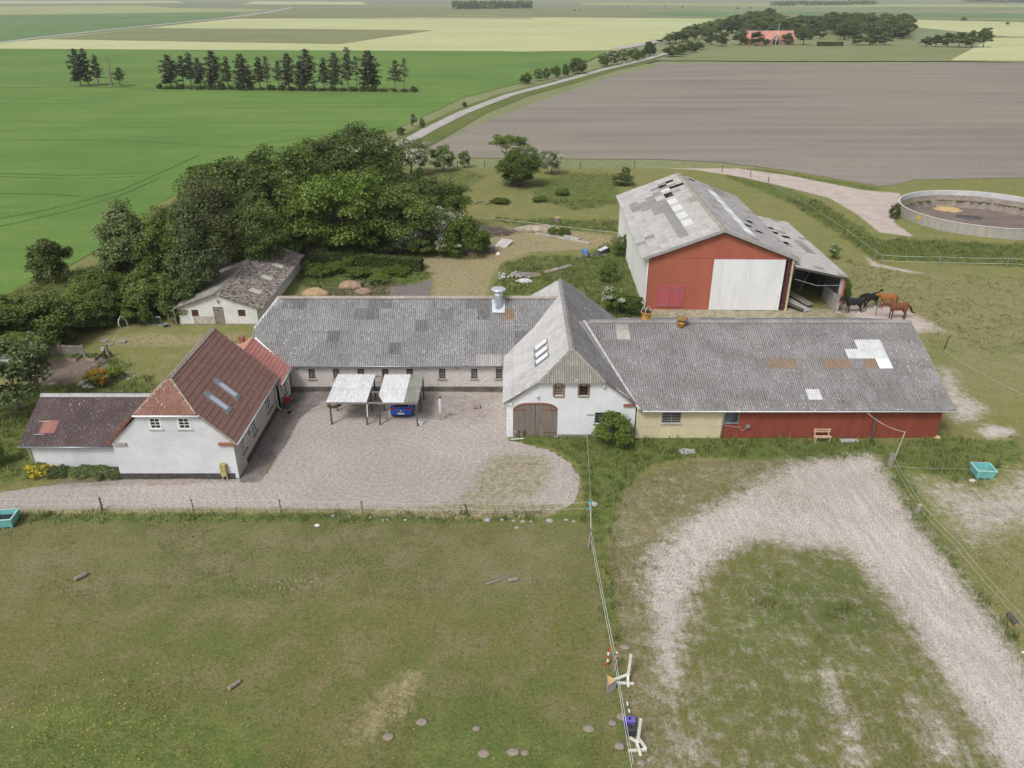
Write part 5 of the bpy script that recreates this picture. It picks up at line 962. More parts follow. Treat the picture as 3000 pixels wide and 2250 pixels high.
mb = MB(); mb.poly([(gx_ - 3, FY, 0), (gx_ + 3, FY, 0), (gx_ + 3, FY, 3.2), (gx_, FY, 5.6), (gx_ - 3, FY, 3.2)]); mb.build('porch_gable', B_F, FAR); mb = MB(); mb.box(gx_ - 1.9, gx_ + 1.9, FY - .06, FY - .02, 0, 2.6); mb.build('gateway', VOID, FAR)
mb = MB(); mb.bar((gx_ - 3.6, FY - .1, 2.6), (gx_, FY - .1, 5.9), .35, .3); mb.bar((gx_, FY - .1, 5.9), (gx_ + 3.6, FY - .1, 2.6), .35, .3); slab(mb, [(gx_ - 3.5, FY, 2.8), (gx_, FY, 5.8), (gx_, FY + 5, 5.8), (gx_ - 3.5, FY + 1, 2.8)], .15); slab(mb, [(gx_ + 3.5, FY, 2.8), (gx_ + 3.5, FY + 1, 2.8), (gx_, FY + 5, 5.8), (gx_, FY, 5.8)], .15); mb.build('porch_trim', RIDGE_W, FAR)
fp = thing('flagpole', 'tall white flagpole in front of the distant farmhouse', 'flagpole', (fx(1020), FY - 6, 0)); m = MB(); m.tube([(fx(1020), FY - 6, 0), (fx(1045), FY - 6, 12.5)], [.16, .09], 6); m.build('pole', WHITE, fp); m = MB(); m.lathe((fx(1045), FY - 6, 12.5), [(.05, 0), (.15, .12), (.05, .25)], 8); m.build('finial', WHITE, fp)
# ------------------------------------------------------------------ trees, bushes, grass
def leaf_mat(name, c1, c2, c3, var=.25):
    g = G(name); a = g.n('Attribute', attribute_name='tint').outputs['Fac']; r = g.rnd()
    c = g.mix(a, c1, c2); c = g.mix(g.math('MULTIPLY', g.step(g.noise(g.pos(), .55, 3), .45, .65), .5), c, c3); c = g.gain(c, g.n('MapRange', {0: r, 1: 0.0, 2: 1.0, 3: 1 - var, 4: 1 + var}).outputs[0])
    d = g.n('BsdfDiffuse', {'Color': c}); t = g.n('BsdfTranslucent', {'Color': g.gain(c, 1.1)}); gl = g.n('BsdfGlossy', {'Color': (.5, .55, .5, 1), 'Roughness': .5})
    m = g.n('MixShader', {0: .28, 1: d.outputs[0], 2: t.outputs[0]}); m2 = g.n('MixShader', {0: .03, 1: m.outputs[0], 2: gl.outputs[0]}); g.t.links.new(m2.outputs[0], g.out.inputs['Surface']); return g.mat
L_MID = leaf_mat('leaf_mid', (.065, .115, .024), (.215, .275, .066), (.125, .185, .038)); L_BRI = leaf_mat('leaf_bright', (.07, .125, .02), (.19, .255, .05), (.12, .19, .03)); L_DRK = leaf_mat('leaf_dark', (.055, .092, .024), (.18, .225, .06), (.10, .148, .038))
L_GRY = leaf_mat('leaf_greygreen', (.09, .13, .045), (.23, .27, .11), (.13, .18, .06)); L_WIL = leaf_mat('leaf_willow', (.085, .115, .04), (.18, .205, .08), (.12, .15, .05)); L_CON = leaf_mat('needle_dark', (.075, .088, .052), (.15, .158, .09), (.105, .118, .062))
L_FAR = leaf_mat('leaf_far', (.07, .105, .036), (.18, .215, .07), (.115, .155, .046), .35); BLOS = leaf_mat('blossom', (.42, .42, .34), (.62, .62, .54), (.5, .48, .4)); ORANGE = leaf_mat('orange_leaf', (.42, .2, .03), (.6, .36, .05), (.36, .25, .04)); YFL = leaf_mat('yellow_flower', (.65, .42, .02), (.8, .6, .05), (.7, .5, .03)); L_YG = leaf_mat('leaf_yellowgreen', (.15, .19, .03), (.24, .26, .05), (.17, .22, .035))
BARK = plain('bark', (.13, .11, .09), .95, .3, 3, 20, .5, stretch=(3, 3, .6)); BARK_L = plain('pale_bark', (.24, .215, .185), .95, .25, 3, 20, .4)
def cards(pos, nrm, size, aspect, tint, mats, flowers=None, rg=None, along=None):
    """leaf quads at pos facing nrm."""
    n = len(pos); rg = rg or rng; nrm = nrm / (np.linalg.norm(nrm, axis=1, keepdims=True) + 1e-9)
    ref = rg.normal(size=(n, 3)) if along is None else along
    t = np.cross(nrm, ref); t /= np.linalg.norm(t, axis=1, keepdims=True) + 1e-9; b = np.cross(nrm, t)
    sz = size * rg.uniform(.65, 1.35, n)[:, None]; t = t * sz * aspect * .5; b = b * sz * .5
    v = np.stack([pos - b, pos + t * 1.0 - b * .1, pos + b, pos - t * 1.0 - b * .1], 1).reshape(-1, 3)
    me = bpy.data.meshes.new('leaves'); me.vertices.add(4 * n); me.vertices.foreach_set('co', v.ravel()); me.loops.add(4 * n); me.loops.foreach_set('vertex_index', np.arange(4 * n)); me.polygons.add(n); me.polygons.foreach_set('loop_start', np.arange(n) * 4); me.polygons.foreach_set('loop_total', np.full(n, 4))
    for m in mats: me.materials.append(m)
    if flowers is not None: me.polygons.foreach_set('material_index', flowers.astype(int))
    at = me.attributes.new('tint', 'FLOAT', 'POINT'); at.data.foreach_set('value', np.repeat(np.clip(tint, 0, 1), 4).astype(np.float32)); me.update(); me.validate(); return me
def crown_mesh(seed, rx, rz, zc, nclump, cr, nleaf, leaf, mats, fl=0.0, inner=.35, point=0.0, droop=0.0, aspect=.7, low=-.93):
    rg = np.random.default_rng(seed); d = rg.normal(size=(nclump * 3, 3)); d /= np.linalg.norm(d, axis=1, keepdims=True); d = d[d[:, 2] > low][:nclump]; k = len(d)
    lb = rg.normal(size=(5, 3)); lb /= np.linalg.norm(lb, axis=1, keepdims=True); rad = rg.uniform(.45, 1.0, k) ** .6 * (.86 + .3 * np.clip(d @ lb.T, 0, 1).max(1) ** 2 - .12 * (np.sin(d[:, 0] * 5 + seed) * np.cos(d[:, 1] * 4))); c = d * rad[:, None] * np.array([rx, rx, rz]) * .82
    if point: c[:, :2] *= (1 - point * np.clip((c[:, 2] / rz + .3), 0, 1))[:, None]
    c[:, :2] += rg.normal(size=(k, 2)) * rx * .06; crr = cr * rg.uniform(.6, 1.3, k); ct = rg.uniform(0, 1, k)
    i = rg.integers(0, k, nleaf); q = rg.normal(size=(nleaf, 3)); q /= np.linalg.norm(q, axis=1, keepdims=True); q[:, 2] = np.where(q[:, 2] < -.35, -q[:, 2], q[:, 2]); rr = rg.uniform(0, 1, nleaf) ** .4
    p = c[i] + q * (crr[i] * rr)[:, None] * np.array([1, 1, .8])
    if droop: p[:, 2] -= droop * (np.linalg.norm(p[:, :2], axis=1) / rx) ** 2
    p[:, 2] += zc; nn = q * .8 + rg.normal(size=(nleaf, 3)) * .65 + np.array([0, 0, .35])
    tint = .5 * ct[i] + .4 * rg.uniform(0, 1, nleaf) ** 1.5 + .2 * rr - .1
    f = None
    if fl:
        fc = rg.uniform(0, 1, k) < fl * 1.6; f = fc[i] & (rr > .55) & (rg.uniform(0, 1, nleaf) < .75)
    return cards(p, nn, leaf, aspect, tint, mats, f, rg)
def trunk_mesh(seed, h, r, spread, nb=6, top=.8, mat=BARK, lean=0):
    rr = random.Random(seed); m = MB(); pts = [(0, 0, -.3)] + [(rr.uniform(-.12, .12) * h * .15 * i + lean * i / 5, rr.uniform(-.12, .12) * h * .12 * i, h * top * i / 5) for i in range(1, 6)]
    m.tube(pts, [r * 1.35] + [r * (1 - .17 * i) for i in range(1, 6)], 7)
    for k in range(nb):
        a = 2 * math.pi * k / nb + rr.uniform(-.4, .4); t = rr.uniform(.3, .75); p0 = Vector(pts[min(5, 1 + int(t * 5))]); ln = spread * rr.uniform(.6, .95)
        p1 = p0 + Vector((math.cos(a) * ln * .5, math.sin(a) * ln * .5, ln * .35)); p2 = p0 + Vector((math.cos(a + .2) * ln, math.sin(a + .2) * ln, ln * .6)); m.tube([p0, p1, p2], [r * .45, r * .28, r * .1], 5)
    return m.mesh('trunk', mat, None, True)
PROTO = {}
def proto(key, crown, trunk, tname='trunk', cname='crown'): PROTO[key] = (crown, trunk, tname, cname)
def plant(key, name, label, cat, loc, h, wd=None, rz=None, group=None):
    """a tree or bush of a prepared kind: unit height 10 m, scaled to h and wd."""
    cr, tr, tn, cn = PROTO[key]; base, bw = UNIT[key]; sz = h / base; sx = (wd / bw) if wd else sz
    t = thing(name, label, cat, (loc[0], loc[1], 0), rz if rz is not None else random.uniform(0, 6.28), group, (sx, sx, sz))
    for nm, me in ((tn, tr), (cn, cr)):
        if me is None: continue
        o = bpy.data.objects.new(nm, me); COL.objects.link(o); o.parent = t
    return t
UNIT = {}
def reg(key, base, bw, crown, trunk):
    if crown is not None and not key.startswith('con'):
        co = np.empty(len(crown.vertices) * 3); crown.vertices.foreach_get('co', co); co = co.reshape(-1, 3); base = np.percentile(co[:, 2], 99.7); bw = 2 * np.percentile(np.hypot(co[:, 0], co[:, 1]), 97)
    UNIT[key] = (float(base), float(bw)); proto(key, crown, trunk)
reg('mid', 10, 9, crown_mesh(1, 4.4, 4.6, 5.3, 80, 1.2, 19000, .26, [L_MID]), trunk_mesh(1, 8, .28, 3.2))
reg('mid2', 10, 9, crown_mesh(11, 4.5, 4.6, 5.2, 66, 1.3, 19000, .27, [L_MID]), trunk_mesh(5, 8, .28, 3.2))
reg('bright', 10, 9.5, crown_mesh(2, 4.6, 4.6, 5.2, 86, 1.15, 20000, .26, [L_BRI]), trunk_mesh(2, 8, .3, 3.4))
reg('dark', 10, 10, crown_mesh(3, 4.9, 4.6, 5.3, 76, 1.3, 19000, .27, [L_DRK]), trunk_mesh(3, 8, .32, 3.6))
reg('grey', 10, 6.6, crown_mesh(4, 3.2, 5.0, 4.8, 84, .9, 17000, .24, [L_GRY], point=.5), trunk_mesh(4, 8.5, .2, 2.4, 8, mat=BARK_L))
reg('willow', 10, 10, crown_mesh(6, 4.7, 4.6, 5.6, 80, 1.2, 18000, .3, [L_WIL], droop=1.2, aspect=.35), trunk_mesh(6, 8, .3, 3.4, mat=BARK_L))
reg('bush', 4, 5, crown_mesh(7, 2.3, 2.0, 1.9, 50, .72, 9000, .2, [L_MID], low=-.9), trunk_mesh(7, 2.4, .1, 1.3, 7))
reg('bushb', 4, 5, crown_mesh(17, 2.3, 2.0, 1.9, 48, .75, 9000, .2, [L_BRI], low=-.9), trunk_mesh(7, 2.4, .1, 1.3, 7))
reg('bushd', 4, 5, crown_mesh(8, 2.3, 2.0, 1.9, 50, .7, 9000, .2, [L_DRK], low=-.9), trunk_mesh(8, 2.4, .1, 1.3, 7))
reg('haw', 4, 5, crown_mesh(9, 2.2, 1.8, 2.1, 46, .62, 8000, .17, [L_GRY, BLOS], .34, low=-.85), trunk_mesh(9, 2.6, .12, 1.4, 7))
reg('haw2', 4, 5, crown_mesh(19, 2.2, 1.8, 2.1, 46, .62, 8000, .17, [L_MID, BLOS], .2, low=-.85), trunk_mesh(9, 2.6, .12, 1.4, 7))
reg('open', 8, 8, crown_mesh(10, 3.6, 2.3, 5.6, 26, .85, 6500, .24, [L_MID], low=-.4), trunk_mesh(10, 7, .2, 3.2, 9, mat=BARK_L))
reg('far', 10, 9, crown_mesh(12, 4.2, 4.8, 5.0, 36, 1.5, 2600, .7, [L_FAR]), trunk_mesh(12, 8, .28, 3, 3))
reg('far2', 10, 9, crown_mesh(13, 4.3, 4.8, 5.0, 34, 1.5, 2600, .7, [L_FAR], point=.3), trunk_mesh(13, 8, .28, 3, 3))
reg('fard', 10, 9, crown_mesh(14, 4.4, 4.8, 5.0, 34, 1.5, 2600, .7, [L_DRK]), trunk_mesh(12, 8, .28, 3, 3))
reg('elder', 3, 3.6, crown_mesh(15, 1.6, 1.35, 1.5, 32, .5, 5500, .15, [L_BRI, BLOS], .14, low=-.9), trunk_mesh(15, 1.8, .06, .9, 6))
def at(x, y): p = D(x, y); return (p.x, p.y)
def hgt(ytop, Y): return max(.4, PYz(ytop * 1.35624, Y))
def tree(key, name, label, cat, bx, by, ytop, wpx, group=None, rz=None):
    p = D(bx, by); h = hgt(ytop, p.y); d = p.y * _cp + (CAMH - h / 2) * _sp
    return plant(key, name, label, cat, p, h, wpx * 1.35624 * d / FPX, rz, group)
GV = 'trees of the grove behind the barns'
for a in [
 ('grey', 'slender_tree', 'slender pale green tree at the left end of the grove', 300, 640, 436, 140), ('grey', 'slender_tree', 'tall pale tree with upright pointed leafy shoots next to the mossy shed', 445, 668, 437, 120),
 ('willow', 'willow_tree', 'broad grey-green willow-like tree behind the pale pointed tree', 460, 610, 386, 215), ('dark', 'broadleaf_tree', 'large dark green tree at the back of the grove beside the green field', 545, 545, 338, 230),
 ('mid', 'broadleaf_tree', 'big dense green tree in the middle of the grove with dark hollows', 650, 520, 310, 190), ('dark', 'broadleaf_tree', 'tall spreading tree at the far end of the grove near the road', 775, 450, 276, 205),
 ('bright', 'broadleaf_tree', 'round bright green tree in front of the grove above the clipped hedge', 740, 553, 372, 205), ('mid2', 'broadleaf_tree', 'green tree right of the round bright tree', 875, 545, 402, 165), ('mid2', 'broadleaf_tree', 'dark green tree at the right edge of the grove above the white blossom', 960, 500, 396, 115),
 ('dark', 'broadleaf_tree', 'shadowed tree behind the round bright tree', 700, 470, 345, 170), ('mid', 'broadleaf_tree', 'feathery green tree below the far end of the grove', 830, 470, 330, 130), ('mid', 'broadleaf_tree', 'bushy green tree between the two pale slender trees', 372, 640, 452, 120), ('dark', 'broadleaf_tree', 'dark bushy tree hidden behind the mossy shed', 560, 605, 430, 130), ('mid', 'broadleaf_tree', 'green tree between the willow-like tree and the dark back tree', 500, 560, 365, 150), ('mid2', 'broadleaf_tree', 'green tree filling the middle of the grove behind the bright tree', 600, 545, 350, 170), ('bright', 'broadleaf_tree', 'lighter green crown just left of the round bright tree', 655, 550, 400, 130), ('mid', 'broadleaf_tree', 'leafy tree at the back edge of the grove beside the crop', 470, 520, 362, 140), ('mid2', 'broadleaf_tree', 'low green tree in the right half of the grove', 830, 540, 415, 140), ('dark', 'broadleaf_tree', 'shadowed tree behind the right half of the grove', 900, 500, 385, 150), ('mid', 'broadleaf_tree', 'green tree left of the far spreading tree', 700, 430, 295, 130)]:
    tree(a[0], a[1], a[2], 'tree', *a[3:], group=GV)
for a in [
 ('bushb', 'bush', 'leafy bush at the far corner of the mossy shed', 612, 560, 478, 95), ('haw', 'hawthorn', 'hawthorn thick with white blossom at the right end of the grove', 945, 540, 450, 90), ('haw', 'hawthorn', 'low white-blossomed hawthorn in front of the dark trees', 878, 548, 482, 85), ('bushb', 'bush', 'bright green bush at the right foot of the grove', 1005, 552, 466, 105), ('bush', 'bush', 'dark bush at the foot of the round bright tree', 815, 552, 492, 80), ('elder', 'elder_bush', 'elder bush with cream flowers at the grove edge', 972, 556, 512, 60),
 ('haw', 'hawthorn', 'large white hawthorn by the road end behind the grove', 888, 378, 302, 82), ('haw2', 'hawthorn', 'white-topped hawthorn beside the track fence', 958, 370, 316, 56), ('haw2', 'hawthorn', 'thin brownish hawthorn beside the track', 1004, 362, 327, 28), ('bushb', 'bush', 'small round bush on the meadow below the hawthorns', 908, 392, 360, 26), ('haw', 'hawthorn', 'white hawthorn right of the meadow trees', 1192, 376, 326, 52), ('haw', 'hawthorn', 'white hawthorn tucked behind the meadow trees', 1148, 362, 322, 44), ('haw2', 'hawthorn', 'slim hawthorn behind the hall', 1347, 400, 376, 50), ('haw2', 'hawthorn', 'pale hawthorn tip standing behind the hall roof', 1352, 382, 360, 22),
 ('bushd', 'bush', 'lone round bush at the edge of the green field', 115, 606, 517, 90), ('bushd', 'bush', 'dark bush at the left of the garden hedge', 110, 700, 636, 120), ('bush', 'bush', 'green bush in the hedge below the slender tree', 200, 668, 585, 110), ('bush', 'bush', 'broad bush against the shed end', 335, 680, 585, 130), ('bush', 'bush', 'bush in the hedge above the white arch', 255, 690, 600, 110), ('bushd', 'bush', 'shadowed bush beside the shed roof', 395, 672, 590, 85), ('bush', 'lilac_bush', 'lilac bush with dusty flowers above the wooden fence', 90, 748, 655, 160), ('bushd', 'lilac_bush', 'lilac bush at the left picture edge', -20, 760, 670, 150), ('bushb', 'bush', 'yellow-green bush at the left picture edge', 5, 720, 660, 80), ('bush', 'bush', 'rounded bush below the lone field bush', 160, 720, 640, 120), ('bush', 'bush', 'bush at the left end of the field hedge', 20, 690, 640, 110),
 ('elder', 'elder_bush', 'elder in cream flower behind the gate barn', 1328, 678, 622, 62), ('bush', 'bush', 'green bush halfway along the hall wall', 1312, 608, 555, 46), ('bush', 'bush', 'bush at the far corner of the hall side wall', 1345, 552, 506, 48), ('bushd', 'bush', 'dark low bush at the near hall corner', 1362, 676, 640, 62), ('bush', 'bush', 'bush growing against the hall side wall', 1352, 520, 486, 32), ('elder', 'elder_bush', 'small elder behind the lean-to roof', 1800, 560, 528, 26), ('bushb', 'bush', 'green bush at the outer corner of the lean-to', 1822, 655, 600, 26),
 ('bush', 'bush', 'green bush in the gap below the dark trees', 700, 550, 505, 70), ('bush', 'bush', 'bush between the white hawthorns', 915, 552, 500, 75), ('bushb', 'bush', 'rightmost low bush of the grove', 1040, 545, 500, 50), ('bushd', 'bush', 'shaded bush under the round bright tree', 765, 554, 508, 80), ('bush', 'bush', 'bush filling the hedge corner above the garden fence', 45, 735, 660, 110), ('bush', 'bush', 'bush in the hedge left of the white arch', 205, 705, 630, 110), ('bushb', 'bush', 'pale bush at the hedge foot behind the white arch', 300, 700, 640, 70), ('bushd', 'bush', 'dark bush between slender tree and shed', 390, 690, 610, 90), ('bush', 'bush', 'tall bush below the slender left tree', 270, 650, 560, 110),
 ('bushd', 'bush', 'dark bush at the left rim of the slurry tank', 1930, 472, 440, 24)]:
    tree(a[0], a[1], a[2], 'bush', *a[3:])
tree('mid', 'meadow_tree', 'rounded meadow tree with thick low crown on the grass', 'tree', 1122, 402, 322, 100); tree('open', 'meadow_tree', 'open flat-topped tree rising behind the rounded meadow tree', 'tree', 1095, 362, 292, 88); tree('bushd', 'meadow_tree', 'small dark round tree joined to the meadow trees', 'tree', 1105, 398, 330, 52)
tree('bushb', 'big_bush', 'big bright green bush growing against the gate barn front', 'bush', 1324, 958, 893, 95, rz=1.0)
reg('apple', 5, 7, crown_mesh(33, 3.2, 2.1, 3.0, 60, .7, 9000, .22, [L_GRY], low=-.7), trunk_mesh(33, 4, .16, 2.4, 8, mat=BARK_L)); tree('apple', 'apple_tree', 'spreading pale green fruit tree in the left garden', 'tree', 40, 885, 745, 210); tree('open', 'apple_tree', 'smaller fruit tree behind the greenhouse', 'tree', 60, 800, 722, 110); tree('bushb', 'bush', 'garden bush at the left edge by the drive', 'bush', -5, 1005, 945, 50)
# ---- conifer windbreak in the green field
def conifer_mesh(seed, h=14, wid=3.2, dens=1.0, bare=.2, lean=.25):
    rg = np.random.default_rng(seed); pos, nn, al = [], [], []; tr = MB()
    px = lambda z: lean * (z / h) ** 2 * 2
    tr.tube([(0, 0, -.3), (px(h * .5), 0, h * .5), (px(h), 0, h * .98)], [.26, .17, .03], 6)
    z = h * bare
    while z < h * .98:
        t = (z / h - bare) / (1 - bare); L = wid * (1 - t) ** .55 * rg.uniform(.45, 1.2) * (.75 + .5 * t if t < .5 else 1) + .35; nb = int(4 + 3 * dens)
        for k in range(nb):
            a = rg.uniform(0, 6.28); l = L * rg.uniform(.5, 1.15); dz = rg.uniform(-.05, .45) * l * .45; e = np.array([math.cos(a) * l + .25 * l * .5, math.sin(a) * l, dz]); o = np.array([px(z), 0, z])
            if rg.uniform() < .5: tr.tube([tuple(o), tuple(o + e * .9)], [.05, .02], 4, False)
            m = max(3, int(l * 6 * dens)); s = rg.uniform(.25, 1.05, m)[:, None]; pos.append(o + e * s + rg.normal(size=(m, 3)) * .16); nn.append(rg.normal(size=(m, 3)) * .5 + np.array([0, 0, 1])); al.append(np.tile(np.cross(e, [0, 0, 1.0]) + 1e-3, (m, 1)))
        z += h * .034 * rg.uniform(.6, 1.4)
    p = np.concatenate(pos); return cards(p, np.concatenate(nn), .8, .55, rg.uniform(0, 1, len(p)), [L_CON], None, rg, np.concatenate(al)), tr.mesh('trunk', BARK_L)
for i, (w_, de, ba) in enumerate(((4.2, 1.0, .16), (3.2, .8, .26), (3.8, .7, .34), (2.8, .9, .14), (3.8, .45, .45))):
    c, t = conifer_mesh(40 + i, 14, w_, de, ba); reg('con%d' % i, 14, w_ * 2, c, t)
dead, dt = conifer_mesh(77, 14, 2.2, .3, .3); reg('condead', 14, 4.4, None, conifer_mesh(78, 14, 2.6, 1.2, .25)[1])
ORD = 'first second third fourth fifth sixth seventh eighth ninth tenth eleventh twelfth thirteenth fourteenth fifteenth sixteenth seventeenth eighteenth nineteenth twentieth'.split()
CG = 'conifers of the windbreak in the green field'; first = ['conifer at the left end of the windbreak, part of a dense clump of four', 'slim conifer leaning right in the left clump', 'leafless dead conifer in the gap of the windbreak', 'small ragged conifer right of the dead tree']
for i, (bx, ty, by, wz, key, lab) in enumerate([(350, 206, 372, 95, 0, 'dense dark conifer at the left end of the windbreak'), (384, 209, 371, 60, 3, 'conifer crowded against the leftmost windbreak tree'), (428, 236, 369, 55, 1, first[1]), (485, 243, 375, 70, 9, first[2]), (520, 290, 373, 70, 2, first[3]),
 (742, 232, 380, 105, 0, None), (795, 238, 377, 70, 2, None), (828, 226, 378, 75, 1, None), (868, 245, 380, 70, 0, None), (930, 214, 386, 105, 0, None), (988, 244, 386, 60, 1, None), (1050, 228, 390, 95, 0, None), (1080, 300, 390, 60, 3, None), (1125, 246, 388, 70, 1, None), (1158, 238, 389, 60, 2, None), (1207, 258, 389, 60, 2, None), (1250, 226, 391, 85, 0, None), (1300, 262, 391, 65, 3, None), (1332, 207, 391, 105, 0, None), (1402, 250, 391, 65, 1, None), (1450, 222, 391, 85, 0, None), (1505, 204, 392, 70, 1, None), (1542, 240, 391, 60, 4, None), (1592, 214, 393, 115, 0, None), (1615, 270, 393, 60, 3, None), (1708, 258, 396, 75, 2, 'second conifer from the right end of the windbreak'), (1748, 250, 396, 60, 4, 'thin bare-stemmed conifer at the right end of the windbreak')]):
    p = P(bx * .678, by * .678); h = PYz(ty * .678, p.y); d = p.y * _cp + 24 * _sp; key = 'condead' if key == 9 else 'con%d' % key
    plant(key, 'conifer', lab or ('%s conifer from the left in the long row of the windbreak' % ORD[i - 5]), 'tree', p, h, wz * 1.12 * .678 * d / FPX, random.uniform(-.5, .5), CG)
for i in range(26):                                 # scrub at the feet of the windbreak
    x = 690 + i * 44; p = P(x * .678, (384 + (x - 690) * .012) * .678)
    plant('bushd', 'scrub_bush', 'low scrub at the foot of the windbreak row', 'bush', (p.x, p.y), random.uniform(.8, 2.2), random.uniform(2, 4.2), None, 'scrub below the windbreak')
# ---- roadside bushes
RG = 'roadside bushes along the country road'
for i, (x, y, t_, w_) in enumerate([(60, 362, 312, 58), (112, 350, 296, 44), (150, 343, 293, 34), (188, 335, 282, 44), (232, 330, 276, 34), (285, 318, 250, 80), (392, 286, 232, 50), (432, 282, 218, 60), (475, 272, 212, 60), (520, 262, 206, 60), (595, 240, 180, 60), (560, 255, 215, 40), (690, 244, 196, 80), (735, 236, 190, 60), (775, 226, 182, 60), (812, 214, 178, 50)]):
    p = P(1500 + x * .678, y * .678); h = PYz(t_ * .678, p.y); d = p.y * _cp + 24 * _sp
    lab = 'dark rounded bush at the near end of the roadside row' if i == 0 else ('large dark bush closing the first roadside group' if i == 5 else '%s bush of the row lining the country road, counted from the near end' % ORD[i]); plant('haw2' if i in (1, 7, 8) else 'bushd' if i % 3 else 'bush', 'roadside_bush', lab, 'bush', p, h, w_ * .678 * d / FPX, None, RG)
for (x, y, t_, w_, lab) in [(1788, 548, 488, 30, 'pollarded tree stump with ivy by the road verge'), (1826, 552, 512, 26, 'small bush beside the pollarded stump'), (1732, 582, 548, 40, 'green bush on the verge near the grove end'), (2008, 462, 440, 22, 'single small bush on the road verge')]:
    p = P(x * .678, y * .678); h = PYz(t_ * .678, p.y); d = p.y * _cp + 26 * _sp; plant('bushd' if 'bush' in lab else 'elder', 'verge_bush', lab, 'bush', p, h, w_ * .678 * d / FPX)
# ---- the wood round the far farm
FG = 'trees of the far wood'; rr = random.Random(3)
def fart(zx, zy, zt, zw, lab, key=None, cat='tree', group=FG):
    p = P(1500 + zx * .678, zy * .678); h = PYz(zt * .678, p.y); d = p.y * _cp + 22 * _sp; plant(key or rr.choice(('far', 'far2', 'fard', 'far')), 'wood_tree', lab, cat, p, h, zw * .678 * d / FPX, None, group)
row = [(680, 188, 145), (705, 186, 138), (735, 182, 126), (760, 178, 112), (790, 172, 104), (820, 166, 98), (850, 160, 92), (880, 152, 86), (905, 146, 82), (930, 140, 80)]
for x, y, t_ in row: fart(x, y, t_, 66, 'tree in the slanting row at the left edge of the far wood')
for i in range(110):
    x = 930 + rr.uniform(0, 780); f = (x - 940) / 760; y = 150 - rr.uniform(0, 55) + (25 * f); top = 64 - 36 * math.exp(-((x - 1085) / 55) ** 2) - 12 * math.exp(-((x - 1480) / 190) ** 2) + rr.uniform(-4, 18)
    fart(x, y, min(top + max(0, y - 125) * .8, y - 38), rr.uniform(58, 92), 'dark leafy tree in the far wood')
for x, y, t_, w_, k_, lab in [(1258, 194, 120, 68, 'far2', 'full round tree just right of the far farmhouse'), (1190, 192, 142, 58, 'far', 'small tree in front of the right end of the far red roof'), (1052, 196, 136, 64, 'fard', 'dark tree in front of the left end of the far red roof'), (985, 194, 124, 72, 'far', 'broad tree left of the far farmhouse'), (905, 200, 140, 62, 'fard', 'dark tree at the left foot of the far wood'), (860, 194, 130, 60, 'far', 'green tree near the lane into the far farm'), (1098, 197, 168, 34, 'far', 'low bush beside the far farm gateway'), (1435, 172, 118, 90, 'far2', 'pale rounded tree right of the far garden'), (1330, 168, 110, 60, 'fard', 'dark tree behind the far garden hedge'), (1490, 194, 150, 60, 'fard', 'dark tree at the right front of the far wood'), (1545, 194, 146, 74, 'far', 'bushy tree at the right front of the far wood'), (1610, 194, 140, 70, 'far', 'tree near the right front corner of the far wood'), (1690, 168, 80, 74, 'far2', 'tall tree closing the right end of the far wood'), (1640, 160, 84, 80, 'fard', 'dark tree near the right end of the far wood'), (1408, 160, 96, 30, 'far', 'bright young tree against the dark far wood')]: fart(x, y, t_, w_, lab, k_)
for x, y, t_, w_ in [(1790, 200, 160, 56), (1830, 202, 150, 60), (1880, 202, 142, 70), (1930, 204, 138, 70), (1985, 204, 132, 74), (2035, 204, 120, 66)]: fart(x, y, t_, w_, 'tree of the small copse right of the far wood', None, 'tree', 'trees of the right copse')
hb_ = MB(); a_, b_ = P(1500 + 1318 * .678, 198 * .678), P(1500 + 1428 * .678, 198 * .678)
for x, y, w_ in [(1950, 92, 26), (2140, 108, 18), (270, 47, 10), (296, 46, 10), (975, 40, 12), (735, 33, 10), (1028, 38, 10), (500, 34, 8), (660, 30, 8)]: fart(x, y, y - w_ * .7, w_, 'lone distant bush out on the open fields', 'fard', 'bush', 'lone bushes on the distant fields')
def far_belt(name, pts, h, lab, wdt=16, n=160, seed=1):
    rg = np.random.default_rng(seed); p = np.array(pts); t = rg.uniform(0, 1, n * 14); c = p[0] + (p[1] - p[0]) * t[:, None]; z = rg.uniform(.05, 1, n * 14) ** .8 * h * (.75 + .25 * vnoise(t * 60, t * 0, 1, seed)); pos = np.stack([c[:, 0], c[:, 1] + rg.uniform(-wdt / 2, wdt / 2, n * 14), z], 1)
    o = link(name, cards(pos, rg.normal(size=(n * 14, 3)) + np.array([0, -.6, .6]), 4.5, .8, rg.uniform(0, 1, n * 14), [L_DRK], None, rg)); return tag(o, lab, 'woodland', kind='stuff')
far_belt('distant_plantation', zl((1955, 40), (2300, 36)), 16, 'dark distant plantation strip near the horizon', 40, 160, 2); far_belt('distant_tree_belt', zr((1120, 26), (1570, 20)), 12, 'thin distant tree belt above the far wood', 40, 110, 3); far_belt('distant_tree_belt', zr((1950, 10), (2300, 14)), 14, 'faint tree belt on the horizon at the right', 40, 90, 4)
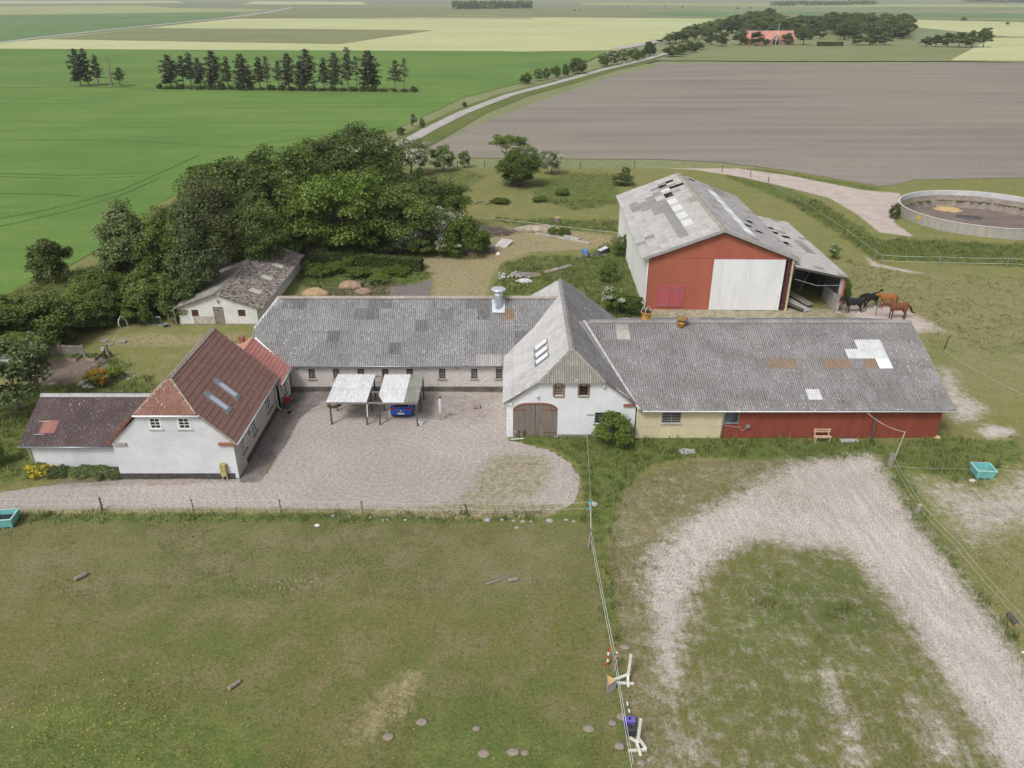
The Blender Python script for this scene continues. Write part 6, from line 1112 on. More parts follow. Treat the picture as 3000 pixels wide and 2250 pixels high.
# ---- clipped hedge behind the barn
def hedge(name, a, b, wd, h, mat, lab, seed, leaf=.13, dens=900):
    rg = np.random.default_rng(seed); a, b = np.array(a), np.array(b); L = np.linalg.norm(b - a); d = (b - a) / L; nn_ = np.array([-d[1], d[0]]); N = int(dens * L); t = rg.uniform(0, L, N); side = rg.integers(0, 3, N); u = rg.uniform(-.5, .5, N); z = rg.uniform(0, 1, N)
    off = np.where(side == 0, -.5, np.where(side == 1, .5, u)) * wd; zz = np.where(side == 2, 1.0, z) * h; jit = rg.normal(size=(N, 3)) * .06; pos = np.stack([a[0] + d[0] * t + nn_[0] * off, a[1] + d[1] * t + nn_[1] * off, zz], 1) + jit
    nr = np.where((side == 2)[:, None], np.array([0, 0, 1.0]), np.where((side == 0)[:, None], -np.append(nn_, .3), np.append(nn_, .3))) + rg.normal(size=(N, 3)) * .45
    t_ = thing(name, lab, 'hedge', (a[0], a[1], 0)); o = link('foliage', cards(pos - np.array([a[0], a[1], 0]), nr, leaf * 1.6, .7, rg.uniform(0, 1, N), [mat], None, rg)); o.parent = t_; W[o.name] = wm(t_); o.matrix_local = Matrix.Identity(4)
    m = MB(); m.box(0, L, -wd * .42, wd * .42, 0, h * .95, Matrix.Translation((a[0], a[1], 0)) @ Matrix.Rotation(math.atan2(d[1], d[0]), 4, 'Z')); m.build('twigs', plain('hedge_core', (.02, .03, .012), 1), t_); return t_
hedge('clipped_hedge', D(672, 566).xy, D(912, 584).xy, 1.1, 1.35, L_DRK, 'long clipped hedge along the mown path behind the long barn', 5); hedge('far_hedge', a_.xy, b_.xy, 2.5, 2.2, L_DRK, 'short dark clipped hedge right of the far farmhouse', 6, .5, 40)
# ---- grass: tall stands, tussocks, flowers (nobody could count it)
def tufts(name, n, box, chans, hmin, hmax, mat, lab, seed, blades=6, wd=.03, thr=.35, spread=.16, extra=None):
    rg = np.random.default_rng(seed); X = rg.uniform(box[0], box[1], n); Y = rg.uniform(box[2], box[3], n); wgt = np.zeros(n)
    for c in chans: wgt = np.maximum(wgt, gw(c, X, Y))
    cl = vnoise(X, Y, .5, seed) * .6 + vnoise(X, Y, 1.7, seed + 1) * .4; keep = (wgt * (.35 + cl) > thr) & (gw('gravel', X, Y) < .3) & (gw('conc', X, Y) < .3) & (gw('dirt', X, Y) < .45)
    for bx in BLD: keep &= ~((X > bx[0]) & (X < bx[1]) & (Y > bx[2]) & (Y < bx[3]))
    if extra is not None: keep &= extra(X, Y)
    X, Y, cl = X[keep], Y[keep], cl[keep]; m = len(X); k = m * blades; bx = np.repeat(X, blades) + rg.normal(size=k) * spread; by = np.repeat(Y, blades) + rg.normal(size=k) * spread; h = np.repeat(hmin + (hmax - hmin) * cl * rg.uniform(.6, 1.1, m), blades) * rg.uniform(.6, 1.15, k)
    a = rg.uniform(0, 6.28, k); ln = h * rg.uniform(.15, .75, k); w_ = wd * rg.uniform(.7, 1.6, k); b = np.stack([bx, by, np.zeros(k)], 1); sd = np.stack([-np.sin(a), np.cos(a), np.zeros(k)], 1) * w_[:, None]; tip = b + np.stack([np.cos(a) * ln, np.sin(a) * ln, h], 1)
    v = np.stack([b - sd, b + sd, tip], 1).reshape(-1, 3); me = bpy.data.meshes.new(name); me.vertices.add(3 * k); me.vertices.foreach_set('co', v.ravel()); me.loops.add(3 * k); me.loops.foreach_set('vertex_index', np.arange(3 * k)); me.polygons.add(k); me.polygons.foreach_set('loop_start', np.arange(k) * 3); me.polygons.foreach_set('loop_total', np.full(k, 3)); me.materials.append(mat)
    at_ = me.attributes.new('tint', 'FLOAT', 'POINT'); at_.data.foreach_set('value', np.repeat(np.clip(rg.uniform(0, .7, k) + np.repeat(cl, blades) * .4, 0, 1), 3).astype(np.float32)); me.update()
    return tag(link(name, me), lab, 'grass', kind='stuff')
BLD = [(-27.1, -18.7, 45.1, 60.8), (-33.6, -27, 46.3, 54), (-21.6, 1, 58.3, 69), (-.5, 9.3, 50.8, 69), (9, 32, 50.6, 68.2), (14.3, 34.7, 77.4, 104), (-33.6, -25.5, 73, 91), (58.6, 81.8, 104.0, 127)]
L_GR = leaf_mat('grass_blade', (.13, .145, .05), (.22, .22, .09), (.155, .175, .06), 0); L_GRT = leaf_mat('grass_tall', (.10, .14, .038), (.215, .235, .08), (.145, .185, .05), 0); L_STRAW = leaf_mat('grass_straw', (.22, .19, .09), (.34, .29, .15), (.2, .19, .09), 0)
tufts('tall_grass', 60000, (-62, 96, 30, 126), ['lush'], .18, .75, L_GRT, 'tall lush grass and weeds round the buildings and fences', 1, 7, .028, .34)
tufts('turf_tussocks', 60000, (-40, 42, 20, 52), ['lush', 'bare'], .02, .08, L_GR, 'short grazed turf of the near paddocks', 2, 6, .02, .18)
tufts('dry_grass', 26000, (-40, 40, 24, 110), ['dry'], .03, .14, L_STRAW, 'dry cut grass on the mown path and yard edge', 3, 6, .018, .3)
tufts('meadow_grass', 50000, (-60, 96, 66, 150), ['lush', 'bare'], .06, .3, L_GR, 'meadow grass behind the farm', 4, 5, .03, .25)
tufts('arena_tufts', 9000, (4, 40, 22, 52), ['sand'], .02, .09, L_GR, 'sparse grass tufts coming through the arena sand', 5, 6, .02, .24, extra=lambda X, Y: gw('sand', X, Y) < .8)
def flowers(name, n, cen, rad, mat, lab, seed, size=.06, z=.1):
    rg = np.random.default_rng(seed); q = rg.normal(size=(n, 2)) * np.array(rad); p = np.stack([cen[0] + q[:, 0], cen[1] + q[:, 1], z + rg.uniform(0, .08, n)], 1); return tag(link(name, cards(p, rg.normal(size=(n, 3)) * .35 + np.array([0, -.2, 1]), size, 1, rg.uniform(0, 1, n), [mat], None, rg)), lab, 'flowers', kind='stuff')
c = D(200, 1590); flowers('buttercups', 330, c, (3.2, 2.2), YFL, 'scatter of yellow buttercups in the lower left paddock', 1, .055); c = D(600, 1560); flowers('buttercups', 80, c, (7, 3), YFL, 'thin scatter of yellow buttercups along the lower paddock', 2, .05); c = D(645, 1268); flowers('daisies', 90, c, (1.2, .5), BLOS, 'patch of white daisies in the paddock', 3, .05); c = D(260, 1122); flowers('daisies', 160, c, (6, .4), BLOS, 'white clover flowers along the paddock fence', 4, .05)
# ------------------------------------------------------------------ carports, car and the yard
CPZ = 2.06
def carport(name, lab, x0, x1, y0, y1, posts, mats, clip=()):
    t = thing(name, lab, 'carport', ((x0 + x1) / 2, (y0 + y1) / 2, 0))
    for (x, y) in posts: m = MB(); m.bar((x, y, -.05), (x, y, CPZ - .12), .11, .11, (0, 1, 0)); m.build('post', WOOD_D, t)
    for y in (y0 + .12, (y0 + y1) / 2, y1 - .12): m = MB(); m.bar((x0 + .02, y, CPZ - .08 + (y - y0) * .03), (x1 - .02, y, CPZ - .08 + (y - y0) * .03), .07, .13); rf = m.build('beam', WOOD_W, t)
    m = MB(); m.bar((x0, y0 + .03, CPZ - .06), (x1, y0 + .03, CPZ - .06), .04, .16); m.build('fascia', WOOD_W, t)
    s = Vector((0, y1 - y0, (y1 - y0) * .03)); lay(t, (x0, y0, CPZ), Xv, s, 3, 2, (x1 - x0) / 3, s.length / 2, mats, clips=clip, waves=9, jig=.3); return t
W_SH = [eternit('white_sheet', (.78, .79, .80), (.72, .73, .74), 0, .12, None, 0, None, .03, .2), WHITEP]  # trough shading painted into the white so the corrugation lines show
carport('carport', 'left carport with white corrugated roof on thin posts', -14.2, -11.12, 52.55, 57.15, [(-14.0, 52.8), (-11.25, 52.75), (-14.0, 55.0), (-13.9, 57.0), (-11.25, 55.0), (-11.25, 57.0)], lambda c, r: W_SH[0])
carport('carport', 'right carport over the blue car, one third of its roof grey', -10.35, -7.2, 52.5, 57.1, [(-10.25, 52.75), (-7.32, 52.55), (-7.3, 54.85), (-7.28, 57.0), (-10.25, 55.0), (-10.25, 57.0)], lambda c, r: GREYP if c == 2 else W_SH[0], [(-1.0, -.42, -.5)])
ct = thing('tie_beams', 'weathered timbers bridging the gap between the two carports', 'timber', (-10.75, 55, 0))
for y, z in ((52.75, 1.92), (54.4, 2.0), (56.0, 2.05), (57.0, 2.1)): m = MB(); m.bar((-11.25, y, z), (-10.25, y, z), .08, .1); m.build('timber', WOOD_W, ct)
m = MB(); m.tube([(-11.1, 52.7, 1.9), (-11.12, 52.62, 1.5), (-11.14, 52.6, .8)], .04, 8); tag(m.build('drain_pipe', WHITE), 'short white drain pipe hanging on the middle carport post', 'pipe')
# --- the car
CAR = thing('car', 'small blue hatchback parked under the right carport, rear to the camera', 'car', (-8.72, 55.72, 0))
CM = wm(CAR); BLUE = plain('car_blue', (.012, .075, .42), .22, .06, 1, 10, 0, spec=.6); BLACKP = plain('black_plastic', (.018, .018, .02), .5, .15, 3); TYRE = plain('tyre', (.02, .02, .021), .85, .15, 5); RIM = plain('alloy', (.35, .35, .37), .35, .1, 5, metal=.7); REDL = plain('tail_red', (.28, .012, .015), .15, .1, 3)
def ring(y, w, z0, z1, tw, n=5):                     # open body section, local x/z
    return [(-w * .9, y, z0), (-w, y, z0 + .16), (-w, y, (z0 + z1) / 2), (-w * .985, y, z1 - .08), (-w * tw, y, z1), (w * tw, y, z1), (w * .985, y, z1 - .08), (w, y, (z0 + z1) / 2), (w, y, z0 + .16), (w * .9, y, z0)]
st = [(-2.02, .66, .34, .62, .8), (-2.0, .78, .26, .80, .85), (-1.88, .85, .2, .93, .88), (-1.6, .875, .19, .97, .9), (-.9, .88, .18, .96, .92), (0, .88, .18, .94, .92), (.9, .88, .18, .92, .9), (1.4, .87, .19, .88, .86), (1.85, .82, .2, .74, .82), (2.02, .66, .26, .6, .8)]
m = MB(); m.loft([[CM @ Vector(p) for p in ring(y, w_, a, b, t_)] for y, w_, a, b, t_ in st]); bd = m.build('body', BLUE, CAR, True)
cab = [(-1.93, .66, .92, .93), (-1.62, .70, .95, 1.30), (-1.45, .66, .95, 1.40), (-.6, .66, .95, 1.44), (.2, .66, .93, 1.42), (.55, .68, .92, 1.28), (1.12, .74, .9, .91)]
m = MB(); m.loft([[CM @ Vector(p) for p in ((-w_ - .08, y, a), (-w_ - .02, y, (a + b) / 2), (-w_ + .08, y, b), (w_ - .08, y, b), (w_ + .02, y, (a + b) / 2), (w_ + .08, y, a))] for y, w_, a, b in cab]); m.build('cabin', BLUE, CAR, True)
def cq(*p): return [CM @ Vector(q) for q in p]
m = MB(); m.poly(cq((-.56, -1.925, .985), (.56, -1.925, .985), (.50, -1.655, 1.31), (-.50, -1.655, 1.31))); m.build('rear_window', glass_mat('car_glass', (.012, .014, .016), .06), CAR)
m = MB(); m.hexa(cq((-.6, -1.78, 1.33), (.6, -1.78, 1.33), (.6, -1.45, 1.40), (-.6, -1.45, 1.40), (-.58, -1.74, 1.37), (.58, -1.74, 1.37), (.58, -1.45, 1.44), (-.58, -1.45, 1.44))); m.build('roof_spoiler', BLACKP, CAR)
for sg in (-1, 1):
    m = MB(); m.poly(cq((sg * .745, -1.3, .99), (sg * .745, .5, .97), (sg * .68, .3, 1.3), (sg * .655, -1.2, 1.34))); m.build('side_window', glass_mat('car_glass2', (.012, .014, .016), .06), CAR)
    m = MB(); m.hexa(cq((sg * .38, -2.035, .8), (sg * .8, -1.965, .78), (sg * .82, -1.84, .78), (sg * .38, -1.9, .8), (sg * .42, -2.01, .87), (sg * .78, -1.95, .95), (sg * .82, -1.8, .95), (sg * .42, -1.86, .87))); m.build('tail_light', REDL, CAR)
    m = MB(); m.hexa(cq((sg * .86, .75, .98), (sg * 1.06, .72, 1.0), (sg * 1.06, .86, 1.0), (sg * .86, .9, .98), (sg * .88, .75, 1.1), (sg * 1.04, .73, 1.12), (sg * 1.04, .84, 1.12), (sg * .88, .88, 1.1))); m.build('mirror', BLACKP, CAR, bevel=.02)
    for y in (-1.28, 1.28):
        m = MB(); m.tube(cq((sg * .68, y, .31), (sg * .89, y, .31)), .31, 20); wh = m.build('wheel', TYRE, CAR); m = MB(); m.tube(cq((sg * .885, y, .31), (sg * .9, y, .31)), .2, 14); m.build('rim', RIM, wh)
m = MB(); m.hexa(cq((-.27, -2.055, .42), (.27, -2.055, .42), (.27, -2.0, .42), (-.27, -2.0, .42), (-.27, -2.05, .54), (.27, -2.05, .54), (.27, -2.0, .54), (-.27, -2.0, .54))); pl = m.build('number_plate', WHITE, CAR)
m = MB()
for x in (-.20, -.145, -.04, .015, .10, .15, .20): m.poly(cq((x - .018, -2.0575, .455), (x + .018, -2.0575, .455), (x + .018, -2.055, .51), (x - .018, -2.055, .51)))
m.build('plate_marks', plain('plate_grey', (.25, .25, .26), .6), pl)
m = MB(); m.tube(cq((0, -2.03, .70), (0, -2.05, .70)), .065, 14); m.build('badge', GALV, CAR); m = MB(); m.hexa(cq((-.7, -2.0, .2), (.7, -2.0, .2), (.7, -1.8, .2), (-.7, -1.8, .2), (-.72, -2.03, .33), (.72, -2.03, .33), (.72, -1.8, .33), (-.72, -1.8, .33))); m.build('lower_bumper', BLACKP, CAR)
m = MB(); m.tube([(-9.75, 53.6, .9), (-9.85, 53.45, .5), (-9.9, 53.4, .1), (-9.75, 53.3, .05), (-9.7, 53.5, .6)], .018, 6); tag(m.build('charging_cable', BLACKP), 'dark cable loop hanging left of the blue car', 'cable')
# --- folded clothes dryer
p = P(1292, 1230); CD = thing('clothes_dryer', 'folded rotary clothes dryer standing on the gravel right of the car', 'clothes dryer', p)
m = MB(); m.tube([p, p + Zv * 2.0], .025, 8); m.build('pole', ZINC, CD)
for k in range(4):
    a = k * math.pi / 2 + .4; e = Vector((math.cos(a), math.sin(a), 0)); m = MB(); m.tube([p + Zv * 1.95, p + e * .13 + Zv * 1.5, p + e * .10 + Zv * .62], .02, 6); m.build('arm', GALV, CD)
m = MB(); m.lathe(p, [(.04, .5), (.13, .66), (.17, 1.1), (.14, 1.7), (.05, 1.98)], 10); m.build('line_bundle', plain('clothes_line', (.50, .51, .52), .8, .2, 12), CD); m = MB(); m.lathe(p + Zv * 1.95, [(.08, 0), (.1, .06), (.03, .12)], 8); m.build('hub', BLACKP, CD)
def log(name, a, b, r, mat, lab, cat='log', n=10, endm=None):
    a, b = Vector(a), Vector(b); t = thing(name, lab, cat, ((a.x + b.x) / 2, (a.y + b.y) / 2, 0)); d = (b - a).normalized(); m = MB(); k = 5; m.tube([a + (b - a) * i / (k - 1) for i in range(k)], [r * random.uniform(.93, 1.05) for _ in range(k)], n); m.build('bark', mat, t)
    for q, s_ in ((a, -1), (b, 1)): m = MB(); m.tube([q + d * s_ * .001, q + d * s_ * .012], r * .9, n); m.build('cut_end', endm or WOOD_N, t)
    return t
p = P(1396, 1197)
for k, (dx, dy, a, lab) in enumerate(((0, 0, .3, 'front log of the little firewood heap on the gravel'), (.22, .12, 1.4, 'right log of the little firewood heap on the gravel'), (-.1, .22, 2.3, 'rear log of the little firewood heap on the gravel'))):
    q = p + Vector((dx, dy, .12)); e = Vector((math.cos(a), math.sin(a), .1)) * .2; log('firewood_log', q - e, q + e, .1, BARK_L, lab, 'log', 8)
p = P(1231, 1243); m = MB(); m.hexa([p + Vector(q) for q in ((-.3, -.2, .02), (.12, -.25, .02), (.3, .2, .12), (-.12, .24, .12), (-.3, -.2, .06), (.12, -.25, .06), (.3, .2, .16), (-.12, .24, .16))]); tag(m.build('white_board', plain('bleached_board', (.55, .56, .57), .8, .15)), 'small white board lying at the foot of the carport post', 'board')
p = P(978, 1188); sd = thing('round_planter', 'round wooden tub lying half under the left carport', 'tub', p); m = MB(); m.lathe(p, [(.48, 0), (.54, .05), (.54, .26), (.5, .3)], 20); m.build('tub', WOOD_D, sd); m = MB(); m.lathe(p + Zv * .3, [(.5, 0), (.001, .03)], 20); m.build('soil', plain('tub_soil', (.27, .2, .13), .9, .2), sd)
p = P(842, 1195); pt = thing('flower_pot', 'tall grey flower pot with red flowers beside the front door', 'flower pot', p); m = MB(); m.lathe(p, [(.15, 0), (.18, .1), (.22, .55), (.24, .6), (.2, .6), (.001, .56)], 18); m.build('pot', plain('slate_pot', (.10, .12, .15), .6, .15), pt, True)
rg = np.random.default_rng(4); q = rg.normal(size=(260, 3)) * np.array([.17, .17, .11]) + np.array([p.x, p.y, .74]); o = link('blossoms', cards(q, rg.normal(size=(260, 3)) + np.array([0, -.3, .8]), .1, .9, rg.uniform(0, 1, 260), [leaf_mat('red_petal', (.40, .012, .02), (.58, .03, .04), (.3, .01, .02))], None, rg), pt, Matrix.Identity(4)); q = rg.normal(size=(160, 3)) * np.array([.17, .17, .08]) + np.array([p.x, p.y, .64]); link('leaves', cards(q, rg.normal(size=(160, 3)) + np.array([0, 0, 1]), .1, .7, rg.uniform(0, 1, 160), [L_MID], None, rg), pt, Matrix.Identity(4))
p = P(858, 1176); m = MB(); m.lathe(p, [(.36, .02), (.36, .045), (.001, .05)], 20); tag(m.build('drain_cover', plain('cast_iron', (.085, .095, .095), .7, .2, 8)), 'round dark drain cover beside the flower pot', 'drain cover')
# --- cat
def remeshed(mb, name, mat, parent, voxel, M=None, smooth=2):
    o = mb.build('tmp', mat, None, True); md = o.modifiers.new('r', 'REMESH'); md.mode = 'VOXEL'; md.voxel_size = voxel; md.use_smooth_shade = True; sm = o.modifiers.new('s', 'SMOOTH'); sm.factor = .5; sm.iterations = smooth
    dg = bpy.context.evaluated_depsgraph_get(); me = bpy.data.meshes.new_from_object(o.evaluated_get(dg)); bpy.data.objects.remove(o); me.name = name; me.materials.clear(); me.materials.append(mat); return link(name, me, parent, M if M is not None else wm(parent))
p = P(850, 1210.5); CAT = thing('cat', 'black cat with white paws lying on the concrete by the front door', 'cat', p, R(-10))
g = G('cat_fur'); xyz = g.n('SeparateXYZ', {0: g.obj()}).outputs; catm = g.bsdf(g.mix(g.step(g.math('ADD', xyz[0], g.math('MULTIPLY', xyz[2], -1.6)), .05, .09), (.012, .012, .013), (.72, .71, .69)), .9)
m = MB(); m.loft([[(x, ry * math.cos(a), z + rz * math.sin(a)) for a in [2 * math.pi * i / 10 for i in range(10)]] for x, z, ry, rz in ((-.2, .07, .04, .04), (-.17, .08, .09, .075), (-.08, .09, .105, .09), (.02, .09, .09, .085), (.09, .1, .06, .07), (.12, .12, .03, .04))])
m.loft([[(x, -.02 + ry * math.cos(a), z + rz * math.sin(a)) for a in [2 * math.pi * i / 8 for i in range(8)]] for x, z, ry, rz in ((.06, .15, .03, .03), (.09, .17, .055, .05), (.13, .175, .055, .05), (.175, .165, .03, .03), (.19, .16, .012, .012))])
for y in (-.06, .02): m.tube([(.1, y - .02, .19), (.1, y - .025, .245)], [.02, .006], 5)
for y in (-.06, .04, .09): m.tube([(.04, y, .06), (.14, y * 1.3, .03), (.24, y * 1.5, .022)], [.035, .024, .02], 6)
m.tube([(-.18, .03, .05), (-.26, .12, .03), (-.2, .2, .03)], [.025, .02, .014], 6); remeshed(m, 'body', catm, CAT, .011)
# --- roof-edge cables, bench and bits along the red front
m = MB(); z0 = 2.55; X_ = [9.6, 11.5, 13.4, 15.7]; 
def swag(pts, sag, r, mat, lab, name='cable', n=8):
    m = MB(); out = []
    for a, b in zip(pts, pts[1:]):
        a, b = Vector(a), Vector(b)
        for i in range(n): t = i / n; out.append(a.lerp(b, t) - Zv * sag * 4 * t * (1 - t))
    out.append(Vector(pts[-1])); m.tube(out, r, 5); return tag(m.build(name, mat), lab, 'cable')
CAB = plain('pale_cable', (.52, .50, .48), .7); swag([(18.3, 50.6, 2.55), (20.9, 50.55, 2.5), (23.3, 50.55, 2.52), (26, 50.55, 2.5)], .16, .014, CAB, 'pale cable hanging in loops under the red barn eave')
pp = P(2618, 1349); swag([(26.0, 50.5, 2.5), (pp.x + .35, pp.y + .1, 2.3)], .28, .016, CAB, 'pale cable running from the eave to the leaning pole')
swag([(9.4, 50.55, 1.15), (12.0, 50.5, 1.45), (15.7, 50.5, 1.3), (17.0, 50.5, 1.05)], .03, .01, CAB, 'thin pale cable along the cream wall'); m = MB(); m.box(17.45, 17.75, 50.5, 50.66, .95, 1.2); mt = tag(m.build('meter_box', plain('grey_green_box', (.2, .23, .22), .6, .1), None, bevel=.02), 'small grey meter box on the red wall', 'meter box'); swag([(16.9, 50.6, 1.25), (17.2, 50.55, .75), (17.5, 50.55, .98)], .05, .01, CAB, 'cable loop below the red wall window')
b0, b1 = P(2385, 1296), P(2430, 1297); BN = thing('bench', 'plain pine bench standing in the grass before the red wall', 'bench', (b0 + b1) / 2); yb = (b0.y + b1.y) / 2; xa, xb = b0.x, b1.x + .05
for i, y in enumerate((yb, yb + .17)): m = MB(); m.box(xa - .06, xb + .06, y - .07, y + .08, .44, .48); m.build('seat_slat', WOOD_N, BN)
for z in (.68, .86): m = MB(); m.box(xa - .06, xb + .06, yb + .36, yb + .39, z, z + .11); m.build('back_slat', WOOD_N, BN)
for x in (xa + .04, xb - .12):
    m = MB(); m.box(x, x + .08, yb - .04, yb + .04, 0, .44); m.build('leg', WOOD_N, BN); m = MB(); m.bar((x + .04, yb + .28, 0), (x + .04, yb + .4, .98), .08, .06, (0, 1, 0)); m.build('leg', WOOD_N, BN)
q = P(2551, 1291); m = MB(); m.bar(q, (q.x + .12, 50.62, 1.85), .14, .05, (0, 1, 0)); tag(m.build('leaning_plank', WOOD_D), 'dark plank leaning upright against the red wall', 'plank')
a, b = P(2462, 1294), P(2516, 1297); m = MB(); m.box(a.x, b.x, a.y - .15, a.y + .2, 0, .16); tag(m.build('stone_slab', CONCW, None, bevel=.02), 'pale concrete step slab lying in the grass by the red wall', 'slab')
for x, y0_, lab in ((1960, 1291, 'short rusty pipe stub in front of the cream wall'), (2023, 1297, 'rusty standpipe with pale top before the cream wall')):
    q = P(x, y0_); t = thing('standpipe', lab, 'pipe', q); m = MB(); m.tube([q, q + Zv * .5], .035, 8); m.build('pipe', RUST, t); m = MB(); m.tube([q + Zv * .5, q + Vector((.0, 0, .56))], .045, 8); m.build('tap', GUTTER, t)
q = P(2010, 1322); blob((q.x, q.y, 0), .75, .45, .12, 12, 8).build('rubble_slab', CONCW); tag(bpy.data.objects['rubble_slab'], 'patch of broken concrete below the cream wall', 'rubble')
# metal stand before the gate
q = P(1515, 1290); SD = thing('sack_barrow', 'small metal frame with a white bar standing before the barn gate', 'metal frame', q)
for dx in (-.22, .3): m = MB(); m.tube([q + Vector((dx, -.1, 0)), q + Vector((dx, .15, .75))], .025, 6); m.build('upright', ZINC, SD)
m = MB(); m.tube([q + Vector((-.5, -.12, .16)), q + Vector((.5, -.1, .22))], .035, 8); m.build('white_bar', GUTTER, SD); m = MB(); m.tube([q + Vector((-.24, .14, .72)), q + Vector((.32, .14, .72))], .03, 6); m.build('cross_bar', BLACKP, SD); m = MB(); m.box(q.x - .24, q.x + .02, q.y + .1, q.y + .25, .5, .74); m.build('motor', ZINC, SD, bevel=.03)
# ------------------------------------------------------------------ fences
def post(base, h, r, lab, mat=WOOD_W, lean=(0, 0), cap=None, name='fence_post'):
    b = Vector((base[0], base[1], 0)); t = thing(name, lab, 'post', b); m = MB(); top = b + Vector((lean[0], lean[1], h)); m.tube([b - Zv * .15, b.lerp(top, .5), top], [r, r * .97, r * .9], 7); m.build('stake', mat, t)
    for z in (cap if cap is not None else (.5 * h, .9 * h)): m = MB(); m.tube([b.lerp(top, z / h) + Vector((r, 0, 0)), b.lerp(top, z / h) + Vector((r + .05, 0, 0))], .025, 6); m.build('insulator', BLACKP, t)
    return top
WIRE = plain('fence_wire', (.55, .53, .48), .6, .05, 3, 10, 0); TAPE = plain('fence_tape', (.66, .66, .63), .7, .05, 3, 10, 0)
def fwire(pts, lab, r=.012, mat=WIRE):
    m = MB(); out = []
    for a, b in zip(pts, pts[1:]):
        a, b = Vector(a), Vector(b)
        for i in range(6): t = i / 6; out.append(a.lerp(b, t) - Zv * .08 * 4 * t * (1 - t))
    out.append(Vector(pts[-1])); m.tube(out, r, 4); return tag(m.build('fence_wire', mat), lab, 'wire')
dr = [D(-120, 1104), D(222, 1103), D(420, 1106), D(607, 1107), D(783, 1111), D(1013, 1116), D(1275, 1113)]
for i, (q, nm) in enumerate(zip(dr[1:6], ('leftmost', 'second', 'third', 'fourth', 'dark leaning fifth'))): post(q, 1.05 if i < 4 else .95, .055 if i != 1 else .045, nm + ' post of the fence below the drive', WOOD_D if i in (0, 4) else WOOD_W, ((.0, 0), (-.06, 0), (0, 0), (0, 0), (-.25, .05))[i])
ctop = post(dr[6], 1.15, .07, 'corner fence post with blue insulators where two paddock fences meet', WOOD_W, (0, 0), ())
ct_ = bpy.data.objects.new('blue_insulator', None); bpy.data.objects.remove(ct_)
for z in (.55, 1.0):
    m = MB(); m.tube([dr[6] + Vector((-.06, -.1, z)), dr[6] + Vector((-.06, -.1, z + .16))], .07, 8); o = m.build('insulator_wrap', plain('cyan_plastic', (.08, .42, .58), .5, .05)); o.parent = [c for c in bpy.data.objects if c.get('label', '').startswith('corner fence post')][0]; o.matrix_parent_inverse = wm(o.parent).inverted()
for z, lab in ((.55, 'lower wire of the fence below the drive'), (1.0, 'upper wire of the fence below the drive')): fwire([Vector((q.x, q.y, z)) for q in dr], lab, .009)
cf_ = [P(1717, 1284), dr[6], P(1729, 1600), P(1799, 1968), P(1850, 2290)]
post(cf_[2], 1.3, .06, 'braced fence post in the middle of the paddock fence'); m = MB(); m.bar(P(1722, 1612) + Zv * .02, cf_[2] + Zv * 1.0, .06, .06); tag(m.build('fence_brace', WOOD_W), 'slanting timber brace of the middle paddock fence post', 'brace')
post(cf_[3], 1.25, .055, 'grey fence post beside the red striped marker', WOOD_W)
for z, lab in ((.6, 'lower tape of the fence between paddock and arena'), (1.12, 'upper tape of the fence between paddock and arena')): fwire([Vector((q.x, q.y, z)) for q in cf_[1:]], lab, .012, TAPE)
fwire([Vector((cf_[0].x, cf_[0].y, .9)), Vector((dr[6].x, dr[6].y, 1.1))], 'wire from the gate barn to the corner fence post', .010)
q = P(2605, 1367); post(q, 1.05, .2, 'thick weathered stump post at the top of the arena fence', WOOD_W, (.05, 0), ())
m = MB(); m.tube([pp - Zv * .1, pp + Vector((.35, .1, 2.32))], [.05, .035], 7); tag(m.build('leaning_pole', plain('pale_pole', (.42, .37, .34), .8, .2)), 'thin pale pole leaning beside the thick stump post', 'pole')
rf = [P(2610, 1366), P(2687, 1502), P(2792, 1615), P(2978, 1836), P(3090, 1960)]
log('fence_stump', rf[1], rf[1] + Vector((.08, .02, .6)), .17, WOOD_W, 'short stump post halfway along the right arena fence', 'post'); post(rf[2], .95, .045, 'thin leaning post of the right arena fence', WOOD_W, (-.05, 0)); log('fence_log', rf[3] + Zv * .12, P(2956, 1795, .3), .16, WOOD_D, 'old grey log leaning at the right arena fence', 'log')
for z, lab in ((.45, 'lower wire of the right arena fence'), (.85, 'upper wire of the right arena fence')): fwire([Vector((q.x, q.y, z)) for q in rf], lab, .008)
q = P(2915, 1375); post(P(2915, 1374), 1.15, .04, 'thin post with a dark box behind the right teal trough', WOOD_D, (.15, 0)); fwire([P(2612, 1366, .8), P(2915, 1374, .8), P(3060, 1380, .8)], 'wire from the stump post past the right trough', .008)
bf = [P(2477, 699), P(2561, 763), P(2578, 775), P(2750, 780), P(2947, 784), P(3100, 790)]
for i, nm in enumerate(('left post', 'post with white insulators', 'corner post', 'middle post', 'right post')): post(bf[i], 1.35, .07, nm + ' of the fence before the slurry tank', WOOD_W, (.08, 0) if i < 3 else (.06, 0), (.5, 1.15))
for z, lab in ((.55, 'lower tape of the fence before the slurry tank'), (1.2, 'upper tape of the fence before the slurry tank')): fwire([Vector((q.x, q.y, z)) for q in bf[2:]], lab, .018, TAPE)
fwire([P(1860, 485, 1.0), P(2115, 500, 1.0), P(2250, 535, 1.0), P(2371, 600, 1.0), Vector((bf[0].x, bf[0].y, 1.2)), Vector((bf[2].x, bf[2].y, 1.2))], 'long wire of the pasture fence along the dirt track', .014)
for x, y, nm in ((1700, 492, 'far left'), (1859, 491, 'left'), (2115, 504, 'middle'), (2198, 520, 'leaning'), (2250, 538, 'right'), (2371, 602, 'nearest')): post(P(x, y), 1.2, .07, nm + ' post of the pasture fence along the dirt track', WOOD_D)
for x, y, nm in ((1340, 490, 'left'), (1420, 489, 'right')): post(P(x, y), 1.2, .07, nm + ' post of the fence by the hawthorns', WOOD_D)
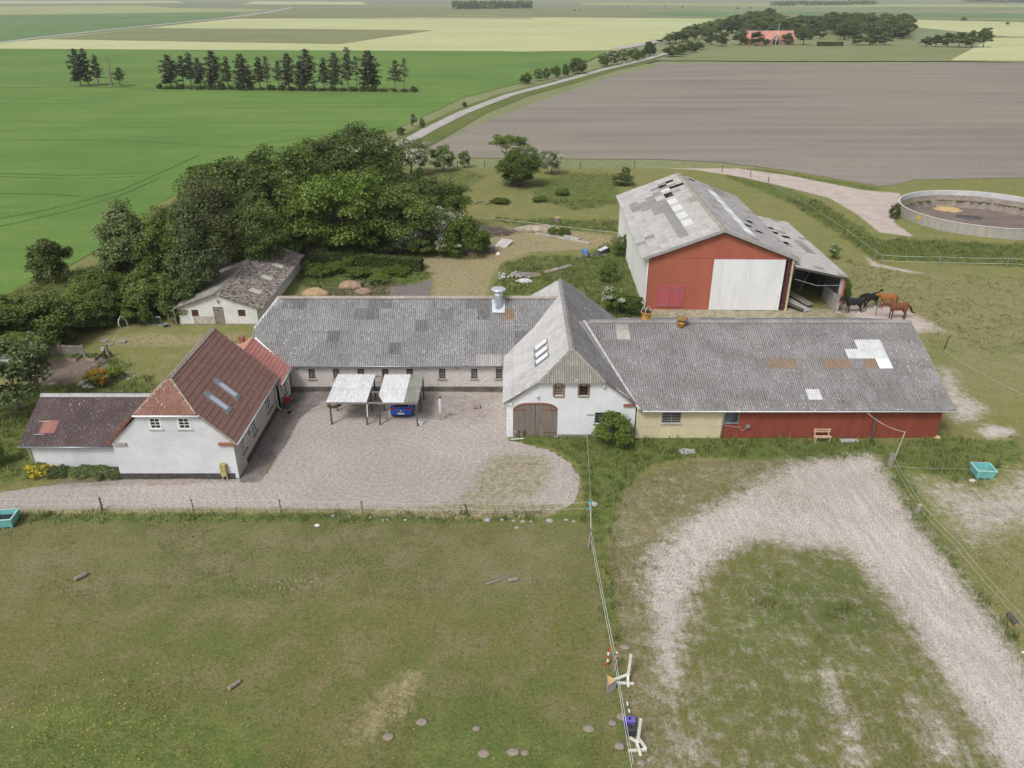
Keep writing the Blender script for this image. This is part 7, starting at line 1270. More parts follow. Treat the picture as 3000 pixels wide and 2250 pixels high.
post(P(2766, 1024), 1.3, .06, 'dark fence post in the grass right of the red-fronted barn', WOOD_D, (.12, 0)); post(P(2563, 926), 1.5, .05, 'thin pale stake standing in front of the horses', WOOD_W, (.05, 0)); fwire([P(2766, 1024, 1.0), P(2850, 1080, .9), P(3050, 1180, .9)], 'wire running down from the post right of the barn', .010)
mf = [P(1395, 655), P(1534, 672), P(1603, 668), P(1660, 690), P(1880, 712)]
for i, nm in ((1, 'left'), (2, 'middle'), (3, 'right')): post(mf[i], 1.25, .04, nm + ' thin post of the white tape fence behind the barns', WOOD_W)
fwire([Vector((q.x, q.y, 1.1)) for q in (mf[0], mf[1], mf[4])], 'white tape fence behind the barns', .022, TAPE)
# ------------------------------------------------------------------ paddock things
def trough(cx, cy, rz, wd, dp_, h, lab):
    t = thing('water_trough', lab, 'trough', (cx, cy, 0), rz); M_ = wm(t); TEAL = plain('teal_plastic', (.155, .43, .41), .5, .1, 2, 20, .05, dirt=(.25, .38, .36), dirt_amt=.4); a, b = wd / 2, dp_ / 2; ti = .055; tp = 1.06
    o_ = lambda x, y, z: M_ @ Vector((x, y, z)); m = MB()
    ring_ = lambda k, z: [o_(-a * k, -b * k, z), o_(a * k, -b * k, z), o_(a * k, b * k, z), o_(-a * k, b * k, z)]
    m.loft([ring_(.94, .1), ring_(tp, h), ring_(tp - ti / a, h), ring_(.9 - ti / a, .16)], True); m.build('basin', TEAL, t)
    m = MB(); m.loft([ring_(tp + .01, h - .05), ring_(tp + .04, h - .05), ring_(tp + .04, h + .02), ring_(tp - ti / a - .01, h + .02)], False); m.build('rim', plain('teal_rim', (.34, .60, .60), .5, .08), t)
    for x in (-.78, 0, .78):
        for y in (-.78, .78): m = MB(); m.box(x * a - .07, x * a + .07, y * b - .07, y * b + .07, 0, .12, M_); m.build('foot', TEAL, t)
    return t
q = (P(2864, 1406) + P(2914, 1407)) / 2; trough(q.x - .05, q.y + .55, R(-4), 1.22, 1.05, .72, 'teal plastic water trough standing on the grass at the right'); q = P(8, 1552); t = trough(q.x - .1, q.y + .6, R(8), 1.25, 1.1, .7, 'teal water trough cut by the left picture edge'); m = MB(); m.box(-.5, .5, -.44, .44, .42, .43, wm(t)); m.build('water', plain('dark_water', (.02, .022, .022), .08), t)
log('log', P(221, 1702) + Zv * .13, P(254, 1686) + Zv * .13, .13, WOOD_W, 'short grey log lying in the left paddock', 'log'); log('log', P(672, 2021) + Zv * .11, P(703, 2000) + Zv * .11, .11, WOOD_W, 'weathered log in the lower middle of the paddock', 'log'); log('log', P(1490, 1705) + Zv * .12, P(1516, 1700) + Zv * .12, .12, WOOD_W, 'short log beside the fallen pole in the paddock', 'log')
a, b = P(1424, 1714), P(1518, 1679); t = thing('fallen_pole', 'fallen conifer pole with short dead branches in the paddock', 'pole', a); m = MB(); m.tube([a + Zv * .06, b + Zv * .05], [.07, .02], 7); m.build('stem', BARK_L, t)
for k in range(14):
    s_ = .04 + k * .045; q = a.lerp(b, s_) + Zv * .06; e = (b - a).normalized(); n_ = Vector((-e.y, e.x, 0)) * (1 if k % 2 else -1); m = MB(); m.tube([q, q + (n_ * .8 + e * .5 + Zv * .35).normalized() * random.uniform(.25, .5)], [.014, .005], 4); m.build('branch', WOOD_W, t)
CREAM = plain('cream_paint', (.62, .61, .55), .7, .12, 4)
def wing(base, lean, feet, h, lab):
    t = thing('jump_stand', lab, 'jump stand', base); m = MB(); top = base + Vector((lean[0], lean[1], h)); m.bar(base, top, .12, .12, (0, 1, 0)); m.build('upright', CREAM, t)
    for f_ in feet:
        f0 = Vector(f_[0]) + base; f1 = Vector(f_[1]) + base; m = MB(); m.bar(f0, f1, .11, .09); m.build('foot', CREAM, t)
wing(P(1838, 1992), (.1, .22), [((-.75, -.1, .08), (.1, .05, .35)), ((0, 0, .3), (-.02, -.5, .05)), ((-.6, -.22, .05), (.28, -.28, .05))], 1.45, 'cream jump stand nearest the striped markers'); wing(P(1866, 2186), (.08, .18), [((-.3, .2, .3), (.05, -.1, .3)), ((-.05, .1, .32), (.08, -.55, .05)), ((-.42, -.28, .05), (.4, -.22, .06)), ((.05, .1, .4), (.38, -.2, .08))], 1.5, 'cream jump stand next to the purple block')
RW = (plain('marker_red', (.50, .05, .03), .6, .1), WHITE)
def striped(base, h, n, lab, r=.06, lean=(0, 0)):
    t = thing('striped_marker', lab, 'marker post', base)
    for i in range(n): m = MB(); a_ = base + Vector((lean[0] * i / n, lean[1] * i / n, h * i / n)); b_ = base + Vector((lean[0] * (i + 1) / n, lean[1] * (i + 1) / n, h * (i + 1) / n)); m.tube([a_, b_], r, 8); m.build('band', RW[i % 2], t)
striped(P(1780, 1948), 1.15, 5, 'red and white striped marker post standing alone in the paddock'); striped(P(1804, 1953, 0), .95, 4, 'red and white striped marker leaning on the fence post', .055)
q = P(1786, 2024); m = MB(); m.add([q + Vector(v) for v in ((-.12, -.18, 0), (.3, .1, 0), (-.12, .32, 0), (-.12, -.18, .55), (.3, .1, .62), (-.12, .32, .7))], [[0, 2, 1], [0, 1, 4, 3], [1, 2, 5, 4], [2, 0, 3, 5]]); t = thing('wedge_block', 'grey wedge block with orange top beside the paddock fence', 'block', q); m.build('sides', plain('grey_panel', (.33, .33, .34), .8, .1), t); m = MB(); m.poly([q + Vector(v) for v in ((-.12, -.18, .553), (.3, .1, .623), (-.12, .32, .703))]); m.build('top', plain('orange_ply', (.52, .33, .15), .8, .15), t)
for (x, y, mt, lab) in ((1844, 2131, plain('purple_foam', (.14, .11, .42), .7, .06), 'purple plastic jump block by the fence'), (1849, 2157, plain('dark_foam', (.05, .055, .06), .7, .1), 'dark grey plastic jump block in front of the purple one')):
    q = P(x, y); t = thing('jump_block', lab, 'block', q, R(-4)); M_ = wm(t); m = MB(); m.box(-.27, .27, -.02, .3, 0, .42, M_); m.build('block', mt, t, bevel=.04); m = MB(); m.tube([M_ @ Vector((.0, .14, .421)), M_ @ Vector((0, .14, .425))], .07, 10); m.build('hole', BLACKP, t); m = MB(); m.tube([M_ @ Vector((-.1, -.021, .22)), M_ @ Vector((-.1, -.024, .22))], .06, 10); m.build('hole', BLACKP, t)
a, b = P(1837, 2060), P(1851, 2114); t = thing('jump_pole', 'white and green jump pole lying behind the purple block', 'pole', a)
for i in range(5): m = MB(); m.tube([a.lerp(b, i / 5) + Zv * .06, a.lerp(b, (i + 1) / 5) + Zv * .06], .05, 8); m.build('band', (CREAM, plain('green_band', (.10, .17, .06), .7))[i % 2], t)
m = MB(); q = P(2993, 1910); m.bar(q, q + Vector((.6, -.3, .05)), .12, .05); tag(m.build('white_pole', WHITE), 'white pole end at the right picture edge', 'pole')
STN = plain('field_stone', (.31, .295, .275), .9, .2, 5); SNDH = plain('molehill_sand', (.27, .225, .185), .95, .2, 6)
def stone(q, r, lab, seed, mat=STN, name='stone', cat='stone', group=None, flat=.6):
    rr_ = random.Random(seed); m = MB(); n = 9; R_ = []
    for z, k in ((-.1, .9), (.15, 1.0), (.55, .8), (.9, .35)): R_.append([(q[0] + r * k * (1 + rr_.uniform(-.18, .18)) * math.cos(2 * math.pi * i / n), q[1] + r * k * (1 + rr_.uniform(-.18, .18)) * math.sin(2 * math.pi * i / n) * .8, r * flat * z) for i in range(n)])
    m.loft(R_); return tag(m.build(name, mat, None, True), lab, cat, group)
for i, (x, y) in enumerate(((157, 128), (255, 135), (385, 136), (460, 153), (485, 151), (597, 153), (735, 138), (1095, 153), (1185, 152), (1255, 158), (1310, 163), (1360, 163), (1475, 158), (1575, 153), (1275, 200), (1620, 163))): stone(P(900 + x * .482, 1450 + y * .482), random.uniform(.1, .19) if i not in (7, 12) else .27, '%s stone in the row along the paddock fence, counted from the left' % ORD[i], 50 + i, STN, 'stone', 'stone', 'stones along the paddock fence')
stone(P(929, 1540), .2, 'pale round stone lying in the upper paddock', 80, plain('pale_stone', (.6, .57, .52), .9)); stone(P(1737, 1478), .34, 'pale grey stone beside the corner fence post', 81, plain('grey_stone', (.47, .46, .45), .9)); stone(P(2849, 1409), .26, 'pinkish stone beside the right teal trough', 82, plain('pink_stone', (.50, .41, .37), .9)); stone(P(2745, 1282), .3, 'yellowish stone in the grass past the red barn', 83, plain('tan_stone', (.45, .34, .2), .9))
for i, (x, y) in enumerate(((1237, 2115), (1396, 2135), (1138, 2158), (1418, 2208), (1503, 2204), (1538, 2206), (1815, 2186), (1822, 2100), (1725, 2135), (1830, 1895), (1795, 2118), (1880, 2235))): stone(P(x, y), random.uniform(.2, .32), ('%s pale sandy molehill in the lower paddock, counted from the left' % ORD[[1237, 1396, 1138, 1418, 1503, 1538, 1815, 1822, 1725, 1830, 1795, 1880].index(x) if False else sorted([1237, 1396, 1138, 1418, 1503, 1538, 1815, 1822, 1725, 1830, 1795, 1880]).index(x)]), 120 + i, SNDH, 'molehill', 'molehill', 'molehills by the paddock fence', .3)
# ------------------------------------------------------------------ behind the barns
def J(x, y, z=0): return P(1400 + x * .226, 640 + y * .226, z)
q = J(190, 190); BP = thing('brush_pile', 'heap of dead branches at the right end of the grove', 'brush pile', q); rr_ = random.Random(8)
m = blob((q.x, q.y, 0), 3.2, 1.7, .75, 16, 9); m.build('core', plain('brush_core', (.12, .09, .07), 1, .3, 3), BP)
for k in range(90):
    a_ = rr_.uniform(0, 6.28); d_ = rr_.uniform(0, 1) ** .6; c_ = q + Vector((math.cos(a_) * d_ * 3.0, math.sin(a_) * d_ * 1.6, .75 * (1 - d_ * d_) + .1)); e = Vector((rr_.uniform(-1, 1), rr_.uniform(-.6, .6), rr_.uniform(-.25, .2))).normalized() * rr_.uniform(.4, 1.1); m = MB(); m.tube([c_ - e, c_ + e + Zv * .05], [.04, .012], 4, False); m.build('branch', (BARK, BARK_L, WOOD_W)[k % 3], BP)
q = J(335, 345); PAL = thing('pallet', 'pale wooden pallet lying tilted by the brush pile', 'pallet', q, R(-28)); M_ = wm(PAL) @ Matrix.Rotation(R(14), 4, 'X')
for i in range(6): m = MB(); m.box(-.85 + i * .29, -.62 + i * .29, -1.2, 1.2, .2, .24, M_); m.build('slat', plain('bleached_wood', (.56, .54, .50), .8, .12), PAL)
for y in (-1.1, 0, 1.1): m = MB(); m.box(-.85, .85, y - .06, y + .06, .08, .2, M_); m.build('bearer', WOOD_W, PAL)
q = J(120, 450); CR = thing('crate', 'crate heaped with pale firewood beside the mown path', 'crate', q)
for z in (.1, .4, .7): m = MB(); m.box(q.x - .95, q.x + .95, q.y - .05, q.y, z, z + .14); m.build('slat', WOOD_W, CR)
for x in (-.95, -.03, .87): m = MB(); m.box(q.x + x, q.x + x + .08, q.y - .09, q.y - .05, 0, .95); m.build('post', WOOD_D, CR)
m = MB(); m.box(q.x - .95, q.x + .95, q.y, q.y + .9, .05, .7); m.build('body', WOOD_D, CR); wl = plain('pale_split_wood', (.50, .49, .46), .9, .2, 5)
for k in range(36): c_ = q + Vector((rr_.uniform(-.85, .85), rr_.uniform(.05, .85), rr_.uniform(.72, .98))); e = Vector((rr_.uniform(-.4, .4), rr_.uniform(-1, 1), rr_.uniform(-.2, .3))).normalized() * .2; m = MB(); m.tube([c_ - e, c_ + e], .075, 5); m.build('split_log', wl, CR)
stone(J(262, 470), .3, 'white round stone at the crate corner', 90, WHITE, flat=1.2)
q = J(780, 150); o = blob((q.x, q.y, 0), 3.6, 1.5, .7, 18, 12); tag(o.build('sand_heap', plain('grassy_sand', (.36, .30, .23), .95, .3, 1.2, 10, .3, dirt=(.5, .44, .38), dirt_amt=.8), None, True), 'low sandy earth heap behind the mown path', 'heap')
for (x0, y0_, x1, y1_, wd, h, mt, lab) in ((750, 205, 1450, 332, .28, .22, CONCW, 'long narrow concrete beam lying in the grass'), (1120, 252, 1310, 296, .4, .36, plain('grey_beam', (.44, .42, .38), .9, .15), 'short thick beam resting on the long beam'), (1160, 240, 1345, 274, .18, .2, WOOD_W, 'thin board lying behind the short thick beam'), (870, 706, 1200, 612, .7, .12, plain('warped_board', (.36, .31, .28), .9, .2), 'warped grey board lying in the long grass')):
    a, b = J(x0, y0_), J(x1, y1_); m = MB(); m.bar(a + Zv * h * .6, b + Zv * h * .6, wd, h); tag(m.build('beam', mt, None, bevel=.02), lab, 'beam')
a, b = J(1400, 510), J(1402, 440); BR = thing('barrel', 'blue plastic barrel lying on its side near the hall', 'barrel', a); bl = plain('blue_barrel', (.03, .17, .52), .45, .1); m = MB(); d_ = Vector((0, 1, 0)); c0 = Vector((a.x, a.y, .42)); m.tube([c0 + d_ * t_ for t_ in (0, .06, .4, .45, .85, .9, 1.25, 1.3)], [.36, .4, .42, .40, .42, .40, .40, .36], 18); m.build('shell', bl, BR, True); m = MB(); m.tube([c0 - d_ * .005, c0 - d_ * .012], .3, 16); m.build('lid', plain('barrel_lid', (.22, .2, .19), .7), BR)
for z in (.83,): m = MB(); m.box(c0.x - .09, c0.x + .06, c0.y + .3, c0.y + .9, z - .02, z + .03); m.build('label', WHITE if False else plain('pale_blue', (.2, .4, .68), .6), BR)
q = J(1635, 445); BX = thing('tipped_box', 'dark open box tipped over beside the scrap wire', 'box', q, R(20)); M_ = wm(BX) @ Matrix.Translation((0, 0, .28)) @ Matrix.Rotation(R(-18), 4, 'Y'); m = MB(); m.box(-.65, .65, -.4, .4, -.28, .3, M_); m.build('box', plain('dark_plastic_box', (.035, .04, .05), .5, .1), BX, bevel=.03); m = MB(); m.box(-.7, .5, -.42, .42, .31, .34, M_); m.build('lid', plain('pale_lid', (.5, .5, .52), .6), BX)
q = J(1540, 490); SW_ = thing('scrap_wire', 'tangle of scrap wire and pipes beside the blue barrel', 'scrap', q)
for k in range(26): c_ = q + Vector((rr_.uniform(-1.3, 1.3), rr_.uniform(-.6, .6), rr_.uniform(.05, .35))); e = Vector((rr_.uniform(-1, 1), rr_.uniform(-.7, .7), rr_.uniform(-.2, .3))) * .5; m = MB(); m.tube([c_ - e, c_ + Zv * .12, c_ + e], .022, 4); m.build('wire', (GALV, ZINC, BLACKP)[k % 3], SW_)
q = J(470, 750); RB_ = thing('rubble_heap', 'heap of pale rubble and old planks in the grass behind the gate barn', 'rubble', q)
for k in range(46): c_ = q + Vector((rr_.uniform(-1.8, 1.8), rr_.uniform(-1.0, 1.0), 0)); s_ = rr_.uniform(.09, .24); M_ = Matrix.Translation(c_ + Zv * (s_ * .4 + .3 * max(0, 1 - abs(c_.x - q.x) / 1.5))) @ Matrix.Rotation(rr_.uniform(0, 3), 4, (rr_.uniform(-1, 1), rr_.uniform(-1, 1), 1)); m = MB(); m.box(-s_, s_, -s_ * .7, s_ * .7, -s_ * .35, s_ * .35, M_); m.build('rubble_piece', (CONCW, wl, STN)[k % 3], RB_)
for k in range(7): a_ = q + Vector((.3 + k * .03, .45 - k * .14, .42 - .03 * k)); m = MB(); m.bar(a_, a_ + Vector((2.3, -.15 - k * .02, -.12)), .15, .05); m.build('plank', WOOD_W, RB_)
q = J(610, 815); o = blob((q.x, q.y, 0), 1.1, .5, .35, 14, 31); tag(o.build('plaster_heap', plain('plaster', (.52, .51, .49), .95, .25, 4)), 'small white plaster heap below the rubble', 'heap'); q = J(725, 728); o = blob((q.x, q.y, 0), .9, .7, .12, 14, 33); tag(o.build('brick_dust', plain('brick_dust', (.42, .20, .13), .95, .2, 4)), 'patch of crushed red brick beside the rubble', 'heap')
q = P(1633, 648); log('tree_stump', q, q + Zv * .55, .45, WOOD_W, 'cut tree stump on the meadow behind the barns', 'stump', 12)
def R7(x, y): return P(800 + x * .40687, 350 + y * .40687)
for (x, y, rx_, ry_2, h, mt, lab) in ((310, 1262, 1.7, 1.1, .8, plain('straw_dung', (.40, .28, .16), 1, .3, 2, 12, .5), 'straw-coloured dung heap peeping over the long barn ridge'), (555, 1205, 1.8, 1.2, .7, plain('earth_heap', (.33, .235, .16), 1, .3, 2, 12, .5), 'brown earth heap behind the long barn'), (655, 1245, 1.1, .9, .5, plain('earth_heap2', (.30, .22, .16), 1, .3, 2, 12, .5), 'small earth heap right of the brown heap'), (775, 1160, 1.3, .8, .5, plain('earth_heap3', (.32, .24, .17), 1, .3, 2, 12, .5), 'low earth mound in the weeds behind the long barn')):
    q = R7(x, y); tag(blob((q.x, q.y, 0), rx_, ry_2, h, 20, int(x)).build('earth_heap', mt, None, True), lab, 'heap')
reg('weeds', 2, 5, crown_mesh(91, 2.3, .9, .75, 60, .45, 5200, .3, [L_BRI], low=-.5, aspect=.4), None)
for x, y, h, wd, lab, k in ((330, 1130, 1.5, 3.2, 'big-leaved weed clump behind the shed corner', 'bush'), (470, 1100, 1.3, 3.0, 'weed clump below the clipped hedge', 'bush'), (620, 1130, 1.1, 3.2, 'grassy weed clump among the earth heaps', 'bushd'), (760, 1180, 1.1, 2.6, 'weed clump behind the small earth heap', 'bush'), (880, 1110, .8, 4.0, 'spreading weeds at the hedge end', 'bush'), (560, 1050, 1.6, 2.4, 'tall weed sprouting over the clipped hedge', 'bush'), (380, 1010, 1.8, 2.6, 'elder shoot at the left end of the clipped hedge', 'bushb'), (1920, 590, .8, 2.6, 'grass tussock on the meadow', 'bush'), (1640, 600, .7, 3.4, 'weedy mound with a dead branch on the meadow', 'bush'), (2080, 545, 1.2, 2.6, 'nettle clump in the meadow right of the trees', 'bush'), (2090, 1180 - 350, .9, 2.2, 'small bush in the grass by the sand heap', 'bush'), (2010, 830, 1.1, 1.2, 'sapling beside the long concrete beam', 'bush')):
    q = R7(x, y); plant('weeds' if k != 'bushb' else k, 'weed_clump', lab, 'weeds', q, h, wd)
for (x0, y0_, x1, y1_, lab) in ((1445, 613, 1525, 595, 'fallen branch on the meadow near the grove'), (1530, 612, 1680, 595, 'dead limb lying across the weedy mound'), (1255, 445, 1285, 412, 'short dead branch on the meadow below the hawthorns'), (1110, 388, 1175, 405, 'bare branch lying beside the hawthorns')):
    a, b = R7(x0, y0_), R7(x1, y1_); m = MB(); m.tube([a + Zv * .1, a.lerp(b, .5) + Vector((0, .3, .25)), b + Zv * .08], [.13, .1, .04], 6); tag(m.build('fallen_branch', BARK_L), lab, 'branch')
# ------------------------------------------------------------------ the left garden
def GZ_(x, y, z=0): return P(x * .1808, 960 + y * .1808, z)
a, b, c_ = GZ_(740, 450), GZ_(1005, 462), GZ_(1385, 470); GF = thing('garden_fence', 'weathered wooden board fence in the left garden', 'fence', a)
for k, (u0, u1) in enumerate(((a, b), (b, c_))):
    n = 14
    for i in range(n): p0 = u0.lerp(u1, i / n); p1 = u0.lerp(u1, (i + .86) / n); m = MB(); h = 1.12 + random.uniform(-.02, .02); m.hexa([p0, p1, p1 + Yv * .025, p0 + Yv * .025] + [q_ + Zv * h for q_ in (p0, p1, p1 + Yv * .025, p0 + Yv * .025)]); m.build('board', WOOD_W, GF)
    for z in (.3, .95): m = MB(); m.bar(u0 + Vector((0, -.03, z)), u1 + Vector((0, -.03, z)), .04, .08); m.build('rail', WOOD_W, GF)
for q in (b, c_): m = MB(); m.bar(q + Vector((0, -.06, 0)), q + Vector((0, -.06, 1.25)), .12, .1, (0, 1, 0)); m.build('post', WOOD_W, GF)
for (x0, y0_, x1, y1_, lab) in ((1090, 545, 1290, 470, 'left wooden raised bed below the garden fence'), (1390, 545, 1590, 470, 'right wooden raised bed below the garden fence')):
    q0, q1 = GZ_(x0, y0_), GZ_(x1, y1_); wd, dp2 = q1.x - q0.x + .2, 1.1; t = thing('raised_bed', lab, 'raised bed', q0)
    for bx in ((0, wd, 0, .05), (0, wd, dp2, dp2 + .05), (0, .05, .05, dp2), (wd - .05, wd, .05, dp2)): m = MB(); m.box(q0.x + bx[0], q0.x + bx[1], q0.y + bx[2], q0.y + bx[3], 0, .28); m.build('board', plain('bed_board', (.34, .26, .19), .9, .2), t)
    m = MB(); m.box(q0.x + .05, q0.x + wd - .05, q0.y + .05, q0.y + dp2, 0, .22); m.build('soil', plain('dark_soil', (.07, .055, .045), 1, .3, 6), t)
    rg = np.random.default_rng(int(x0)); q = np.stack([rg.uniform(q0.x + .1, q0.x + wd - .1, 160), rg.uniform(q0.y + .1, q0.y + dp2, 160), rg.uniform(.24, .4, 160)], 1); link('seedlings', cards(q, rg.normal(size=(160, 3)) * .5 + np.array([0, 0, 1]), .13, .7, rg.uniform(0, 1, 160), [L_MID], None, rg), t, Matrix.Identity(4))
q = GZ_(1775, 490); t = thing('gate_post', 'stout garden gate post with a small grey box', 'post', q); m = MB(); m.tube([q, q + Vector((-.1, 0, 1.35))], .16, 9); m.build('stake', WOOD_W, t); m = MB(); m.box(q.x - .5, q.x - .22, q.y - .2, q.y - .02, .8, 1.1); m.build('letter_box', plain('grey_box', (.42, .42, .42), .7), t, bevel=.02); plant('bush', 'climbing_plant', 'climber growing round the garden gate post', 'plant', (q.x - .3, q.y), .7, 1.0)
reg('orange', 4, 5, crown_mesh(31, 2.3, 1.8, 2.0, 40, .65, 7000, .3, [L_YG, ORANGE], .45, low=-.9), trunk_mesh(8, 2, .08, 1.2, 6)); reg('daylily', 1, 1.4, crown_mesh(32, .6, .45, .5, 30, .22, 1500, .14, [L_BRI, YFL], .1, low=-.6, aspect=.3), None)
q = GZ_(1580, 945); plant('orange', 'azalea_bush', 'round orange and yellow flowering azalea on the garden lawn', 'bush', q, 1.5, 2.1); q = GZ_(1870, 800); plant('daylily', 'daylily_clump', 'green clump with yellow flowers beside the garden pond', 'plant', q, .85, 1.4)
q = GZ_(1975, 790); t = thing('garden_pond', 'small dark pond edged with stones beside the azalea', 'pond', q); m = blob((q.x, q.y, .01), 1.0, .8, .03, 16, 41); m.build('water', plain('pond_water', (.035, .038, .045), .12, .1, 3), t)
for k in range(9): a_ = k * .7; stone((q.x + 1.05 * math.cos(a_), q.y + .85 * math.sin(a_)), .2, None, 200 + k, plain('dark_stone', (.14, .14, .15), .8) if k % 2 else STN, 'edge_stone', None).parent = t
for o in list(bpy.data.objects):
    if o.name.startswith('edge_stone'): o.matrix_parent_inverse = wm(t).inverted()
for k, (x, y) in enumerate(((1330, 900), (1400, 850), (1440, 930), (1300, 940), (1390, 960), (1480, 965))): stone(GZ_(x, y), .3, ('left', 'top', 'middle', 'lowest left', 'lower', 'right')[k] + ' stone of the little rockery left of the azalea', 220 + k, plain('rockery_stone', (.46, .42, .39), .9, .3, 5) if k % 2 else plain('white_rock', (.62, .60, .56), .9))
for k, (x, y) in enumerate(((700, 705), (575, 765), (365, 710), (765, 660), (840, 910))): stone(GZ_(x, y), .3, ('flat pale stone on the vegetable soil', 'pinkish stone at the left of the vegetable soil', 'pale stone under the fruit tree', 'grey stone at the top of the vegetable soil', 'long pale stone at the foot of the vegetable patch')[k], 240 + k, plain('garden_stone', (.52, .48, .45), .9), flat=.35)
for (x0, x1, y, lab) in ((1640, 1735, 220, 'left stepping stone on the dry lawn'), (1920, 2040, 230, 'right stepping stone on the dry lawn'), (1790, 1830, 275, 'small stepping stone by the gate post')): a, b = GZ_(x0, y), GZ_(x1, y); m = MB(); m.box(a.x, b.x, a.y - .3, a.y + .3, .02, .07); tag(m.build('stepping_stone', plain('slate_slab', (.26, .26, .27), .9, .15), None, bevel=.01), lab, 'slab')
# greenhouse
q = GZ_(270, 640); t = thing('greenhouse', 'small glass greenhouse half hidden by the fruit tree', 'greenhouse', q); GLS = glass_mat('greenhouse_glass', (.36, .41, .45), .12); x0, x1, y0_, y1_ = q.x - 1.25, q.x + 1.25, q.y, q.y + 3; xm = q.x
for pts in ([(x0, y0_, 0), (x1, y0_, 0), (x1, y0_, 1.5), (xm, y0_, 2.2), (x0, y0_, 1.5)], [(x1, y0_, 0), (x1, y1_, 0), (x1, y1_, 1.5), (x1, y0_, 1.5)], [(x1, y0_, 1.5), (x1, y1_, 1.5), (xm, y1_, 2.2), (xm, y0_, 2.2)], [(xm, y0_, 2.2), (xm, y1_, 2.2), (x0, y1_, 1.5), (x0, y0_, 1.5)], [(x0, y1_, 0), (x0, y0_, 0), (x0, y0_, 1.5), (x0, y1_, 1.5)]): m = MB(); m.poly(pts); m.build('glass_side', GLS, t)
for a, b in (((x0, y0_, 1.5), (xm, y0_, 2.2)), ((xm, y0_, 2.2), (x1, y0_, 1.5)), ((x0, y0_, 0), (x0, y0_, 1.5)), ((x1, y0_, 0), (x1, y0_, 1.5)), ((xm, y0_, 2.2), (xm, y1_, 2.2)), ((x1, y0_, 1.5), (x1, y1_, 1.5)), ((xm, y0_, 0), (xm, y0_, 2.2)), ((x1, y1_, 1.5), (xm, y1_, 2.2))): m = MB(); m.bar(a, b, .06, .06); m.build('frame_bar', GUTTER, t)
# arch, gate, bucket
def A3(x, y, z=0): return P(320 + x * .1085, 910 + y * .1085, z)
a, b = A3(250, 465), A3(520, 432); t = thing('white_arch', 'white bent pipe arch in the tall grass by the shrubs', 'arch', a); c_ = a.lerp(b, .5); m = MB(); m.tube([a, a + Vector((.05, .1, .6)), c_ + Vector((-.12, .1, 1.12)), c_ + Vector((.1, .1, 1.1)), b + Vector((-.12, .05, .62)), b], .045, 8); m.build('hoop', WHITE, t, True); m = MB(); m.tube([a + Vector((.27, -.1, 0)), a + Vector((.12, 0, .5)), a + Vector((.16, .1, .95))], .04, 8); m.build('hoop', WHITE, t, True)
q = A3(430, 330); m = MB(); m.tube([A3(380, 440) + Zv * .3, A3(470, 410) + Zv * 1.2, A3(520, 400) + Zv * 1.5], [.14, .11, .05], 8); tag(m.build('black_tube', BLACKP), 'dark tube leaning behind the white arch', 'tube')
a, b = A3(1005, 400), A3(1430, 405); t = thing('wire_gate', 'low grey wire mesh gate left of the mossy shed', 'gate', a)
for q in (a, a.lerp(b, .52), b): m = MB(); m.tube([q, q + Zv * .95], .025, 6); m.build('upright', ZINC, t)
for z in (.06, .93): m = MB(); m.tube([a + Zv * z, b + Zv * z], .022, 6); m.build('rail', ZINC, t)
m = MB()
for i in range(1, 18): q = a.lerp(b, i / 18); m.tube([q + Zv * .06, q + Zv * .93], .006, 3, False)
for i in range(1, 8): m.tube([a + Zv * (.06 + i * .11), b + Zv * (.06 + i * .11)], .006, 3, False)
m.build('mesh', ZINC, t)
a, b = A3(1655, 420), A3(1830, 425); t = thing('garden_door', 'narrow wood and wire door beside the mossy shed wall', 'door', a)
for q in (a, b): m = MB(); m.bar(q, q + Zv * 1.75, .07, .07, (0, 1, 0)); m.build('stile', WOOD_W, t)
for z in (.04, .8, 1.7): m = MB(); m.bar(a + Zv * z, b + Zv * z, .06, .08); m.build('rail', WOOD_W, t)
q = A3(1530, 450); t = thing('bucket', 'dark blue bucket on the grass beside the garden door', 'bucket', q); m = MB(); m.lathe(q, [(.19, 0), (.25, .36), (.27, .37), (.23, .37), (.17, .06)], 16); m.build('pail', plain('navy_bucket', (.06, .075, .11), .5), t); m = MB(); m.lathe(q + Zv * .36, [(.27, .0), (.27, .03), (.001, .05)], 16); m.build('lid', plain('bucket_lid', (.22, .26, .32), .5), t)
# flower bed along the side wing
for k, (x0, x1) in enumerate(((85, 145), (150, 200), (205, 262), (268, 320), (322, 355))):
    q = P((x0 + x1) / 2, 1388 + k * 2.5); reg('bed%d' % k, .6, 1.4, crown_mesh(60 + k, .65, .28, .3, 26, .2, 1400, .15, [L_GRY if k else L_MID, YFL], .28 if k == 0 else 0, low=-.5, aspect=.28), None)
    plant('bed%d' % k, 'bed_plant', ('orange and yellow flowering clump at the corner of the side wing', 'first leafy clump of the bed under the side wing wall', 'second leafy clump of the bed under the side wing wall', 'third leafy clump of the bed under the side wing wall', 'last leafy clump beside the house gable')[k], 'plant', q, .65 if k == 0 else .6, (x1 - x0 + 12) * 59 / FPX * 1.05)
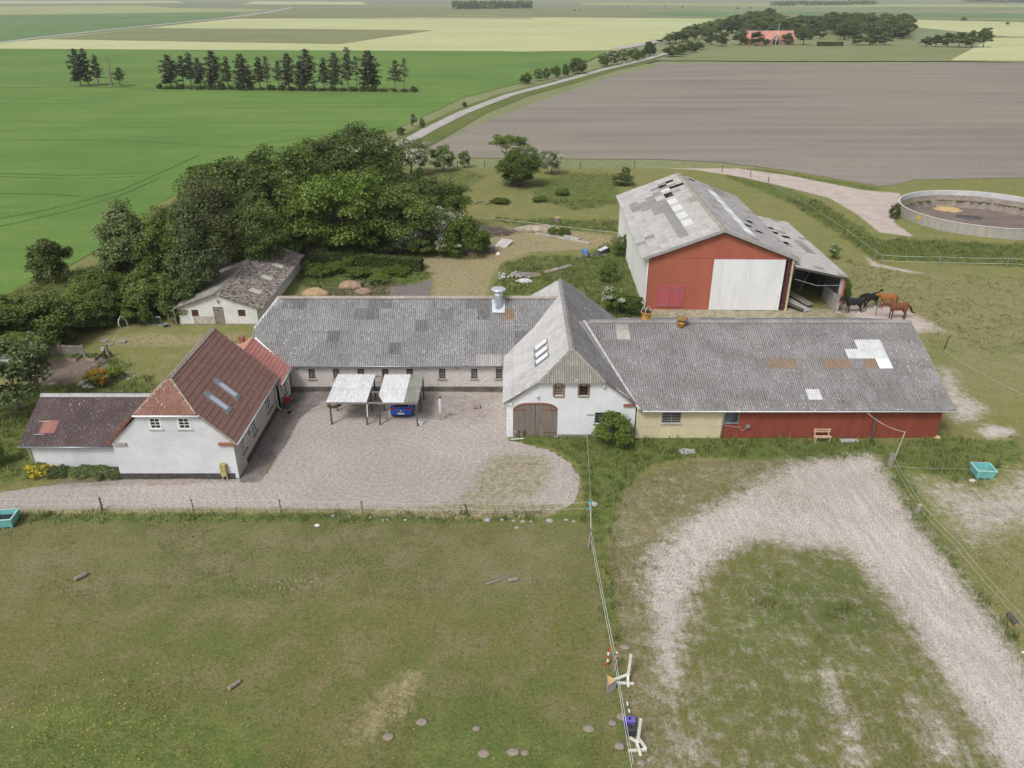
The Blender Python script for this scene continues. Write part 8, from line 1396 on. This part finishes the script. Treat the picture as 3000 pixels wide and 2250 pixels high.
# ------------------------------------------------------------------ horses
def ell(c, n1, n2, a, b, n=12): return [tuple(Vector(c) + Vector(n1) * a * math.cos(2 * math.pi * i / n) + Vector(n2) * b * math.sin(2 * math.pi * i / n)) for i in range(n)]
def horse(lab, loc, rz, coat, points, scale=1.0, poll=(1.42, 1.5), nose=(1.78, 1.1), tail=0, turn=0.0, stance=0, sock=False):
    t = thing('horse', lab, 'horse', (loc[0], loc[1], 0), rz, 'horses behind the red-fronted barn', (scale,) * 3)
    m = MB(); m.loft([ell((x, 0, z), (0, 1, 0), (0, 0, 1), a, b) for x, z, a, b in ((-.92, 1.28, .07, .12), (-.86, 1.29, .2, .24), (-.66, 1.29, .285, .33), (-.4, 1.25, .285, .34), (-.1, 1.2, .31, .37), (.2, 1.2, .30, .385), (.45, 1.25, .27, .38), (.65, 1.28, .22, .33), (.8, 1.26, .13, .2))])
    p0, p1 = Vector((.62, 0, 1.38)), Vector((poll[0], turn * .5, poll[1])); up = (p1 - p0).cross(Vector((0, 1, 0))).normalized()
    m.loft([ell(p0.lerp(p1, k) + up * (.03 * math.sin(k * 3.14)), (0, 1, 0), up, a, b) for k, a, b in ((-.15, .17, .3), (.15, .15, .27), (.4, .12, .22), (.7, .095, .175), (1.0, .09, .14), (1.08, .06, .09))])
    n0 = Vector((nose[0], turn, nose[1])); hd = n0 - p1; hu_ = hd.cross(Vector((0, 1, 0))).normalized()
    m.loft([ell(p1 + hd * k, (0, 1, 0), hu_, a, b) for k, a, b in ((-.12, .06, .08), (.05, .1, .14), (.3, .1, .15), (.6, .07, .105), (.85, .062, .08), (1.0, .055, .06))])
    for sg in (-1, 1): m.tube([p1 + Vector((-.02, sg * .06, .08)), p1 + Vector((-.0, sg * .075, .2))], [.035, .008], 6)
    so_ = [(.0, .08), (.06, -.05), (.1, 0.0)][stance]
    for sg, o1, o2 in ((-1, so_[0], -so_[1]), (1, so_[1], so_[0])):
        m.tube([(.5, sg * .15, 1.2), (.53, sg * .17, .98), (.55 + o1 * .5, sg * .15, .76), (.56 + o1, sg * .14, .5), (.56 + o1, sg * .14, .3), (.55 + o1, sg * .14, .15), (.59 + o1, sg * .14, .07), (.61 + o1, sg * .14, .0)], [.16, .13, .085, .06, .042, .048, .045, .065], 8)
        m.tube([(-.62, sg * .13, 1.25), (-.58, sg * .18, 1.0), (-.56 + o2 * .3, sg * .17, .8), (-.78 + o2, sg * .16, .56), (-.77 + o2, sg * .16, .36), (-.75 + o2, sg * .16, .15), (-.7 + o2, sg * .16, .07), (-.68 + o2, sg * .16, 0)], [.24, .2, .13, .07, .048, .052, .048, .068], 8)
    g = G('coat'); xyz = g.n('SeparateXYZ', {0: g.obj()}).outputs; nz = g.noise(g.obj(), 3, 3); c_ = g.gain(coat, g.step(nz, .3, .7, .85, 1.15)); c_ = g.mix(g.step(g.math('ADD', xyz[2], g.math('MULTIPLY', nz, .15)), .45, .75), points, c_)
    if sock: c_ = g.mix(g.math('MULTIPLY', g.step(xyz[2], .16, .2, 1.0, 0.0), g.step(xyz[0], -.3, -.2, 1.0, 0.0)), c_, (.6, .58, .55))
    remeshed(m, 'body', g.bsdf(c_, .42, None, 0, .4), t, .026)
    hair = plain('horse_hair', tuple(k * .8 for k in points), .7, .2, 6); mn = MB()
    for i in range(10):
        k = i / 9; c = p0.lerp(p1, k) + up * (.27 - .13 * k if up.z > 0 else -.27 + .13 * k); mn.hexa([c + Vector(v) for v in ((-.06, -.03, -.12), (.06, -.03, -.12), (.06, .03, -.12), (-.06, .03, -.12), (-.05, -.12, .0), (.05, -.12, .0), (.05, .015, .03), (-.05, .015, .03))])
    mm = mn.mesh('mane', hair); link('mane', mm, t)
    tl = MB(); pth = {0: [(-.9, 0, 1.36), (-1.02, 0, 1.25), (-1.06, 0, .95), (-1.03, 0, .6), (-1.0, 0, .45)], 1: [(-.9, 0, 1.36), (-1.08, 0, 1.22), (-1.16, .02, .95), (-1.32, .04, .72), (-1.62, .06, .62)], 2: [(-.9, 0, 1.38), (-1.05, 0, 1.6), (-1.2, 0, 1.72), (-1.38, 0, 1.66), (-1.45, .02, 1.5)]}[tail]; tl.tube(pth, [.05, .075, .1, .08, .025], 8); link('tail', tl.mesh('tail', hair, None, True), t); return t
BLK, BLKP = (.013, .0125, .014), (.008, .008, .009)
q = P(2489, 917); horse('black horse nearest the lean-to, wearing a halter', (q.x + .3, q.y), R(180), BLK, BLKP, 1.05, (1.3, 1.72), (1.62, 1.38), 0, .12, 1, True)
q = P(2546, 903); horse('black horse with raised tail behind the first black horse', (q.x, q.y), R(205), (.014, .0135, .016), BLKP, 1.08, (1.45, 1.45), (1.85, 1.15), 2, 0, 0, True)
q = P(2600, 908); horse('chestnut horse half hidden behind the bay horse', (q.x + .1, q.y + .6), R(184), (.32, .125, .038), (.24, .09, .03), 1.0, (1.42, 1.55), (1.8, 1.2), 0, 0, 2)
q = P(2624, 933); horse('bay horse with black mane and flowing tail in front', (q.x, q.y - .1), R(178), (.17, .058, .028), (.014, .011, .010), 1.1, (1.48, 1.5), (1.88, 1.12), 1, 0, 1)
# ------------------------------------------------------------------ summer haze over the flat land
def haze(density):
    m = MB(); m.box(-8900, 8900, -290, 15900, -1.4, 31.5); o = m.build('haze', None)
    o.data.materials.clear(); g = G('haze_air'); v = g.n('VolumePrincipled', {'Color': (.86, .90, .94, 1), 'Density': density, 'Anisotropy': .0}); g.t.links.new(v.outputs[0], g.out.inputs['Volume']); o.data.materials.append(g.mat)
    return tag(o, 'thin pale summer haze lying over the farmland', 'haze', kind='stuff')
haze(.00013)
